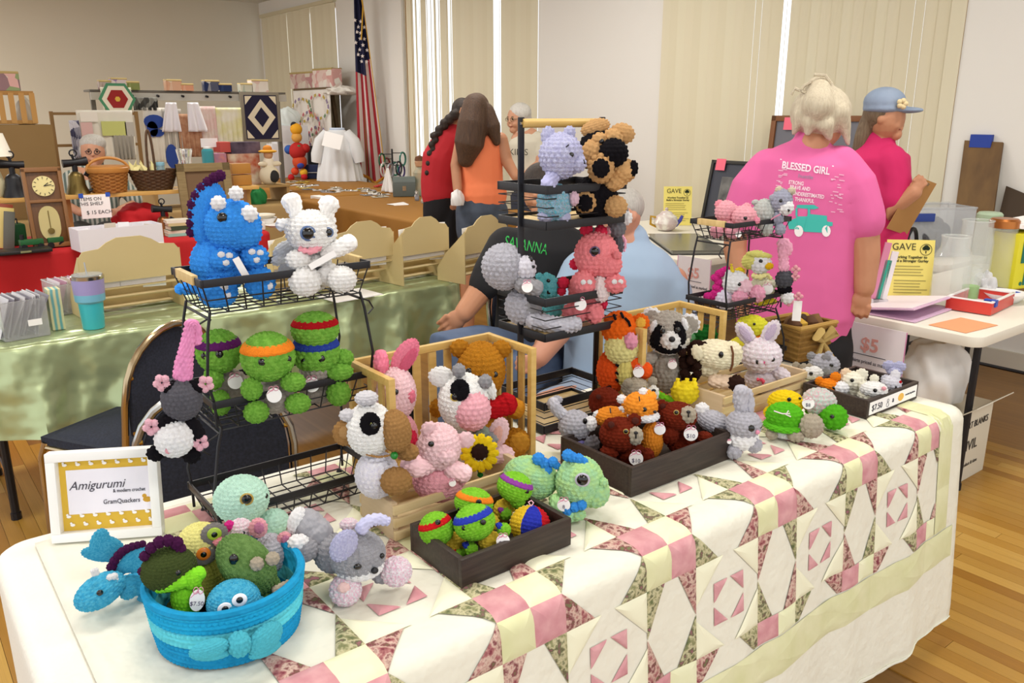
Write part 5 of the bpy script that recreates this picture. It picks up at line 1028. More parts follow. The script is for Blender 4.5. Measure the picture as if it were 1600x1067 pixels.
# woven baskets
def woven(mb, r0, r1, h, k, n=40, sx=1, sy=1):
    rows = max(4, int(h/.012))
    def fn(a, b):
        i = int(b*rows*.999); w_ = math.sin(2*PI*a*k/2+PI*(i % 2)); r = r0+(r1-r0)*b+.004*w_; return V((r*sx*math.cos(2*PI*a), r*sy*math.sin(2*PI*a), h*b))
    return mb.grid(fn, n*2, rows*3, True).lathe([(.001, .002), (r0, .002)], 30, sx=sx, sy=sy)
k = PXM; o = shelf_root('lidded_basket', 'round tan woven basket with hoop handle on the shelf', 'basket', 172); TANW = mat('#a8702f', .6, col2='#8a5522', cs=40, cw=.3)
woven(MB(), 24*k, 29*k, 34*k, 22).build('woven_body', TANW, o); MB().lathe([(29.5*k, 30*k), (30.5*k, 32*k), (30.5*k, 37*k), (29*k, 38*k)], 40).build('rim_hoop', mat('#b67c38', .5), o); MB().lathe([(29*k, 37*k), (28*k, 40*k), (.001, 41*k)], 40).build('lid', mat('#a8702f', .6), o)
MB().tube([V((30*k*math.cos(t), -4*k, 34*k+18*k*math.sin(t))) for t in [PI*j/14 for j in range(15)]], 2.2*k, 8).build('handle', mat('#b67c38', .5), o)
o = shelf_root('wicker_basket', 'dark brown wicker basket with tall handle full of corn husks', 'basket', 243); DW = mat('#3a2716', .7, col2='#5a3d22', cs=50, cw=.3)
woven(MB(), 26*k, 38*k, 32*k, 26, sy=.7).build('woven_body', DW, o)
MB().tube([V((5*k*math.cos(t)+(-2*k), 0, 30*k+62*k*math.sin(t)**.8 if math.sin(t) > 0 else 28*k)) for t in [PI*j/16 for j in range(17)]], 2*k, 8).build('handle', DW, o)
random.seed(8)
for j in range(14): MB().prism([(-.02, 0), (0, .07), (.02, 0), (0, -.01)], .004).build('husk', mat('#e2d596', .8), o, mx=M.Translation((random.uniform(-32, 20)*k, random.uniform(-8, 8)*k, 32*k)) @ M.Rotation(random.uniform(-1.2, .9), 4, 'Y') @ M.Rotation(random.uniform(-.6, .6), 4, 'Z'))
GLS = mat('#f3f6f5', .03, trans=.9, ior=1.3)
def jar(nm, label, o, r, h, m=GLS, lid=None, neck=.8, cat='jar', g=None, fill=None, prof=None):
    tag(o, label, cat, g); MB().lathe(prof or [(r*.96, 0), (r, h*.04), (r, h*.72), (r*neck, h*.84), (r*neck, h)], 28, caps=(True, False)).build('glass_body', m, o)
    if fill: MB().lathe([(r*.9, .004), (r*.92, h*fill[1])], 20).build('contents', mat(fill[0], .5), o)
    if lid: MB().lathe([(r*neck*1.06, h*.94), (r*neck*1.06, h*1.04), (r*neck*.9, h*1.07)], 28).build('lid', lid, o)
    else: MB().tube([V((r*neck*math.cos(2*PI*j/24), r*neck*math.sin(2*PI*j/24), h)) for j in range(24)], r*.05, 6, True).build('lip', m, o)
jar('j', 'squat glass jar with steel lid behind the clock', shelf_root('glass_jar', '', '', 71), 13*k, 22*k, lid=CHROME, neck=.75)
jar('j', 'fluted clear glass vase behind the old frame', shelf_root('glass_vase', '', '', 294, z=ZS_+.001), 9*k, 62*k, neck=1.35, prof=[(8*k, 0), (7*k, 6*k), (9*k, 40*k), (13*k, 62*k)], cat='vase')
jar('j', 'light blue glass jar behind the wicker basket', shelf_root('glass_jar', '', '', 255), 8*k, 40*k, m=mat('#a7c7d2', .05, trans=.6), lid=mat('#7fa9b8', .3))
o = shelf_root('wood_box', 'two small plywood boxes stacked at the shelf end', 'box', 377)
for j in range(2): MB().box((0, 0, (9+19*j)*k), (32*k, .1, 17*k)).build('stacked_box', mat('#a9752f', .6), o, bevel=.003)
# old empty frame leaning on the plank
o = empty('empty_frame', ay(328, 330, 6.38), 0, 'weathered empty wooden frame leaning against the plank shelf', 'frame'); o.location.z = .752
TLf = M.Rotation(rad(-8), 4, 'X'); W_, H_ = 86*k, ay(328, 257, 6.38).z-.74
OLD = mat('#8a7650', .8, col2='#76623f', cs=4, stretch=(2, 2, 20), cw=.3)
for (x, z, ww, h2) in ((-W_/2+.03, H_/2, .06, H_), (W_/2-.03, H_/2, .06, H_), (0, H_-.03, W_, .06), (0, .03, W_, .06)): MB().box((x, 0, z), (ww, .025, h2)).build('frame_side', OLD, o, bevel=.003, mx=TLf)
MB().box((0, .006, H_/2), (W_-.1, .008, H_-.1)).build('frame_backing', mat('#6b5238', .8), o, mx=TLf)
# note taped to the plank
nt = pane('paper_note', 'handwritten white price note taped to the plank shelf', 'note', 126, 304, 173, 341, Ysh-.106, .002, PAPER, bevel=0); w, h = nt['w'], nt['h']; ikm = mat('#3a3a3f', .8)
text('ITEMS ON\nTHIS SHELF', h*.2, ikm, nt, face_mx((-.03, -.002, h*.72), (1, 0, 0), (0, 0, 1))); text('$ 15 EACH', h*.22, ikm, nt, face_mx((.02, -.002, h*.25), (1, 0, 0), (0, 0, 1)))
for s in (-1, 1): MB().box((s*w*.45, -.002, h*.98), (.03, .002, .03)).build('blue_tape', mat('#2a55b8', .6), nt)
# red cloth bundle, books, white tray, train, tools
def lump(name, label, cat, c, r, m, seed, sq=.8, n=30, amp=.22, group=None):
    rnd = random.Random(seed); ph = [rnd.uniform(0, 6.3) for _ in range(9)]
    def fn(a, b):
        t, f = 2*PI*a, PI*min(max(b, .01), .99); d = V((math.sin(f)*math.cos(t), math.sin(f)*math.sin(t), math.cos(f)))
        k_ = 1+amp*(math.sin(4*d.x+5*d.z+ph[0])*math.sin(5*d.y+ph[1])+.6*math.sin(11*d.x+ph[2]+4*d.z)*math.sin(9*d.y+ph[3]))
        z = d.z*r[2]*k_; return V((d.x*r[0]*k_, d.y*r[1]*k_, max(z, -r[2]*.55)))
    o = MB().grid(fn, n*2, n, True).build(name, m); o.location = V(c)+V((0, 0, r[2]*.55)); tag(o, label, cat, group); return o
lump('folded_sweater', 'bright red sweater heaped under the plank shelf', 'clothing', ay(222, 352, 6.6)*1+V((0, 0, 0)), (.19, .14, .13), mat('#b0131b', .85), 3, amp=.09).location.z = .83
def books(label, px, py, Y, n, w, d, cols, seed, z=.752):
    random.seed(seed); p = ay(px, py, Y); zz = z
    for j in range(n):
        h = random.uniform(.018, .032); o = empty('book', (p.x+random.uniform(-.01, .01), Y, zz), rad(random.uniform(-8, 8)), label % ['bottom', 'second', 'third', 'fourth', 'top'][j if j < n-1 else 4], 'book', 'stacked books on the red cloth')
        MB().box((0, 0, h/2), (w*.97, d*.96, h*.7)).build('pages', mat('#ddd6c0', .8), o); cm = mat(cols[j % len(cols)], .5)
        for zq in (.0015, h-.0015): MB().box((0, 0, zq), (w, d, .003)).build('cover', cm, o)
        MB().box((0, -d/2, h/2), (w, .003, h)).build('spine', cm, o); zz += h+.0005
books('%s book of the pale stack beside the copper torch', 281, 378, 6.2, 5, .16, .12, ['#8fc2b4', '#d7d2bf', '#3b4a34', '#c9b989', '#e3ddcc'], 4)
books('%s book of the low stack on the red cloth by the train', 137, 392, 6.15, 2, .2, .12, ['#a88a4c', '#c7a964'], 7)
bt = root_at('white_tray', 'white cardboard tray of papers on the red cloth', 'tray', 208, 396, .752, rz=.08); bt.location.y += .36
for (x, y, sx, sy) in ((0, -.1, .52, .004), (0, .1, .52, .004), (-.26, 0, .004, .2), (.26, 0, .004, .2)): MB().box((x, y, .07), (sx, sy, .14)).build('tray_side', mat('#e4e0e6', .6), bt)
MB().box((0, 0, .003), (.52, .2, .005)).build('tray_floor', PAPER, bt)
for j in range(6): MB().box((-.2+.08*j, .01*j-.03, .085), (.07, .003, .15)).build('envelope', mat(['#f1eff2', '#dcd8dd', '#cbbfae'][j % 3], .8), bt, mx=M.Rotation(.05*j-.1, 4, 'Y'))
tr = root_at('toy_train', 'green cast iron toy train with black wheels', 'toy', 90, 386, .752, rz=.1); GR = mat('#1d5a2c', .5)
for j, l in enumerate((.16, .11, .11)):
    x = -.15+.14*j; MB().box((x, 0, .05), (l*.85, .05, .035)).build('wagon', GR, tr, bevel=.004)
    for sx in (-1, 1): MB().tube([(x+sx*l*.3, -.03, .02), (x+sx*l*.3, .03, .02)], .02, 12).build('wheel', IRON, tr)
MB().tube([(-.2, 0, .07), (-.2, 0, .1)], .012, 10).build('chimney', IRON, tr)
tb = root_at('toolbox', 'small dark green metal box with handle at the table edge', 'box', 22, 384, .752, rz=.1); MB().box((0, .05, .07), (.17, .12, .14)).build('box_body', mat('#14532a', .5), tb, bevel=.012); MB().tube([(-.05, .05, .14), (-.05, .05, .17), (.05, .05, .17), (.05, .05, .14)], .006, 8).build('handle', IRON, tb)
mg = None
for j, c in enumerate(('#8a3b22', '#c9b46a', '#55534a')):
    o = pane('magazine', ['red-brown', 'yellow', 'grey'][j]+' magazine propped at the far left of the red table', 'magazine', -14+7*j, 318+6*j, 14+2*j, 388, 6.3-.04*j, .006, mat(c, .4), sit=.752); o.rotation_euler = (rad(-10), rad(10), 0)
o = root_at('leather_case', 'flat black leather case on the red cloth edge', 'case', 40, 396, .752); MB().box((0, .05, .012), (.3, .16, .022)).build('case_body', mat('#1b1a1c', .4), o, bevel=.006); MB().box((0, -.031, .015), (.06, .004, .012)).build('clasp', CHROME, o)
# ---------------------------------------------------------------- far display
FY = 8.85
folding_table('far folding table of household goods below the textile rack', 1.0, 3.45, 7.9, 8.4, .742)
drape('tan_tablecloth', 'tan cloth on the far table below the textile rack', .98, 3.47, 7.88, 8.42, .75, .6, mat('#b79a66', .8), amp=.04, freq=12, seed=3)
dr = empty('display_rack', (2.85, FY+.1, 0), 0, 'long dark rail rack with shelf for hanging textiles', 'rack'); ZR_ = ay(300, 142, FY).z
MB().box((0, .08, ZR_-.01), (1.95, .26, .02)).build('rack_shelf', mat('#5a554c', .5), dr); MB().box((0, -.06, ZR_-.06), (1.95, .02, .07)).build('rail_board', mat('#b9b6ac', .6), dr)
for x in (-.93, .93): MB().box((x, .08, ZR_/2), (.04, .04, ZR_)).build('rack_post', mat('#6b675e', .5), dr); MB().box((x, .08, .02), (.06, .5, .03)).build('rack_foot', IRON, dr)
for j in range(8): MB().tube([(-.85+.24*j, -.07, ZR_-.05), (-.85+.24*j, -.11, ZR_-.055)], .012, 8).build('peg', IRON, dr)
def cloth(label, x0, y0, x1, y1, m, Y=FY-.05, bot=None, seed=1, amp=.015, group='textiles hung on the far rack', name='hanging_textile', nf=5):
    a, b = ay(x0, y0, Y), ay(x1, y0, Y); zt = a.z; zb = ay(x0, y1, Y).z; w = b.x-a.x; ph = seed*1.7
    o = MB().grid(lambda s, t: V(((s-.5)*w*(1-.04*t), -amp*math.sin(nf*2*PI*s+ph)*t-.01*t, (1-t)*(zt-zb))), 30, 14).build(name, m); o.location = ((a.x+b.x)/2, Y, zb); tag(o, label, 'textile', group)
    o.modifiers.new('thickness', 'SOLIDIFY').thickness = .006; o['w'] = w; o['h'] = zt-zb; return o
LINEN = mat('#e4dfd2', .9); BLUEP = mat('#2c4a9a', .8)
o = cloth('white cloth with large blue wave print on the far rack', 222, 168, 272, 256, LINEN, seed=2)
for (u, v, rx, rz) in ((.3, .75, .13, .09), (.22, .62, .07, .1), (.35, .55, .09, .05), (.75, .78, .05, .1), (.75, .12, .08, .16)): MB().lathe([(.001, -.004), (1, -.004), (1, .004), (.001, .004)], 16).build('blue_print', BLUEP, o, mx=M.Translation(((u-.5)*o['w'], -.026, v*o['h'])) @ M.Rotation(PI/2, 4, 'X') @ M.Diagonal((rx*.75, rz*.75, 1, 1)))
cloth('grey and white striped rug on the far rack', 252, 170, 282, 250, mat('#b8b3a8', .9, col2='#6b675e', kind='wave', cs=1.2, stretch=(0, 0, 1.6), cw=.15), seed=3)
cloth('russet patterned cloth under the lace collar', 275, 178, 312, 246, mat('#a06a4c', .9, col2='#c29a7a', cs=18, cw=.2), seed=4, Y=FY-.07)
cloth('pale pink sampler cloth on the far rack', 308, 166, 336, 244, mat('#e2d6cc', .9, col2='#dcb9b4', cs=7, cw=.12), seed=5)
cloth('white cloth with teal and yellow motif on the far rack', 336, 168, 376, 228, mat('#e6e3d2', .9, col2='#d9d59a', cs=5, cw=.1), seed=6)
cloth('black and grey knitted cloth tucked under the rail', 204, 152, 246, 172, mat('#2a2a28', .9, col2='#8f9088', kind='voronoi', cs=14, cw=.3), seed=7)
cloth('hexagon patchwork quilt with a red flower draped over the rack end', 156, 136, 204, 173, mat('#e9e2cc', .9), seed=8, Y=FY-.1); o = bpy.data.objects['hanging_textile.006']
for (r, m, y) in ((.46, mat('#4f8f6a', .9), .020), (.38, mat('#e9e2cc', .9), .024), (.26, mat('#9a2a28', .9), .028), (.07, mat('#d9b24a', .9), .032)): MB().lathe([(.001, -.003), (r*.36, -.003), (r*.36, .003), (.001, .003)], 6).build('hexagon_patch', m, o, mx=M.Translation((0, -y, o['h']*.5)) @ M.Rotation(PI/2, 4, 'X'))
cloth('white folded quilt with a lime and pink band on a ladder', 118, 172, 206, 248, mat('#e6e2d4', .9), seed=9, Y=8.53); o = bpy.data.objects['hanging_textile.007']
for (x, z, w_, h_, c) in ((.12, .62, .44, .3, '#c9cf7e'), (-.36, .6, .2, .3, '#dcb8b4'), (.4, .6, .16, .3, '#bdbab0'), (-.3, .86, .3, .2, '#efebe0')): MB().box((x*o['w'], -.034, z*o['h']), (w_*o['w'], .01, h_*o['h'])).build('colour_panel', mat(c, .9), o)
cloth('grey fringed throw hanging beside the seated man', 176, 205, 207, 250, mat('#a39f94', .9, col2='#c9c5b8', kind='wave', cs=2, stretch=(0, 0, 2), cw=.2), seed=10, Y=8.5)
o = cloth('lilac grid printed scarf hanging from a ladder', 107, 188, 123, 250, mat('#d9d8e2', .8, col2='#4a4a66', kind='voronoi', cs=16, cw=.3), seed=11, Y=8.5)
for j, (x0, x1) in enumerate(((252, 282), (286, 316))):
    o = cloth('white lace collar, %s half of the pair on the rail' % ['left', 'right'][j], x0, 160, x1, 206, mat('#edebf0', .8), seed=12+j, Y=FY-.12, amp=.03, nf=2)
    for v in o.data.vertices: t = 1-v.co.z/o['h']; v.co.x = v.co.x*(.55+.5*t)+(-1 if j == 0 else 1)*.03*t
# framed diamond quilt block
fq = pane('framed_quilt', 'framed navy and cream diamond quilt block on the rack', 'quilt', 378, 144, 438, 222, FY-.02, .03, mat('#8a8272', .7)); w, h = fq['w'], fq['h']
def flat(par, pts, m, y): MB().prism(pts, .006).build('quilt_piece', m, par, mx=M.Translation((0, y, 0)))
NV = mat('#23203c', .9); CRQ = mat('#e6dcc2', .9); c2 = h/2
flat(fq, [(-w*.42, h*.06), (w*.42, h*.06), (w*.42, h*.94), (-w*.42, h*.94)], NV, -.02)
for s in (-1, 1):
    for t in (-1, 1): flat(fq, [(s*w*.4, c2+t*h*.42), (s*w*.22, c2+t*h*.42), (s*w*.4, c2+t*h*.25)], CRQ, -.024)
flat(fq, [(0, c2-h*.36), (w*.36, c2), (0, c2+h*.36), (-w*.36, c2)], CRQ, -.024); flat(fq, [(0, c2-h*.2), (w*.19, c2), (0, c2+h*.2), (-w*.19, c2)], NV, -.028)
# fabric boxes along the shelf and ladder
def fabric_box(label, px0, px1, py0, py1, Y, c, c2, z=None):
    a, b = ay(px0, py1, Y), ay(px1, py1, Y); w = b.x-a.x; h = ay(px0, py0, Y).z-a.z; o = empty('fabric_box', ((a.x+b.x)/2, Y+w*.35, z or a.z), 0, label, 'fabric box', 'patchwork fabric boxes on the far rack'); m = mat(c, .9, col2=c2, kind='voronoi', cs=11, cw=.3)
    for s in (-1, 1): MB().box((s*w/2, 0, h/2), (.012, w*.7, h)).build('fabric_side', m, o); MB().box((0, s*w*.35, h/2), (w, .012, h)).build('fabric_wall', m, o)
    MB().tube([(-w/2, -w*.35, h), (w/2, -w*.35, h), (w/2, w*.35, h), (-w/2, w*.35, h)], .012, 6, True).build('folded_cuff', mat('#b5a06a', .9), o); MB().box((0, 0, .01), (w, w*.7, .015)).build('box_floor', m, o)
zsh = ZR_+.001
for j, (l, a_, b_, t_, bt_, c, cc) in enumerate((('maroon floral fabric box at the left end of the shelf', 157, 174, 128, 141, '#b9a9a0', '#6a3a3a'), ('pink and violet fabric box, tallest on the shelf', 176, 199, 124, 141, '#e0cfcb', '#6a4a9a'), ('green fabric box beside the hexagon quilt', 199, 218, 130, 142, '#7f8a4e', '#b9c48a'), ('peach floral fabric box in the middle of the shelf', 262, 284, 126, 142, '#d9a98a', '#e9dcc4'), ('small salmon fabric box in the middle of the shelf', 284, 302, 132, 142, '#dc9a78', '#e6cdb4'), ('navy and white fabric box on the shelf', 322, 343, 127, 143, '#22305a', '#e6e4dc'), ('small navy fabric box on the shelf', 343, 362, 132, 143, '#22305a', '#3d5688'), ('teal and white fabric box at the right of the shelf', 377, 394, 131, 143, '#d6d2c0', '#4a8a7a'), ('white floral fabric box at the right end of the shelf', 395, 419, 125, 143, '#e9e4da', '#d9b4ac'))):
    fabric_box(l, a_, b_, t_, bt_, FY+.02, c, cc, zsh)
# left corner: crate, cardboard box, lamp
o = pane('cardboard_box', 'brown cardboard box with a blank white label at far left', 'box', -30, 195, 86, 262, 7.95, .4, mat('#8f7448', .85, col2='#866b40', cs=3, cw=.3), sit=.752)
MB().box((-.06, -.003, o['h']*.62), (.28, .004, .2)).build('paper_label', PAPER, o); zc = .752+o['h']
cr = empty('slat_crate', ay(6, 190, 8.1), 0, 'small wooden slat crate on the cardboard box', 'crate'); cr.location.z = zc+.001
for j in range(6): MB().box((-.16+.075*j, -.09, .13), (.04, .012, .24)).build('slat', mat('#b98c4a', .6), cr)
for z in (.02, .25): MB().box((0, -.08, z), (.46, .016, .03)).build('crate_rail', mat('#a97c3c', .6), cr); MB().box((0, .08, z), (.46, .016, .03)).build('crate_rail', mat('#a97c3c', .6), cr)
MB().box((0, 0, .01), (.46, .16, .012)).build('crate_floor', mat('#a97c3c', .6), cr)
p_ = cr.location; o = empty('fabric_box', (p_.x-.02, p_.y, p_.z+.267), 0, 'pink and navy patchwork fabric box on the slat crate', 'fabric box', 'patchwork fabric boxes on the far rack')
for s in (-1, 1): MB().box((s*.16, 0, .07), (.012, .16, .14)).build('fabric_side', mat('#d6a9a0', .9, col2=('#2c2c4a', '#e6dccb', '#8a9a6a'), kind='voronoi', cs=10, cw=.4), o); MB().box((0, s*.08, .07), (.32, .012, .14)).build('fabric_wall', mat('#d6a9a0', .9, col2=('#2c2c4a', '#e6dccb', '#8a9a6a'), kind='voronoi', cs=10, cw=.4), o)
MB().tube([(-.16, -.08, .14), (.16, -.08, .14), (.16, .08, .14), (-.16, .08, .14)], .012, 6, True).build('folded_cuff', mat('#b5a06a', .9), o)
o = shelf_root('table_lamp', 'cream table lamp with white shade at the left edge', 'lamp', -8, Y=6.62); MB().lathe([(.05, 0), (.06, .02), (.07, .1), (.04, .2), (.015, .24), (.015, .32)], 20).build('lamp_base', mat('#d9cfa8', .4), o); MB().lathe([(.14, .27), (.1, .42)], 24, caps=(False, False)).build('shade', mat('#ebe6d6', .7), o)
lump('foam_block', 'rolled white foam pad standing beside the crate', 'foam', V((ay(42, 190, 8.15).x, 8.15, zc-.01)), (.07, .07, .15), mat('#b7b2a4', .9), 4, amp=.05)
# goods in the middle distance
ri = empty('step_riser', (2.75, 8.18, .752), 0, 'low tan display riser under the folded blankets', 'riser'); MB().box((0, 0, .16), (1.3, .46, .02)).build('riser_top', mat('#a98a56', .7), ri)
for x in (-.63, 0, .63): MB().box((x, 0, .075), (.03, .44, .15)).build('riser_leg', mat('#a98a56', .7), ri)
qs = empty('quilt_stand', (ay(160, 250, 8.52).x, 8.56, 0), 0, 'slim wooden quilt stand behind the seated man', 'stand'); zq = ay(160, 174, 8.45).z
for x in (-.36, .36): MB().box((x, .03, zq/2), (.03, .03, zq)).build('upright', mat('#8a6a3c', .6), qs); MB().box((x, .03, .02), (.04, .22, .03)).build('foot', mat('#8a6a3c', .6), qs)
for z in (zq-.02, zq-.3): MB().box((0, .03, z), (.72, .025, .025)).build('crossbar', mat('#8a6a3c', .6), qs)
for (l, x0, y0, x1, y1, Y, c, cc) in (('coral red storage box behind the turquoise can', 344, 222, 362, 238, 8.2, '#c2524a', None), ('plum and black folded textiles on the coral box', 361, 222, 407, 240, 8.19, '#33283a', '#6a5a6a'), ('orange and cream striped folded blanket', 356, 240, 406, 262, 8.18, '#b5481c', '#d9cdb4'), ('pink floral tin box beside the blanket', 332, 240, 354, 256, 8.1, '#d98a7a', '#7a6aa0')):
    pane('storage_box', l, 'box', x0, y0, x1, y1, Y, .2, sit=(.923 if y1 > 250 else None), m= mat(c, .8, col2=cc, cs=7, cw=.15) if cc else mat(c, .8))
p_ = ay(326, 258, 8.1); p_.z = .923; o = empty('spray_can', p_, 0, 'turquoise cylinder can among the textiles', 'can'); MB().lathe([(.05, 0), (.055, .01), (.055, .34), (.04, .36)], 20).build('can_body', mat('#3f9aa6', .3), o); MB().lathe([(.035, .36), (.035, .375), (.001, .38)], 16).build('can_cap', WHITE, o)
pane('white_card', 'blank white card propped above the folded textiles', 'card', 314, 216, 340, 230, 8.3, .01, PAPER, bevel=0)
def ball(par, nm, c, r, col): return link(nm, ball_mesh(0), mat(col, .8), par, M.Translation(c) @ M.Diagonal((*r, 1)))
p_ = ay(420, 262, 8.1); p_.z = .923; sd_ = empty('straw_doll', p_, 0, 'small doll in a cream dress and yellow hat on the far table', 'doll')
for nm, c, r, col in (('skirt', (0, 0, .09), (.1, .09, .1), '#e6dcc0'), ('bodice', (0, 0, .2), (.06, .05, .07), '#efe6cf'), ('head', (0, -.01, .29), (.045, .045, .05), '#c99a74'), ('hat_brim', (0, 0, .32), (.09, .09, .018), '#d9a22a'), ('hat_crown', (0, 0, .345), (.045, .045, .035), '#d98a2a'), ('arm', (-.07, -.03, .2), (.05, .025, .025), '#e6dcc0'), ('arm', (.07, -.03, .2), (.05, .025, .025), '#e6dcc0'), ('apron', (.02, -.075, .08), (.05, .03, .06), '#2a2a2a')): ball(sd_, nm, c, r, col)
lump('green_bag', 'small bright green cloth bag hanging at the far table corner', 'bag', V((ay(405, 288, 7.9).x, 7.95, .752)), (.08, .06, .1), mat('#1b7a3c', .8), 9, amp=.1)
lump('pillow', 'white and mint cushion on the white boxes', 'pillow', V((ay(450, 193, 11.15).x, 11.15, ay(457, 196, 11.05).z)), (.17, .09, .15), mat('#dfe8e6', .9), 2, amp=.1)
for (l, x0, y0, x1, y1) in (('upper white carton behind the clown doll', 432, 196, 482, 224), ('lower white carton behind the clown doll', 428, 224, 482, 300)): pane('white_carton', l, 'box', x0, y0, x1, y1, 11.05, .2, mat('#e2e2e4', .7), sit=.753 if y1 > 260 else None)
pane('black_speaker', 'dark grey box behind the navy bag', 'box', 483, 228, 502, 262, 11.0, .12, mat('#26262a', .6), sit=.753)
# clown doll
cl = empty('clown_doll', az(468, 280, .754), -head, 'red and yellow clown doll with tall hat on the brown table', 'doll'); q_ = .0088
def bl(nm, x, z, r, c, y=0, par=cl, rx=None): MB().grid(lambda a, b: V((math.sin(PI*min(max(b, .01), .99))*math.cos(2*PI*a), math.sin(PI*min(max(b, .01), .99))*math.sin(2*PI*a), math.cos(PI*b))), 16, 10, True).build(nm, mat(c, .8), par, mx=M.Translation((x*q_, y, z*q_)) @ M.Diagonal(((rx or r)*q_, r*q_, r*q_, 1)))
bl('body', 0, 42, 13, '#b5221f'); bl('body_lower', 2, 26, 11, '#c94a24'); bl('head', 0, 62, 8, '#d9a04a'); bl('hat', 0, 74, 9, '#e2a21f'); bl('hat_top', -3, 80, 5, '#23232a'); bl('arm', -13, 44, 7, '#2f5aa8'); bl('arm', 12, 46, 7, '#b5221f'); bl('patch', 3, 47, 5, '#2f7a4a', -.05); bl('patch', 4, 22, 6, '#3a4aa8', -.045); bl('leg', -6, 12, 6, '#d94a24'); bl('leg', 7, 10, 6, '#e8b02a'); bl('shoe', -12, 3, 5, '#c01a1e', -.02); bl('shoe', 8, 4, 5, '#c01a1e', -.02)
# ladder with wedding ring quilt, smock, bag
LX = 5.4
ld = empty('wooden_ladder', ax(505, 280, LX), 0, 'wooden step ladder used as a quilt stand', 'ladder'); ld.location.z = 0; zt = ax(520, 140, LX).z; LY = ld.location.y; WL = mat('#6b573c', .7)
for dy, lean in ((-.25, -.35), (.25, .35)): MB().bar((0, lean*1.6, 0), (0, lean*.35, zt), .05, .05).build('ladder_rail', WL, ld); MB().bar((.15, lean*1.6, 0), (.15, lean*.35, zt), .05, .05).build('ladder_rail', WL, ld)
for z in (.4, .8, 1.2, 1.5): MB().bar((.0, -.55+.24*z, z), (0, .55-.24*z, z), .05, .03).build('rung', WL, ld)
MB().box((.05, 0, zt+.015), (.36, 1.1, .03)).build('ladder_top', WL, ld)
def xcloth(label, x0, y0, x1, y1, X, m, seed=1, amp=.04, nf=3, name='hanging_textile', flare=0, cat='textile', sh=None):
    a, b = ax(x0, y0, X), ax(x1, y0, X); zt, zb = a.z, ax((x0+x1)/2, y1, X).z; w = a.y-b.y; ph = seed*1.3
    def fn(s, t):
        z = (1-t)*(zt-zb); ww = w*((1-flare)+flare*t); return V((-amp*math.sin(nf*2*PI*s+ph)*(.3+.7*t), (.5-s)*ww, z))
    o = MB().grid(fn, 40, 20).build(name, m); o.location = (X, (a.y+b.y)/2, zb); tag(o, label, cat); o.modifiers.new('thickness', 'SOLIDIFY').thickness = .006; o['w'] = w; o['h'] = zt-zb; return o
o = xcloth('white wedding ring quilt hanging from the wooden ladder', 458, 142, 516, 244, LX-.16, mat('#e7e2da', .9), seed=2)
random.seed(11)
for (cu, cv) in ((.3, .3), (.75, .25), (.25, .75), (.7, .72), (.5, .5)):
    for j in range(14):
        t = 2*PI*j/14; MB().box((0, 0, 0), (.006, .035, .055)).build('ring_patch', mat(random.choice(('#c46a72', '#6a8a6a', '#d9b0a0', '#8a7a9a', '#b9a24a', '#556')) if True else None, .9) if False else mat(random.choice(('#c46a72', '#6a8a6a', '#d9b0a0', '#8a7a9a', '#b9a24a')), .9), o, mx=M.Translation((-.05, (.5-cu)*o['w']+.26*o['w']*math.cos(t), o['h']*(1-cv)+.17*o['h']*math.sin(t))) @ M.Rotation(t, 4, 'X'))
for (l, x0, x1, y0, y1, c, cc) in (('grey and maroon fabric box on top of the ladder', 462, 492, 119, 143, '#d6ccbc', '#b98a88'), ('cream floral fabric box tipped on the ladder top', 497, 522, 114, 142, '#e6dfd4', '#d3a29c')):
    a = ax(x0, y1, LX-.05); b = ax(x1, y1, LX-.05); w = a.y-b.y; h = ax(x0, y0, LX-.05).z-a.z; o = empty('fabric_box', (LX-.02, (a.y+b.y)/2, zt+.031), .1, l, 'fabric box', 'patchwork fabric boxes on the far rack'); m = mat(c, .9, col2=cc, kind='voronoi', cs=11, cw=.3)
    for s in (-1, 1): MB().box((0, s*w/2, h/2), (.14, .012, h)).build('fabric_side', m, o); MB().box((s*.07, 0, h/2), (.012, w, h)).build('fabric_wall', m, o)
    MB().tube([(-.07, -w/2, h), (.07, -w/2, h), (.07, w/2, h), (-.07, w/2, h)], .015, 6, True).build('folded_cuff', mat('#b5a06a', .9), o)
lump('folded_linen', 'white linen folded at the right end of the ladder', 'textile', ax(535, 148, LX-.05), (.2, .25, .07), mat('#e2ddd4', .9), 7)
sp = az(531, 282, .754); k = (sp-CAM).dot(FWD)/F; sm = empty('white_smock', sp, -head, 'white gathered smock displayed on a stand', 'clothing'); SMK = mat('#dcdee0', .85)
def smk(a, b):
    t = 2*PI*a; z = 74*b; w_ = (34-16*b**1.5)*(1+.07*math.sin(15*t)*(1-b)+.04*math.sin(8*t+1)*(1-b)); return V((w_*k*math.cos(t), .6*w_*k*math.sin(t), z*k))
MB().grid(smk, 120, 16, True).build('skirt', SMK, sm); MB().lathe([(18*k, 73*k), (11*k, 77*k), (9*k, 78*k)], 24, sy=.6).build('yoke', SMK, sm)
for s in (-1, 1): MB().tube([(s*15*k, -.02, 73*k), (s*26*k, -.04, 60*k), (s*31*k, -.05, 40*k), (s*33*k, -.05, 28*k)], [7*k, 9*k, 10*k, 8*k], 12).build('sleeve', SMK, sm)
MB().tube([V((10*k*math.cos(t), 6*k*math.sin(t), 78*k)) for t in [2*PI*q/16 for q in range(16)]], 2*k, 6, True).build('collar', mat('#c4d0e4', .8), sm)
o = empty('paper_card', sp+V((-.2, -.26, 62*k)), -head, 'white paper pinned to the smock neck', 'paper'); MB().box((0, 0, 0), (28*k, .004, 22*k)).build('card', PAPER, o, mx=M.Rotation(.25, 4, 'Y') @ M.Rotation(-.2, 4, 'X'))
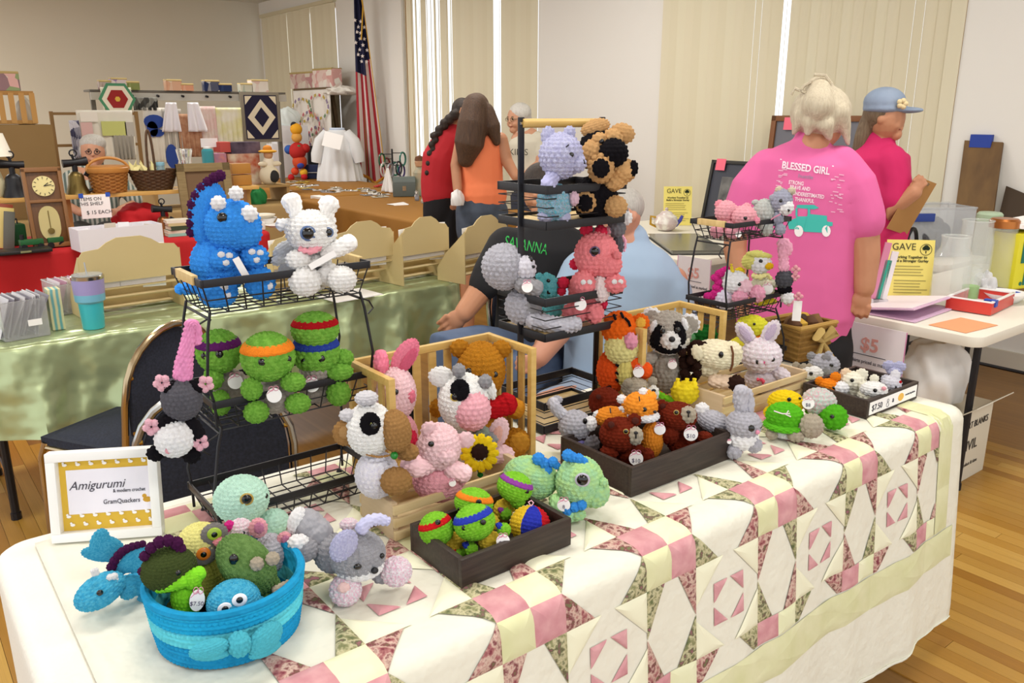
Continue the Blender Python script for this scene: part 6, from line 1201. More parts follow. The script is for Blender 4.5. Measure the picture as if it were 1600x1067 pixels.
o = empty('pouch', az(491, 279, .754), -head, 'navy blue fold-over pouch on the brown table', 'bag'); k = .0052
PM = M.Rotation(PI/2, 4, 'Z') @ M.Scale(1.5, 4); MB().box((0, 0, .062), (.05, .19, .124)).build('pouch_body', mat('#1f2a4d', .7), o, bevel=.008, mx=PM); MB().box((-.028, 0, .09), (.008, .19, .07)).build('flap', mat('#26325a', .7), o, bevel=.003, mx=PM); MB().box((-.033, 0, .056), (.004, .19, .006)).build('piping', mat('#c9c9c4', .6), o, mx=PM)
# jewellery on the brown tables
random.seed(21)
for j in range(40):
    px = random.uniform(450, 600); py = 283+(px-445)*.12+random.uniform(-3, 9); o = root_at('jewellery_card', 'small carded jewellery piece spread on the brown cloth', 'jewellery', px, py, .753, 'carded jewellery on the brown table', random.uniform(0, 3)); c = random.choice(('#d7d4cf', '#e8e6e2', '#c5bfae', '#b9b6c0', '#8a8a8e', '#cdb24a'))
    MB().box((0, 0, .003), (.14, .1, .005)).build('card', mat(c, .5), o); MB().tube([V((.022*math.cos(t), .016*math.sin(t), .008)) for t in [q*PI/5 for q in range(10)]], .004, 5, True).build('necklace', random.choice((CHROME, BRASS)), o)
for j, (px, py, c) in enumerate(((595, 292, '#b5231f'), (632, 300, '#c22a22'))):
    o = root_at('bead_tray', ['shallow tray of coral beads on the brown cloth', 'heap of red bead strings by the grey chest'][j], 'beads', px, py, .753)
    for q in range(5): MB().tube([V((.03*math.cos(t)+.03*(q-2), .03*math.sin(t)+.012*(q % 2), .008+.006*q)) for t in [w_*PI/6 for w_ in range(12)]], .007, 6, True).build('bead_string', mat(c, .35), o)
for j, (x0, y0, x1, y1) in enumerate(((424, 281, 442, 301), (484, 284, 505, 304))):
    X = 3.74; a, b = ax(x0, y0, X), ax(x1, y0, X); h = a.z-ax(x0, y1, X).z; o = empty('price_card', ((X), (a.y+b.y)/2, .77-h), 0, ['white price card hanging at the far end of the brown cloth', 'white price card hanging nearer on the brown cloth'][j], 'card'); MB().box((0, 0, h/2), (.004, a.y-b.y, h)).build('card', PAPER, o); MB().box((.05, 0, h), (.1, a.y-b.y, .003)).build('card_top', PAPER, o)
ch = root_at('jewellery_chest', 'grey carved jewellery chest with necklaces on the brown table', 'chest', 632, 307, .753, rz=-.5); ch.scale = (1.25, 1.25, 1.25); MB().box((0, .05, .06), (.19, .13, .12)).build('chest_body', mat('#5d6662', .5, bump=.4, bs=30), ch, bevel=.006)
MB().grid(lambda a, b: V(((a-.5)*.19, .05-.065*math.cos(PI*b), .12+.045*math.sin(PI*b))), 12, 10).build('lid', mat('#66706c', .5, bump=.4, bs=30), ch); MB().box((0, -.018, .07), (.03, .006, .04)).build('clasp', CHROME, ch)
nk = root_at('necklace_tree', 'necklace stand draped with coloured bead strings', 'jewellery', 632, 298, .753); nk.scale = (1.35, 1.35, 1.35); nk.location += V((.0, .25, 0)); MB().tube([(0, 0, 0), (0, 0, .34)], .008, 8).lathe([(.06, 0), (.06, .012)], 16).build('stand_post', IRON, nk)
random.seed(31)
for j, c in enumerate(('#3a2a6a', '#2a8a7a', '#7a1f2a', '#1d5a3a', '#c9c5bd', '#8a8a90', '#2a2a30', '#1d6a5a')):
    a = j*.8; q = V((.09*math.cos(a), .09*math.sin(a), random.uniform(.2, .34))); MB().tube([q+V((.035*math.cos(t), .012*math.cos(t), -.05+.055*math.sin(t))) for t in [w_*PI/7 for w_ in range(14)]], .008, 6, True).build('bead_string', mat(c, .3), nk); MB().tube([(0, 0, q.z), q], .004, 6).build('arm', IRON, nk)
fg = root_at('figurine', 'small painted figurine behind the grey chest', 'figurine', 657, 305, .753); fg.scale = (1.5, 1.5, 1.5)
MB().lathe([(.05, 0), (.06, .03), (.045, .1), (.05, .16), (.02, .2)], 16).build('robe', mat('#b9a88a', .6, col2='#8a9a8a', cs=9), fg); MB().lathe([(.001, .19), (.03, .205), (.035, .235), (.02, .262), (.001, .27)], 14).build('head', mat('#c99a74', .6), fg); MB().lathe([(.036, .245), (.03, .27), (.001, .282)], 14).build('hair', mat('#6b4226', .7), fg)
o = xcloth('white cone of tissue paper by the necklace stand', 596, 262, 615, 300, 4.65, PAPER, amp=.02, name='tissue_cone', flare=.9, cat='paper')
o = root_at('white_napkin', 'white napkin hanging over the near corner of the brown cloth', 'napkin', 622, 318, .756); MB().add([V((-.12, .02, 0)), V((.12, .1, 0)), V((.05, -.12, 0)), V((-.1, -.09, -.002)), V((-.06, -.13, -.1)), V((-.1, -.06, -.004))], [(0, 3, 2, 1), (3, 4, 2)]).build('cloth', PAPER, o)
for j in range(9):
    px = 645+random.uniform(0, 45); py = 300+random.uniform(0, 18); o = root_at('trinket', 'small trinket near the grey chest on the brown cloth', 'trinket', px, py, .753, 'trinkets at the near end of the brown table'); c = random.choice(('#8a8a90', '#b9b4a8', '#5a6a8a', '#c9c9cc', '#7a5a3a')); MB().lathe([(.02, 0), (.026, .02), (.014, .05), (.018, .07)], 12).build('trinket_body', mat(c, .4), o); MB().lathe([(.018, .07), (.001, .085)], 12).build('trinket_top', CHROME, o)
# ---------------------------------------------------------------- flag
FX = 5.42; a = ax(562, 5, FX); fy = a.y; fp = empty('flag', (FX, fy, 0), -head, 'red white and blue striped flag with stars furled on a pole', 'flag'); ftop = a.z; fb = ax(575, 285, FX).z
MB().tube([(0, 0, 0), (0, .0, ftop+.4)], .013, 10).build('pole', mat('#7a5a2a', .4), fp); MB().lathe([(.16, 0), (.15, .03), (.03, .06)], 24).build('base', mat('#b08a3a', .3, metal=1), fp)
HF = ftop-fb; NS = 8
pw = (V((FX, fy, 1.6))-CAM).dot(FWD)/F
def flagpt(s, t):                                 # furled cloth: wider and swinging right towards the foot
    wd = (12+32*t**.9)*pw; x = -2*pw+8*pw*t+wd*(s-.42); return V((x, -.05-.05*math.sin(4.2*PI*s+.5)*(.4+.6*t), ftop+.1-(HF+.1)*t+.22*abs(s-.6)*t))
REDF, WHF, BLF = mat('#9c1b28', .7), mat('#d8cdc8', .7), mat('#14163a', .7)
for j in range(NS):
    s0, s1 = j/NS, (j+1)/NS; t0 = .42 if j < 5 else .34
    MB().grid(lambda a, b: flagpt(s0+(s1-s0)*a, t0+(1-t0)*b), 5, 24).build('stripe', REDF if j % 2 == 0 else WHF, fp)
MB().grid(lambda a, b: flagpt(5/8*a, .42*b), 30, 16).build('canton', BLF, fp); MB().grid(lambda a, b: flagpt(5/8+3/8*a, .34*b), 14, 16).build('canton_fold', BLF, fp)
random.seed(2)
def starpts(r): return [((r if i % 2 == 0 else r*.4)*math.sin(PI*i/5), (r if i % 2 == 0 else r*.4)*math.cos(PI*i/5)) for i in range(10)]
for j in range(16):
    s, t = .1+.8*((j*5) % 8)/8, .14+.24*(j//2)/8; c = flagpt(s, t); MB().prism(starpts(.028), .003).build('star', WHF, fp, mx=M.Translation(c+V((0, -.02, 0))))
MB().tube([flagpt(.98, .02+.96*k/12)+V((0, -.01, 0)) for k in range(13)], .006, 6).build('fringe', mat('#c99a2a', .6), fp); MB().tube([flagpt(k/10, 1.0) for k in range(11)], .02, 6).build('fringe', mat('#c98a2a', .7), fp)
MB().tube([(0, -.05, ftop+.3), (.06, -.12, ftop-.05), (.02, -.12, ftop-.45)], .009, 6).build('tassel_cord', mat('#c99a2a', .6), fp)

# dishes at the right end of the red cloth
def dish(label, px, Y, z, r, h, c): p_ = ay(px, 340, Y); o = empty('dish', (p_.x, Y, z), 0, label, 'dish', 'crockery on the red cloth'); MB().lathe([(r*.6, 0), (r*.65, .003), (r, h), (r*1.02, h+.003), (r*.9, h), (r*.55, .008), (.001, .007)], 28).build('dish_body', mat(c, .3), o); MB().lathe([(r*.6, 0), (r*.58, .004)], 28).build('foot_ring', mat(shade(c, .9), .4), o)
dish('white serving bowl on the red cloth behind the white dragon', 410, 6.35, .752, .11, .06, '#e9e6e0'); dish('cream bowl nested in the white serving bowl', 410, 6.35, .785, .1, .05, '#ded6c2'); dish('flat white plate at the end of the red cloth', 432, 6.2, .752, .1, .018, '#efecea')
o = MB().box((0, 0, .03), (.2, .14, .06)).build('white_case', mat('#e0dcd6', .5), bevel=.008); p_ = ay(402, 350, 6.15); o.location = (p_.x-.06, 6.16, .752); tag(o, 'low white box beside the plates on the red cloth', 'box')
# ---------------------------------------------------------------- goods on the right-hand tables
def gave(label, x0, x1, y0, yb, z, lean, rz):
    a, b = az(x0, yb, z), az(x1, yb, z); c = (a+b)/2; s = (c-CAM).dot(FWD)/F; w, h = (x1-x0)*s, (yb-y0)*s*1.03
    o = empty('flyer', c, -head+rz, label, 'flyer'); T = M.Rotation(rad(-lean), 4, 'X'); MB().box((0, 0, h/2), (w, .003, h)).build('yellow_sheet', YELLOWP, o, mx=T)
    I = mat('#4a4a30', .8); f = lambda x, zz: T @ face_mx((x, -.003, zz), (1, 0, 0), (0, 0, 1))
    text('GAVE', h*.16, I, o, f(-w*.14, h*.88), sx=.95)
    MB().tube([V((w*.32+w*.12*math.cos(t), -.003, h*.84+w*.12*math.sin(t))) for t in [2*PI*k/20 for k in range(20)]], w*.006, 4, True).build('logo_ring', I, o, mx=T)
    for (dx, dz, r) in ((0, .02, .055), (-.04, .0, .04), (.04, .0, .04)): MB().lathe([(.001, 0), (w*r, 0), (w*r, .001), (.001, .001)], 12).build('logo_tree', mat('#22331f', .8), o, mx=T @ M.Translation((w*(.32+dx), -.003, h*.86+w*dz)) @ M.Rotation(PI/2, 4, 'X'))
    MB().box((w*.32, -.003, h*.80), (w*.02, .001, w*.06)).build('logo_trunk', mat('#22331f', .8), o, mx=T); text('Working Together to\nBuild a Stronger Gurley', h*.062, I, o, f(0, h*.68), bold=.0004)
    random.seed(3)
    for k in range(9): ww = w*random.uniform(.6, .82); MB().box((-w*.43+ww/2 if k < 4 else -w*.3+ww/2*.9, -.003, h*(.56-.05*k-(.04 if k > 3 else 0))), (ww*(1 if k < 4 else .9), .001, h*.013)).build('printed_line', mat('#a59a58', .8), o, mx=T)
    MB().box((0, .06, h*.25), (w*.5, .003, h*.5)).build('stand_back', mat('#d9d9d9', .2, trans=.6), o)
    return o
gave('yellow community flyer in a stand among the glass jars', 1381, 1452, 378, 468, .747, 8, -.12)
gave('yellow community flyer propped behind the teapot', 1036, 1080, 294, 352, .747, 8, 0)
def five(label, x0, y0, x1, y1, X=None, Y=None):
    if X is not None: a, b = ax(x0, y0, X), ax(x1, y0, X); zb = ax(x0, y1, X).z; c = (a+b)/2; w = (a-b).length; rz = -PI/2
    else: a, b = ay(x0, y0, Y), ay(x1, y0, Y); zb = ay(x0, y1, Y).z; c = (a+b)/2; w = (a-b).length; rz = 0
    h = a.z-zb; o = empty('price_sign', (c.x, c.y, zb), rz, label, 'sign'); MB().box((0, 0, h/2), (w, .003, h)).build('sheet', mat('#ece6ea', .6), o)
    text('$5', h*.34, mat('#e2a49c', .7), o, face_mx((0, -.003, h*.62), (1, 0, 0), (0, 0, 1)), bold=.002); MB().box((0, -.003, h*.43), (w*.5, .001, h*.012)).build('rule', ik, o); text('All shirts priced as marked', h*.1, ik, o, face_mx((0, -.003, h*.3), (1, 0, 0), (0, 0, 1)), sx=.8)
    for s in (-1, 1): MB().box((s*w*.497, -.002, h/2), (w*.012, .001, h)).build('pink_edge', mat('#d77fb4', .6), o)
five('white $5 price sheet hanging from the jar table', 1312, 498, 1420, 580, X=3.375)
five('white $5 price sheet hanging from the teapot table', 1060, 398, 1112, 462, X=3.85)
def slab(nm, label, cat, px, py, z, w, d, h, rz, m, bevel=.003): o = MB().box((0, 0, h/2), (w, d, h)).build(nm, m, bevel=bevel); o.location = az(px, py, z); o.rotation_euler.z = rz; tag(o, label, cat); return o
fo = empty('binder', (3.62, 1.80, .747), .05, 'open lilac ring binder tilted on the jar table', 'binder')
MB().box((0, 0, .03), (.40, .33, .006)).build('front_cover', mat('#d9b8d4', .5), fo, mx=M.Rotation(rad(-9), 4, 'X')); MB().box((0, 0, .004), (.40, .34, .006)).build('back_cover', mat('#d9b8d4', .5), fo); MB().box((0, 0, .035), (.37, .3, .003)).build('page', mat('#efe3e6', .6), fo, mx=M.Rotation(rad(-9), 4, 'X')); MB().box((0, .165, .028), (.40, .006, .05)).build('binder_spine', mat('#c9a2c6', .5), fo)
slab('paper_sheet', 'orange notice sheet taped to the jar table corner', 'paper', 1505, 508, .7465, .24, .16, .0015, -.1, mat('#f0a274', .8), 0)
rt = empty('baking_dish', az(1530, 480, .747), .1, 'red and white rectangular enamel dish on the jar table', 'dish'); RM = mat('#cf3f35', .35)
for (x, y, sx, sy) in ((0, -.09, .3, .008), (0, .09, .3, .008), (-.15, 0, .008, .19), (.15, 0, .008, .19)): MB().box((x, y, .03), (sx, sy, .055)).build('dish_side', RM, rt, bevel=.003)
MB().box((0, 0, .006), (.29, .18, .008)).build('dish_floor', mat('#efe6ea', .3), rt)
for (x, y, sx, sy) in ((0, -.09, .31, .014), (0, .09, .31, .014), (-.15, 0, .014, .19), (.15, 0, .014, .19)): MB().box((x, y, .059), (sx, sy, .006)).build('dish_rim', mat('#f1ecec', .3), rt, bevel=.002)
MB().box((-.11, -.075, .05), (.03, .05, .03)).build('blue_tape', mat('#2f4fb0', .6), rt)
bw_ = empty('bowl', az(1568, 471, .747), 0, 'shallow white bowl behind the red dish', 'bowl'); MB().lathe([(.04, 0), (.06, .004), (.095, .04), (.1, .045), (.092, .042), (.055, .01), (.001, .008)], 32).build('bowl_body', mat('#f0f0ef', .25), bw_); MB().box((.09, -.03, .03), (.02, .03, .02)).build('blue_tape', mat('#2f4fb0', .6), bw_)
GLJ = mat('#e3eae4', .05, alpha=.27, spec=1.0); GJ = 'large glass jars on the white table'
def jat(nm, label, px, pyb, pyt, rpx, m=GLJ, **k): o = empty(nm, az(px, pyb, .747)); s = (o.location-CAM).dot(FWD)/F; jar('', label, o, rpx*s, (pyb-pyt)*s*1.03, m=m, g=GJ, **k)
jat('glass_jar', 'tallest frosted glass jar with copper rim on the white table', 1553, 455, 352, 21, neck=.95, lid=mat('#b5713a', .3, metal=.8))
jat('glass_jar', 'wide clear glass jar stacked with a bowl behind the flyer', 1512, 458, 348, 26, neck=.85); jat('glass_jar', 'green-lidded glass jar at the back of the jar group', 1531, 440, 342, 18, neck=.95, lid=mat('#a9bfa2', .4))
jat('glass_jar', 'round-shouldered clear jar right behind the yellow flyer', 1480, 474, 372, 27, neck=.75); jat('glass_jar', 'small glass jar with lime green contents', 1514, 468, 420, 13, neck=.9, fill=('#7fbf3f', .45))
lump('plastic_bag', 'crumpled clear plastic bag between the jars', 'bag', az(1535, 462, .747), (.05, .05, .07), mat('#f0f0f2', .25, trans=.3), 6)
tn = empty('tin_box', az(1592, 452, .747), -head*.4, 'yellow tin with bold green letters at the right edge', 'tin'); MB().box((0, 0, .15), (.3, .14, .29)).build('tin_body', mat('#d9cf2c', .4), tn, bevel=.006); MB().box((0, 0, .012), (.31, .15, .025)).build('tin_foot', mat('#6b4a22', .5), tn)
text('N', .14, mat('#156b58', .6), tn, face_mx((-.07, -.072, .2), (1, 0, 0), (0, 0, 1)), bold=.006); text('.LE', .1, mat('#156b58', .6), tn, face_mx((-.05, -.072, .075), (1, 0, 0), (0, 0, 1)), bold=.004)
for k, (x, y, r) in enumerate(((0, 0, .3), (.06, .02, -.2))): MB().box((x-.05, y, .31+.03*k), (.24, .14, .02)).build('white_packet', PAPER, tn, mx=M.Rotation(r*.4, 4, 'Y'))
o = empty('spray_bottle', az(1562, 450, .747), 0, 'small white oval bottle with dark label by the tin', 'bottle'); MB().lathe([(.03, 0), (.035, .01), (.04, .08), (.03, .13), (.012, .15)], 18, sy=.6).build('bottle_body', WHITE, o); MB().box((0, -.027, .07), (.03, .002, .05)).build('bottle_label', mat('#2a4a5a', .6), o)
# tote with black handle, markers
tt = empty('tote_bag', az(1410, 440, .747), 0, 'pale tote bag with braided black handle behind the flyer', 'bag'); MB().box((0, 0, .1), (.28, .12, .2)).build('bag_body', mat('#e6dcd8', .8), tt, bevel=.03); MB().tube([V((-.06+.055*math.cos(t), -.05, .19+.1*math.sin(t))) for t in [PI*k/12 for k in range(13)]], .01, 8).build('handle', IRON, tt)
for k, (c, px) in enumerate((('#d98aa8', 1362), ('#2aa38a', 1369), ('#8a78c4', 1330), ('#ece8ea', 1376))):
    o = empty('yardstick', az(px, 480, .747), -head, ['pink ruler standing in the holder', 'teal glue stick standing in the holder', 'lilac pen standing near the pink shirt', 'white ruler standing in the holder'][k], 'ruler'); h = (.30, .22, .2, .26)[k]; MB().box((0, 0, h/2), (.03, .008, h)).build('stick', mat(c, .5), o, mx=M.Rotation(rad(8), 4, 'Y')); MB().box((0, 0, .02), (.045, .03, .04)).build('holder', mat('#d9d6d8', .4), o)
# tub, boards, frames
folding_table('white folding table against the window wall under the plastic tub', 4.95, 5.6, 2.2, 3.1, .742)
tbp = az(1478, 394, .745); s = (tbp-CAM).dot(FWD)/F; tbx = empty('plastic_tub', (5.28, 2.5, .745), -.6, 'clear plastic storage tub with blue handles full of dark cables', 'tub'); CT = mat('#d6dade', .15, alpha=.32); w, d, h = .42, .3, .3
for (x, y, sx, sy) in ((0, -d/2, w, .004), (0, d/2, w, .004), (-w/2, 0, .004, d), (w/2, 0, .004, d)): MB().box((x, y, h/2), (sx, sy, h)).build('tub_side', CT, tbx)
MB().box((0, 0, .004), (w, d, .006)).build('tub_floor', CT, tbx); MB().tube([(-w/2, -d/2, h), (w/2, -d/2, h), (w/2, d/2, h), (-w/2, d/2, h)], .009, 6, True).build('tub_rim', CT, tbx)
for s_ in (-1, 1): MB().box((-.12, s_*(d/2+.012), h*.82), (.13, .016, .05)).build('blue_handle', mat('#27408f', .5), tbx, bevel=.005)
lump('cable_heap', 'dark heap of cables inside the plastic tub', 'cables', V((5.26, 2.5, .752)), (.16, .12, .14), mat('#4a4a50', .6), 12, amp=.2)
def board(label, pts, X0, X1, m, tape=None):
    o = empty('wood_board', (0, 0, 0), 0, label, 'board'); P_ = [ax(x, y, X0 if k < 2 else X1) for k, (x, y) in enumerate(pts)]; c = P_[3].copy(); c.z = P_[2].z = min(P_[2].z, P_[3].z)
    n = (P_[1]-P_[0]).cross(P_[3]-P_[0]).normalized()*.02; o.location = (P_[2]+P_[3])/2; L = [p-o.location for p in P_]
    MB().add(L+[p+n for p in L], [(0, 1, 2, 3), (7, 6, 5, 4)]+[(k, (k+1) % 4, (k+1) % 4+4, k+4) for k in range(4)]).build('plank', m, o, bevel=.003)
    if tape: q = L[0].lerp(L[1], .45); MB().box(q, (.03, .13, .08)).build('blue_tape', mat('#24409a', .6), o)
DW2 = mat('#7d5f38', .7, col2='#5a4228', cs=4, cw=.3, stretch=(3, 3, 1)); board('tall rough brown board with blue tape leaning on the wall', [(1507, 219), (1567, 222), (1540, 420), (1480, 420)], 5.68, 5.45, DW2, True); board('short dark board tilted against the wall at right', [(1572, 290), (1640, 318), (1630, 420), (1545, 400)], 5.67, 5.5, mat('#3f3020', .7))
def picture(label, x0, y0, x1, y1, Xb, lean, fm, mm, im, z=.747, skew=0):
    a, b = ax(x0, y1, Xb), ax(x1, y1, Xb); c = (a+b)/2; w = (a-b).length; h = ax((x0+x1)/2, y0, Xb).z-z; o = empty('framed_picture', (Xb, c.y, z), -PI/2, label, 'picture'); T = M.Rotation(rad(-lean), 4, 'X'); bw = w*.05
    for (x, zz, ww, hh) in ((0, bw/2, w, bw), (0, h-bw/2, w, bw), (-w/2+bw/2, h/2, bw, h), (w/2-bw/2, h/2, bw, h)): MB().box((x, 0, zz), (ww, .025, hh)).build('frame_side', fm, o, bevel=.002, mx=T)
    MB().box((0, .005, h/2), (w-2*bw, .004, h-2*bw)).build('mat_board', mm, o, mx=T); MB().box((0, .0, h/2), (w*.5, .004, h*.5)).build('print', im, o, mx=T)
    MB().box((-w*.3, -.016, h*.93), (.09, .003, .09)).build('pink_note', mat('#ef6f86', .8), o, mx=T); return o
picture('large brown framed picture behind the two women', 1187, 180, 1340, 330, 5.5, 5, mat('#7a4a22', .5), mat('#6a6a72', .5), mat('#4a4a55', .4)); picture('black and gold framed picture leaning at an angle', 1095, 250, 1175, 345, 5.35, 12, mat('#2c2a26', .5), mat('#3a3d48', .5), mat('#7d7c7a', .6, col2='#3a3a3c', cs=9, cw=.2))
# teapot and album
tp = empty('teapot', az(1040, 360, .747), -head, 'white floral teapot with gold handle beside the album', 'teapot'); s = (tp.location-CAM).dot(FWD)/F; CER = mat('#e6e3da', .2, col2='#c9b8b4', cs=14, cw=.08)
MB().lathe([(9*s, 0), (14*s, 3*s), (19*s, 12*s), (16*s, 22*s), (10*s, 26*s)], 28).build('pot_body', CER, tp); MB().lathe([(11*s, 25*s), (8*s, 29*s), (2*s, 31*s), (3*s, 34*s), (.001, 36*s)], 20).build('lid', CER, tp); MB().tube([(-14*s, 0, 20*s), (-24*s, 0, 22*s), (-24*s, 0, 10*s), (-15*s, 0, 6*s)], 2*s, 8).build('handle', mat('#b8912f', .3, metal=.6), tp); MB().tube([(14*s, 0, 8*s), (22*s, 0, 16*s), (25*s, 0, 23*s)], [4*s, 3*s, 2.2*s], 10).build('spout', mat('#3a3f9a', .3), tp)
ab = empty('photo_album', (4.32, 3.64, .747), rad(-36), 'flat black and grey album in front of the teapot', 'album'); MB().box((0, 0, .012), (.34, .74, .022)).build('pages', mat('#8f8f84', .4), ab, bevel=.003); MB().box((0, 0, .0255), (.36, .76, .004)).build('cover', mat('#6b6c62', .2), ab); MB().box((0, 0, .002), (.36, .76, .004)).build('back_cover', IRON, ab)
# shirt box and bag under the jar table
bx = empty('carton', (3.735, 1.62, 0), 0, 'white shirt blanks carton on the floor under the table', 'box'); CB = mat('#d6cfbc', .8); MB().box((0, 0, .17), (.37, .34, .34)).build('carton_body', CB, bx, bevel=.004)
for s in (-1, 1): MB().box((0, 0, .05), (.36, .004, .1)).build('flap', CB, bx, mx=M.Translation((0, s*.168, .34)) @ M.Rotation(-s*.9, 4, 'X'))
IK = mat('#3f3b36', .8); text('SHIRT BLANKS', .045, IK, bx, face_mx((.02, -.172, .27), (1, 0, 0), (0, 0, 1)), sx=.85); text('ANVIL', .07, IK, bx, face_mx((-.03, -.172, .17), (1, 0, 0), (0, 0, 1))); text('assorted colors & sizes', .024, IK, bx, face_mx((-.02, -.172, .08), (1, 0, 0), (0, 0, 1)))
MB().tube([V((-.16+.012*math.cos(t), -.172, .265+.02*math.sin(t))) for t in [2*PI*k/8 for k in range(8)]], .002, 4, True).build('printed_mark', IK, bx)
lump('plastic_bag', 'bulging white plastic shopping bag on the shirt carton', 'bag', V((3.66, 1.62, .37)), (.16, .14, .18), mat('#e6e5e2', .35), 5, amp=.09)
# wicker basket with burlap bow behind the right rack
wb = empty('wicker_basket', az(1245, 556, TZ), -.1, 'square tan wicker basket with a burlap bow behind the right rack', 'basket'); WK = mat('#9a7434', .75, col2='#7d5a24', cs=60, cw=.3, bump=.4, bs=90)
MB().add([V((sx*(.075+.02*t), sy*(.06+.02*t), .13*t)) for t in (0, 1) for sx, sy in ((-1, -1), (1, -1), (1, 1), (-1, 1))], [(3, 2, 1, 0), (0, 1, 5, 4), (1, 2, 6, 5), (2, 3, 7, 6), (3, 0, 4, 7)]).build('basket_body', WK, wb, smooth=False)
for j in range(6): MB().tube([(-.077-.0033*j, -.062-.0033*j, .012+.021*j), (.077+.0033*j, -.062-.0033*j, .012+.021*j), (.077+.0033*j, .062+.0033*j, .012+.021*j), (-.077-.0033*j, .062+.0033*j, .012+.021*j)], .007, 6, True).build('weave_row', WK, wb)
MB().tube([(-.095, -.08, .13), (.095, -.08, .13), (.095, .08, .13), (-.095, .08, .13)], .009, 6, True).build('rim', mat('#b08a45', .7), wb)
random.seed(4)
for j in range(7): MB().tube([V((-.06+.02*j, random.uniform(-.04, .04), .07)), V((-.055+.02*j, random.uniform(-.03, .03), .13)), V((-.06+.021*j, random.uniform(-.03, .03), .15))], [.03, .028, .012], 10).build('cloth_roll', mat(('#5a3a22', '#c9a03a', '#7d5a34', '#3f2a1c')[j % 4], .85), wb)
BU = mat('#b59a5c', .9, bump=.3, bs=120)
for a in (-.7, .7): MB().tube([V((.02, -.085, .075)), V((.02+.05*math.sin(a), -.1, .075+.05*math.cos(a))), V((.02+.06*math.sin(a*1.6), -.1, .075+.02)), V((.02, -.088, .07))], [.006, .016, .014, .006], 8).build('bow_loop', BU, wb)
for a in (-.3, .35): MB().tube([(.02, -.088, .07), (.02+a*.1, -.095, .02), (.02+a*.16, -.09, -.0)], [.006, .012, .014], 8).build('bow_tail', BU, wb)
# ---------------------------------------------------------------- people
SKIN = mat('#c08a68', .55, col2='#b57d5c', cs=12, cw=.3); SKIN2 = mat('#cc9a7c', .55, col2='#bf8a6a', cs=12, cw=.3); DEN = mat('#4d5d78', .85, bump=.2, bs=200, col2='#5f7190', cs=10, cw=.3)
def hairm(c, c2): return mat(c, .6, col2=c2, cs=9, cw=.25, stretch=(14, 14, 1.2), bump=.5, bs=20, bd=.01)
class PP(PL):
    def __init__(s, label, xy): PL.__init__(s, 'person', label, 'person', (xy[0], xy[1], 0), (0, 0, 1)); s.cur = MB()
    def limb(s, pts, flat=1.0, n=14):
        q_ = [s.loc(p[0], p[1], p[2]) for p in pts]; r = [p[3]*s.u for p in pts]; n0 = len(s.cur.v); s.cur.tube(q_, r, n)
        if flat != 1:
            for i, p in enumerate(q_):
                for j in range(n): v = s.cur.v[n0+i*n+j]; s.cur.v[n0+i*n+j] = (v[0], p.y+(v[1]-p.y)*flat, v[2])
        for p, r_ in ((q_[0], r[0]), (q_[-1], r[-1])): s.ell(p, r_*.97, r_*.97*flat, r_*.97)
    def ell(s, c, rx, ry, rz):
        s.cur.grid(lambda a, b: V((c.x+rx*math.sin(PI*b)*math.cos(2*PI*a), c.y+ry*math.sin(PI*b)*math.sin(2*PI*a), c.z+rz*math.cos(PI*b))), 16, 11, True)
    def e(s, u, v, rx, ry, d=0, rz=None): s.ell(s.loc(u, v, d), rx*s.u, (rz or rx)*s.u, ry*s.u)
    def done(s, name, m, vox=.009, sm=5, par=None):
        me = bpy.data.meshes.new(name); me.from_pydata(s.cur.v, [], s.cur.f); bm = bmesh.new(); bm.from_mesh(me); bmesh.ops.remove_doubles(bm, verts=bm.verts, dist=1e-5); bmesh.ops.holes_fill(bm, edges=bm.edges); bmesh.ops.recalc_face_normals(bm, faces=bm.faces); bm.to_mesh(me); bm.free()
        t = bpy.data.objects.new('t', me); COL.objects.link(t); r = t.modifiers.new('r', 'REMESH'); r.mode = 'VOXEL'; r.voxel_size = vox; r.use_smooth_shade = True
        k = t.modifiers.new('s', 'SMOOTH'); k.factor = .5; k.iterations = sm
        bpy.context.view_layer.update(); out = bpy.data.meshes.new_from_object(t.evaluated_get(bpy.context.evaluated_depsgraph_get())); bpy.data.objects.remove(t); out.materials.clear()
        for p in out.polygons: p.use_smooth = True
        s.cur = MB(); return link(name, out, m, par or s.root)
    def part(s, name, m, fn, **k): fn(); return s.done(name, m, **k)
    def legs(s, pts2, r, to=0): pass
    def floor_v(s, u, d=0):                       # picture row where this person's plane meets the floor
        c = s.A+s.n*(d*s.u); lo, hi = 300., 1400.
        for _ in range(40):
            m_ = (lo+hi)/2
            if s.loc(u, m_, d).z > 0: lo = m_
            else: hi = m_
        return lo
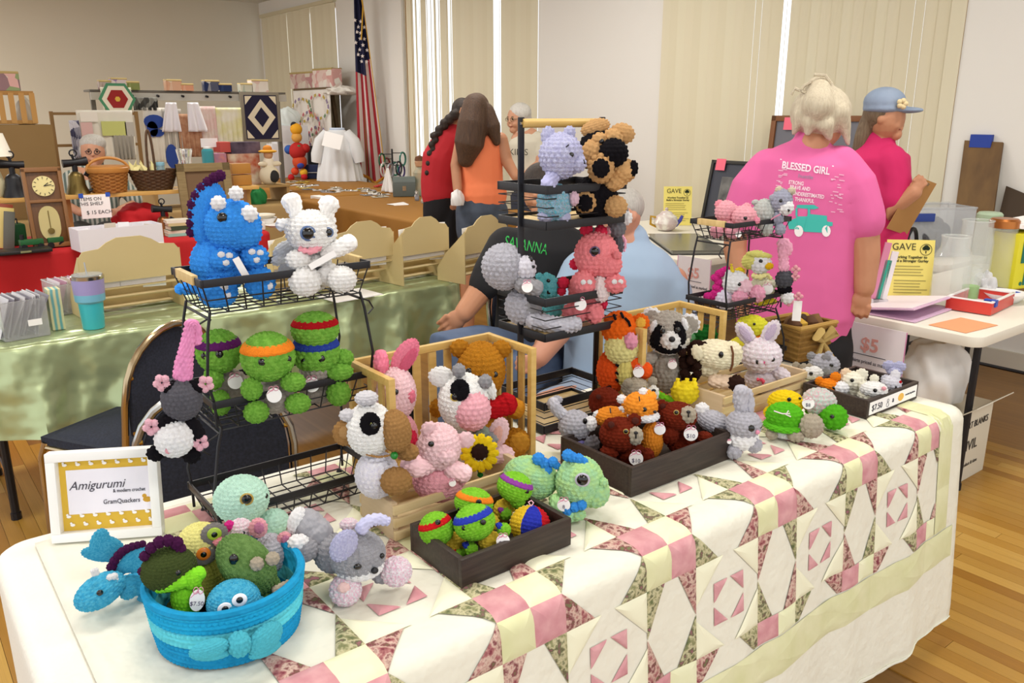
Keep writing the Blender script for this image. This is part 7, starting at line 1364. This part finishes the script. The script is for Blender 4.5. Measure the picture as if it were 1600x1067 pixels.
def hand(p, u, v, d, r, ang, curl=.4, n=4, spread=.22, side=1):
    """palm and five fingers; ang = picture direction of the fingers (degrees, 0 = right, 90 = down)"""
    c, s_ = math.cos(rad(ang)), math.sin(rad(ang)); p.e(u, v, r*.95, r*.95, d, r*.5)
    for k in range(4):
        o_ = (k-1.5)*.48*r; L = r*(1.35, 1.6, 1.5, 1.15)[k]; b = (u+c*r*.6-s_*o_, v+s_*r*.6+c*o_); t = rad(ang)+(k-1.5)*spread*.5
        p.limb([(b[0], b[1], d+r*.1, r*.26), (b[0]+math.cos(t)*L*.5, b[1]+math.sin(t)*L*.5, d+r*.2, r*.24), (b[0]+math.cos(t)*L*(1-curl*.4), b[1]+math.sin(t)*L*(1-curl*.4), d-r*curl, r*.2)], n=8)
    t = rad(ang-side*62); p.limb([(u-s_*r*.5*-side*-1*-1 if False else u+math.cos(t)*r*.5, v+math.sin(t)*r*.5, d, r*.3), (u+math.cos(t)*r*1.1, v+math.sin(t)*r*1.1, d+r*.25, r*.27), (u+math.cos(rad(ang-side*35))*r*1.55, v+math.sin(rad(ang-side*35))*r*1.55, d+r*.15, r*.22)], n=8)
def hp(h, turn, a, b, c):                         # a point of the head: forward, sideways, up in head radii
    u, v, rx, ry, d = h; fu, fd = turn, math.sqrt(1-turn*turn); return (u+rx*(fu*a+fd*b), v-ry*c, d+rx*(fd*a-fu*b))
def eyes(p, u, v, rx, ry, d, turn, glasses=None):
    h = (u, v, rx, ry, d); dk = mat('#8a4a40', .6)
    for s_ in (-1, 1):
        q_ = hp(h, turn, .9, s_*.36, .04); p.B('eye', q_[0], q_[1], rx*.13, ry*.07, mat('#2b1d16', .3), d=q_[2], n=0)
        p.line('eyebrow', [hp(h, turn, .97, s_*(.2+.09*k), .19+.03*math.sin(k*1.0)) for k in range(4)], rx*.045, mat('#6b5a4a', .8))
        if glasses: p.line('glasses', [hp(h, turn, 1.06, s_*.38+.26*math.cos(t), .02+.13*math.sin(t)) for t in [2*PI*k/12 for k in range(13)]], rx*.03, glasses); p.line('glasses', [hp(h, turn, 1.0, s_*.64, .06), hp(h, turn, .0, s_*1.05, .04)], rx*.03, glasses)
    p.line('mouth', [hp(h, turn, .9, -.26, -.5), hp(h, turn, 1.0, 0, -.51), hp(h, turn, .9, .26, -.5)], rx*.05, dk)
def body(p, head_, neck, arms, hands=(), torso=None, legs_=None, m=SKIN, turn=0, vox=.007, facing=True):
    u, v, rx, ry, d = head_; H = lambda *a: hp(head_, turn, *a); p.e(u, v-ry*.06, rx, ry*.94, d, rx*1.05)
    if facing:
        p.limb([(*H(.88, 0, .1), rx*.09), (*H(1.06, 0, -.16), rx*.13)], n=8)
        for q_, r in ((H(.58, 0, -.74), .36), (H(.86, 0, -.46), .2), (H(.6, .36, -.3), .36), (H(.6, -.36, -.3), .36), (H(.78, .3, .2), .2), (H(.78, -.3, .2), .2)): p.e(q_[0], q_[1], rx*r, rx*r, q_[2], rx*r)
    for s_ in (-1, 1): q_ = H(-.08, s_*.98, -.02); p.e(q_[0], q_[1], rx*(.12+.12*abs(turn)), ry*.2, q_[2], rx*.2)
    p.limb(neck)
    for a in arms: p.limb(a)
    for h_ in hands: hand(p, *h_)
    if torso: p.limb(torso, .6)
    if legs_:
        for l in legs_: p.limb(l)
    return p.done('body', m, vox, 3)
# 1 seated man behind the plank shelf
p = PP('seated white-haired man in glasses and plaid shirt behind the plank shelf', (1.50, 7.45)); fv = p.floor_v(145, 50)
body(p, (145, 238, 17, 25, 0), [(145, 258, 0, 9), (145, 275, 0, 10)], [[(108, 285, 0, 10), (99, 318, 14, 8), (126, 332, 38, 6)], [(186, 288, 0, 10), (214, 316, 14, 8), (188, 328, 38, 6)]], [(131, 333, 40, 6, 10), (181, 331, 40, 6, 160, .4, 4, .22, -1)], [(145, 285, 0, 30), (147, 345, 0, 32)], [[(130, 360, 5, 15), (115, 372, 50, 13), (112, fv-6, 55, 10)], [(162, 360, 5, 15), (176, 372, 50, 13), (178, fv-6, 55, 10)]], SKIN2)
eyes(p, 145, 238, 17, 25, 0, 0, mat('#2a2a30', .4))
PLAID = mat('#b9bdb2', .85, col2='#5f6f68', kind='wave', cs=9, cw=.2, stretch=(1, 0, 1)); p.limb([(145, 275, 0, 24), (146, 290, 0, 37), (147, 350, 0, 35)], .6); p.limb([(112, 280, 0, 14), (102, 306, 8, 12), (100, 318, 15, 11)]); p.limb([(182, 282, 0, 14), (204, 304, 8, 12), (212, 314, 15, 11)]); p.done('shirt', PLAID, .012)
p.e(145, 224, 18.5, 14, -3, 19); p.e(128, 236, 4, 9, -4, 9); p.e(162, 236, 4, 9, -4, 9); p.done('hair', hairm('#c9c6be', '#b0aca2'), .009)
p.limb([(132, 358, 5, 18), (116, 372, 50, 16), (113, fv-4, 55, 12)]); p.limb([(162, 358, 5, 18), (176, 372, 50, 16), (178, fv-4, 55, 12)]); p.done('trousers', mat('#4a4a48', .85), .015)
# 2 young woman in red with braid
p = PP('woman in a red top with a long dark braid leaning over the brown table', (3.15, 5.25)); fv = p.floor_v(690)
body(p, (724, 176, 15, 20, 0), [(722, 192, 0, 8), (716, 205, 0, 9)], [[(724, 215, 10, 9), (735, 250, 22, 7), (742, 285, 34, 6)]], [(744, 292, 36, 6, 80)], [(716, 205, 0, 18), (690, 250, 0, 22), (688, 310, 0, 20)], [[(680, 320, 0, 15), (678, 420, 0, 12), (676, fv-8, 0, 8)], [(700, 320, 0, 15), (702, 420, 0, 12), (703, fv-8, 0, 8)]], SKIN, facing=True, turn=.8)
p.limb([(722, 200, 0, 14), (708, 215, 0, 27), (690, 250, 0, 30), (685, 285, 0, 27), (686, 306, 0, 27)], .72); p.limb([(722, 212, 8, 13), (730, 236, 16, 11), (734, 250, 22, 10)]); p.done('red_top', mat('#b5222c', .8, bump=.3, bs=9, bd=.02), .01)
p.limb([(687, 305, 0, 25), (686, 330, 0, 25)], .75); p.limb([(677, 330, 0, 16), (676, 420, 0, 13), (675, fv-4, 0, 11)]); p.limb([(700, 330, 0, 16), (702, 420, 0, 13), (703, fv-4, 0, 11)]); p.done('black_trousers', mat('#17161a', .85), .012)
p.e(722, 172, 16, 18, -4, 19); bp = [(712, 178), (696, 192), (680, 212), (674, 240), (670, 270)]
for k in range(17): t = k/16*3.999; i_ = int(t); a, b = bp[i_], bp[i_+1]; f_ = t-i_; sg = 2.2 if k % 2 else -2.2; p.e(a[0]+(b[0]-a[0])*f_+sg, a[1]+(b[1]-a[1])*f_, 7.2-k*.17, 6.5-k*.12, 12)
p.done('hair', hairm('#211814', '#33251c'), .006, 2)
# 3 young woman in orange
p = PP('long-haired young woman in an orange tank top and denim shorts', (3.3, 4.8)); fv = p.floor_v(745)
body(p, (745, 172, 16, 22, 0), [(747, 192, 0, 9), (750, 208, 0, 10)], [[(782, 218, 0, 11), (792, 252, 8, 9), (806, 276, 22, 7)], [(722, 218, 0, 10), (712, 258, 8, 8), (715, 296, 18, 7)]], [(810, 280, 24, 6, 30), (716, 303, 20, 6, 100)], [(750, 212, 0, 28), (752, 260, 0, 28), (752, 320, 0, 30)], [[(735, 340, 0, 19), (732, 440, 0, 13), (731, fv-6, 0, 9)], [(770, 340, 0, 19), (772, 440, 0, 13), (773, fv-6, 0, 9)]], SKIN, turn=.6)
p.limb([(752, 222, 0, 30), (752, 250, 0, 32), (753, 285, 0, 32), (754, 304, 0, 38)], .76); p.limb([(738, 222, 0, 10), (736, 205, 0, 6)]); p.limb([(766, 222, 0, 10), (768, 204, 0, 6)]); p.done('tank_top', mat('#f38456', .8, bump=.3, bs=9, bd=.02), .009)
p.limb([(753, 308, 0, 35), (752, 330, 0, 37)], .75); p.limb([(734, 330, 0, 22), (733, 362, 0, 20)]); p.limb([(772, 330, 0, 22), (773, 362, 0, 20)]); p.done('denim_shorts', mat('#3b4350', .85, col2='#525c6c', cs=12, cw=.3), .008)
p.e(745, 168, 19, 21, -2, 22); p.limb([(742, 165, 14, 18), (738, 195, 24, 22), (733, 225, 26, 22), (728, 248, 24, 13)]); p.limb([(758, 175, 10, 14), (770, 200, 20, 12), (776, 222, 20, 6)]); p.done('hair', hairm('#3f2a1c', '#5a3f2a'), .008)
o = lump('white_purse', 'small white purse hanging at the orange girl\'s hip', 'bag', p.A+V((0, 0, 0)), (.05, .04, .07), mat('#e4e2e0', .5), 8, amp=.08); o.location = p.A+M.Rotation(p.rz, 3, 'Z') @ p.loc(715, 312, 24)
# 4 older woman facing left
p = PP('short white-haired woman in glasses and a pale printed T-shirt', (5.05, 6.35)); fv = p.floor_v(820)
body(p, (808, 187, 15, 21, 0), [(812, 203, -2, 8), (818, 214, -2, 9)], [[(838, 228, 4, 10), (842, 256, 12, 8), (820, 275, 26, 6)]], [(814, 279, 28, 6, 150)], [(822, 222, 0, 24), (824, 300, 0, 26)], [[(815, 310, 0, 13), (815, fv-6, 0, 8)], [(833, 310, 0, 13), (834, fv-6, 0, 8)]], SKIN2, turn=-.75)
eyes(p, 808, 187, 15, 21, 0, -.75, mat('#8a7a5a', .4)); p.limb([(818, 207, 0, 15), (822, 222, 0, 28), (823, 260, 0, 27), (824, 300, 0, 28)], .7); p.limb([(838, 218, 2, 13), (842, 240, 6, 12)]); p.done('t_shirt', mat('#cfc9b6', .85, bump=.3, bs=9, bd=.02), .011)
p.limb([(815, 295, 0, 18), (815, fv-4, 0, 12)]); p.limb([(833, 295, 0, 18), (834, fv-4, 0, 12)]); p.done('trousers', mat('#3a3d4a', .85), .014); p.e(813, 176, 17, 15, -2, 19); p.e(822, 188, 9, 14, -6, 12); p.done('hair', hairm('#dcd9d2', '#c2beb4'), .009)
text("KIN'S", 13*p.u, mat('#4a463c', .8), p.root, M.Translation(p.loc(810, 238, 24)) @ M.Rotation(rad(-20), 4, 'Z') @ M.Rotation(PI/2, 4, 'X'))
# 5 seated person in a black T-shirt
def seat_under(p, u, v, label):
    c = p.root.location; q_ = c+M.Rotation(p.rz, 3, 'Z') @ p.loc(u, v, -8); return chair(label, q_.x, q_.y, math.degrees(p.rz)+14, CHROME, NAVY)
def printed(p, shirt, items):
    """flat print wrapped onto the cloth: each item (name, outline points in the picture, material)"""
    from mathutils.bvhtree import BVHTree
    bv = BVHTree.FromPolygons([v.co for v in shirt.data.vertices], [list(f.vertices) for f in shirt.data.polygons]); o_ = p.R @ (CAM-p.A)
    def hit(x, y, off=.003):
        d_ = (p.R @ ray(x, y)).normalized(); h = bv.ray_cast(o_, d_); return (h[0]-d_*off) if h[0] else None
    for nm, pts, m in items:
        mb = MB()
        for poly in pts:
            q_ = [hit(*t) for t in poly]
            if all(t is not None for t in q_): mb.add(q_, [tuple(range(len(q_)))])
        if mb.v: mb.build(nm, m, shirt)
    return hit
def print_text(p, shirt, s_, x, y, size, ang, m, sx=1, bold=0):
    o = text(s_, 1.0, m, shirt, M(), depth=0, bold=bold, sx=sx); hit = printed(p, shirt, []); c, si = math.cos(rad(ang)), math.sin(rad(ang)); bad = 0
    for v in o.data.vertices:
        h = hit(x+size*(v.co.x*c+v.co.y*si), y+size*(v.co.x*si-v.co.y*c))
        if h is not None: v.co = h
        else: bad += 1
    if bad: bpy.data.objects.remove(o)
p = PP('seated person in a black T-shirt and jeans with one hand on the knee', (2.25, 3.13)); fv = p.floor_v(800)
body(p, (845, 300, 27, 36, -10), [(848, 330, -10, 17), (855, 352, -10, 18)], [[(785, 400, 10, 23), (750, 455, 30, 18), (724, 490, 60, 14)], [(930, 400, 0, 22), (905, 470, 40, 17), (850, 540, 90, 15)]], [(712, 500, 64, 15, 140, .25, 4, .3, -1), (840, 552, 95, 14, 150)], [(850, 390, 0, 55), (845, 540, 0, 55)], [[(810, 560, 20, 34), (715, 545, 110, 28), (700, fv-30, 120, 18)], [(870, 560, 20, 34), (820, 580, 120, 28), (800, fv-20, 130, 18)]], SKIN, turn=-.3, vox=.005)
p.limb([(852, 345, -8, 26), (852, 362, -4, 52), (852, 392, 0, 74), (846, 450, 6, 66), (842, 540, 10, 70)], .62); p.limb([(792, 385, 4, 30), (764, 428, 22, 25), (757, 445, 28, 24)]); p.limb([(922, 385, 0, 30), (918, 440, 20, 26)]); ts = p.done('black_t_shirt', mat('#1b1b1e', .85, bump=.25, bs=7, bd=.02), .012)
p.limb([(815, 560, 15, 42), (745, 548, 80, 38), (705, 540, 115, 34), (698, 640, 125, 26), (696, fv-20, 125, 22)]); p.limb([(870, 562, 15, 42), (815, 585, 120, 34), (800, 680, 130, 26), (798, fv-10, 130, 22)]); p.done('jeans', DEN, .014)
p.e(847, 285, 30, 30, -16, 33); p.done('hair', hairm('#241c18', '#3a2e26'), .01); print_text(p, ts, 'SAVANNA', 822, 384, 24, 12, mat('#2fae4e', .7), sx=.62)
seat_under(p, 850, 560, 'navy banquet chair under the person in the black T-shirt')
# 6 seated person in a pale blue T-shirt
p = PP('seated person in a pale blue T-shirt seen from behind the tall rack', (2.5, 2.56)); fv = p.floor_v(950)
body(p, (972, 338, 27, 38, 0), [(980, 368, 0, 19), (985, 392, 0, 22)], [[(895, 450, 20, 24), (872, 520, 50, 19), (842, 558, 80, 15)], [(1050, 440, 0, 24), (1058, 540, 20, 20), (1000, 600, 60, 15)]], [(832, 566, 84, 14, 170), (990, 606, 64, 14, 170)], [(975, 440, 0, 62), (965, 600, 0, 66)], [[(930, 620, 30, 36), (860, 640, 130, 30), (850, fv-10, 130, 20)], [(1000, 620, 30, 36), (960, 640, 130, 30), (955, fv-10, 130, 20)]], mat('#c48d74', .55), turn=-.8)
p.limb([(985, 376, 0, 28), (984, 392, 0, 54), (982, 425, 0, 78), (972, 470, 4, 84), (965, 560, 8, 82), (962, 620, 8, 84)], .66); p.limb([(1026, 418, 0, 26), (1050, 455, 6, 29), (1064, 520, 12, 28)]); p.limb([(912, 425, 8, 34), (888, 470, 24, 30), (878, 505, 36, 28)]); bs_ = p.done('blue_t_shirt', mat('#98aec6', .85, bump=.35, bs=7, bd=.03), .012)
p.limb([(930, 625, 30, 44), (870, 640, 110, 38), (852, 740, 130, 28), (850, fv-6, 130, 24)]); p.limb([(1000, 625, 30, 44), (960, 645, 120, 38), (955, 740, 130, 28), (953, fv-6, 130, 24)]); p.done('jeans', mat('#9aa9bd', .85, col2='#8796ac', cs=10, cw=.3), .014)
p.e(976, 322, 29, 28, -6, 32); p.done('hair', hairm('#bdb9b2', '#a39f98'), .01); seat_under(p, 975, 620, 'navy banquet chair under the person in the pale blue T-shirt')
# 7 woman in pink
p = PP('white-haired woman in a bright pink printed T-shirt seen from behind', (3.06, 2.02)); fv = p.floor_v(1250)
body(p, (1282, 192, 33, 42, -14), [(1272, 222, 0, 22), (1265, 250, 0, 26)], [[(1345, 320, 4, 24), (1352, 400, 10, 20), (1350, 450, 16, 15)], [(1160, 320, 4, 24), (1152, 390, 14, 20), (1160, 450, 30, 15)]], [(1345, 470, 20, 15, 100, .8, 4, .25), (1163, 470, 34, 15, 80)], [(1258, 300, 0, 58), (1248, 480, 0, 54)], [[(1222, 520, 0, 34), (1222, 660, 0, 24), (1222, fv-8, 0, 18)], [(1275, 520, 0, 34), (1280, 660, 0, 24), (1280, fv-8, 0, 18)]], SKIN, facing=False, vox=.0048)
p.limb([(1268, 222, 0, 26), (1265, 236, 0, 46), (1260, 256, 0, 72), (1254, 300, 2, 80), (1246, 400, 4, 82), (1242, 470, 4, 84), (1240, 492, 4, 86)], .62); p.limb([(1312, 258, 0, 28), (1334, 290, 4, 31), (1346, 330, 8, 30), (1349, 346, 8, 30)]); p.limb([(1200, 262, 0, 28), (1176, 296, 6, 32), (1163, 335, 10, 32)]); ps = p.done('pink_t_shirt', mat('#d9649c', .85, bump=.3, bs=6, bd=.03), .011)
p.limb([(1241, 480, 2, 78), (1243, 540, 2, 80)], .6); p.limb([(1215, 540, 0, 44), (1220, 660, 0, 34), (1222, fv-4, 0, 26)]); p.limb([(1285, 540, 0, 44), (1286, 660, 0, 34), (1286, fv-4, 0, 26)]); p.done('black_trousers', mat('#151417', .85), .014)
HB = hairm('#d3c8b0', '#b8ab92'); p.e(1282, 176, 41, 38, -10, 42); p.e(1280, 138, 19, 17, -4); p.limb([(1252, 180, 16, 12), (1244, 198, 14, 7), (1240, 210, 12, 3)]); p.limb([(1312, 175, 14, 14), (1321, 200, 8, 8), (1325, 226, 4, 3)]); p.limb([(1266, 190, 26, 12), (1262, 208, 26, 5)]); p.limb([(1290, 195, 26, 12), (1296, 215, 22, 5)]); p.limb([(1278, 165, 26, 22), (1281, 142, 10, 16)]); p.done('hair', HB, .008)
for k, q_ in enumerate([[(1262, 146), (1242, 138), (1236, 148)], [(1300, 132), (1290, 118), (1272, 116)], [(1268, 128), (1256, 134), (1250, 144)], [(1296, 145), (1312, 150), (1322, 168)]]): p.line('loose_strand', [(x, y, 10) for x, y in q_], 2.2, HB)
WP = mat('#f0d6e2', .8); TEA = mat('#3fb6aa', .8); rect = lambda x, y, w, h, a=.13: [(x, y), (x+w, y+w*a), (x+w-h*a*.3, y+w*a+h), (x-h*a*.3, y+h)]
print_text(p, ps, 'BLESSED GIRL', 1259, 263, 15.5, 8, WP, sx=.80, bold=.03); print_text(p, ps, 'hustle', 1259, 276, 9, 7, mat('#8a8fa4', .8), sx=1.1)
for (s_, x, y) in (('STRONG', 1244, 286), ('BRAVE AND', 1250, 294), ('UNDERESTIMATED', 1263, 305), ('THANKFUL', 1257, 313)): print_text(p, ps, s_, x, y, 8.2, 7, WP, sx=.72, bold=.03)
it = [('print_border', [rect(1219, 248, 84, 1.5)], WP)]
random.seed(9); sp_ = []
for k in range(46): sx_ = random.choice((1208, 1294)); yy = random.uniform(262, 325); xx = sx_+random.uniform(0, 18); sp_.append(rect(xx, yy+(8 if sx_ > 1250 else 0), random.uniform(3, 9), 1.6))
it.append(('print_flecks', sp_, mat('#e3a8c4', .8)))
it += [('print_truck', [[(1244, 338), (1262, 338), (1262, 362), (1246, 358)], [(1262, 334), (1292, 337), (1293, 364), (1256, 362)], [(1292, 346), (1301, 347), (1301, 353), (1292, 354)], [(1244, 322), (1247, 320), (1272, 320), (1280, 325), (1272, 327), (1246, 325)], [(1262, 326), (1266, 326), (1266, 335), (1262, 335)], [(1243, 325), (1246, 325), (1246, 338), (1243, 338)], [(1230, 346), (1245, 340), (1245, 358), (1233, 358)]], TEA)]
for (x, y) in ((1248, 361), (1291, 361)): it.append(('print_wheel', [[(x+7*math.cos(2*PI*k/12), y+9*math.sin(2*PI*k/12)) for k in range(12)]], mat('#efe9ea', .8)))
printed(p, ps, it)
# 8 woman with cap
p = PP('woman in a magenta T-shirt and denim cap reading a clipboard', (3.95, 2.45)); fv = p.floor_v(1370)
body(p, (1386, 186, 24, 32, 0), [(1378, 210, 0, 13), (1372, 230, 0, 15)], [[(1398, 290, 16, 17), (1396, 330, 26, 15), (1428, 300, 34, 11)], [(1352, 290, -10, 15), (1372, 340, 0, 12), (1410, 318, 14, 10)]], [(1432, 292, 36, 10, -50, .6), (1416, 314, 16, 9, 0, .5)], [(1368, 260, 0, 40), (1362, 400, 0, 40)], [[(1350, 420, 0, 28), (1350, 560, 0, 20), (1350, fv-8, 0, 13)], [(1380, 420, 0, 28), (1382, 560, 0, 20), (1382, fv-8, 0, 13)]], SKIN, turn=.95, vox=.0048)
eyes(p, 1386, 186, 24, 32, 0, .95)
p.limb([(1372, 226, 0, 24), (1368, 246, 0, 46), (1370, 300, 0, 46), (1368, 370, 0, 46), (1366, 425, 0, 48)], .66); p.limb([(1390, 252, 12, 24), (1398, 288, 16, 23), (1396, 312, 20, 22)]); p.done('magenta_t_shirt', mat('#c4225e', .85, bump=.3, bs=7, bd=.02), .011)
p.limb([(1352, 420, 0, 32), (1350, 560, 0, 22), (1350, fv-4, 0, 18)]); p.limb([(1380, 420, 0, 32), (1382, 560, 0, 22), (1382, fv-4, 0, 18)]); p.done('trousers', mat('#2c3040', .85), .014)
p.e(1376, 178, 24, 24, -3, 28); p.limb([(1358, 190, 0, 13), (1346, 215, 4, 10), (1336, 245, 4, 6), (1333, 262, 2, 3)]); p.done('hair', hairm('#5a4632', '#7d6a52'), .008)
p.e(1382, 160, 28, 21, 0, 30); p.e(1382, 170, 29, 8, 0, 31); p.e(1414, 172, 25, 4.5, 0, 24); cap = p.done('denim_cap', mat('#7c8ca2', .85, bump=.2, bs=120, col2='#92a0b4', cs=9, cw=.3), .008)
for v in cap.data.vertices: pass
for k in range(5): p.B('cap_flower', 1410+5*math.cos(k*1.26), 162+5*math.sin(k*1.26), 3.6, 3.6, mat('#d9c79a', .8), d=30, n=0)
cb = empty('clipboard', p.A, p.rz, 'brown clipboard held by the woman in the denim cap', 'clipboard'); mx = M.Translation(p.loc(1424, 322, 26)) @ M.Rotation(rad(22), 4, 'Y') @ M.Rotation(rad(40), 4, 'Z'); MB().box((0, 0, 0), (40*p.u, .004, 78*p.u)).build('board', mat('#a97b45', .6), cb, mx=mx); MB().box((0, -.004, 34*p.u), (14*p.u, .006, 4*p.u)).build('clip', CHROME, cb, mx=mx); cb.location = p.A
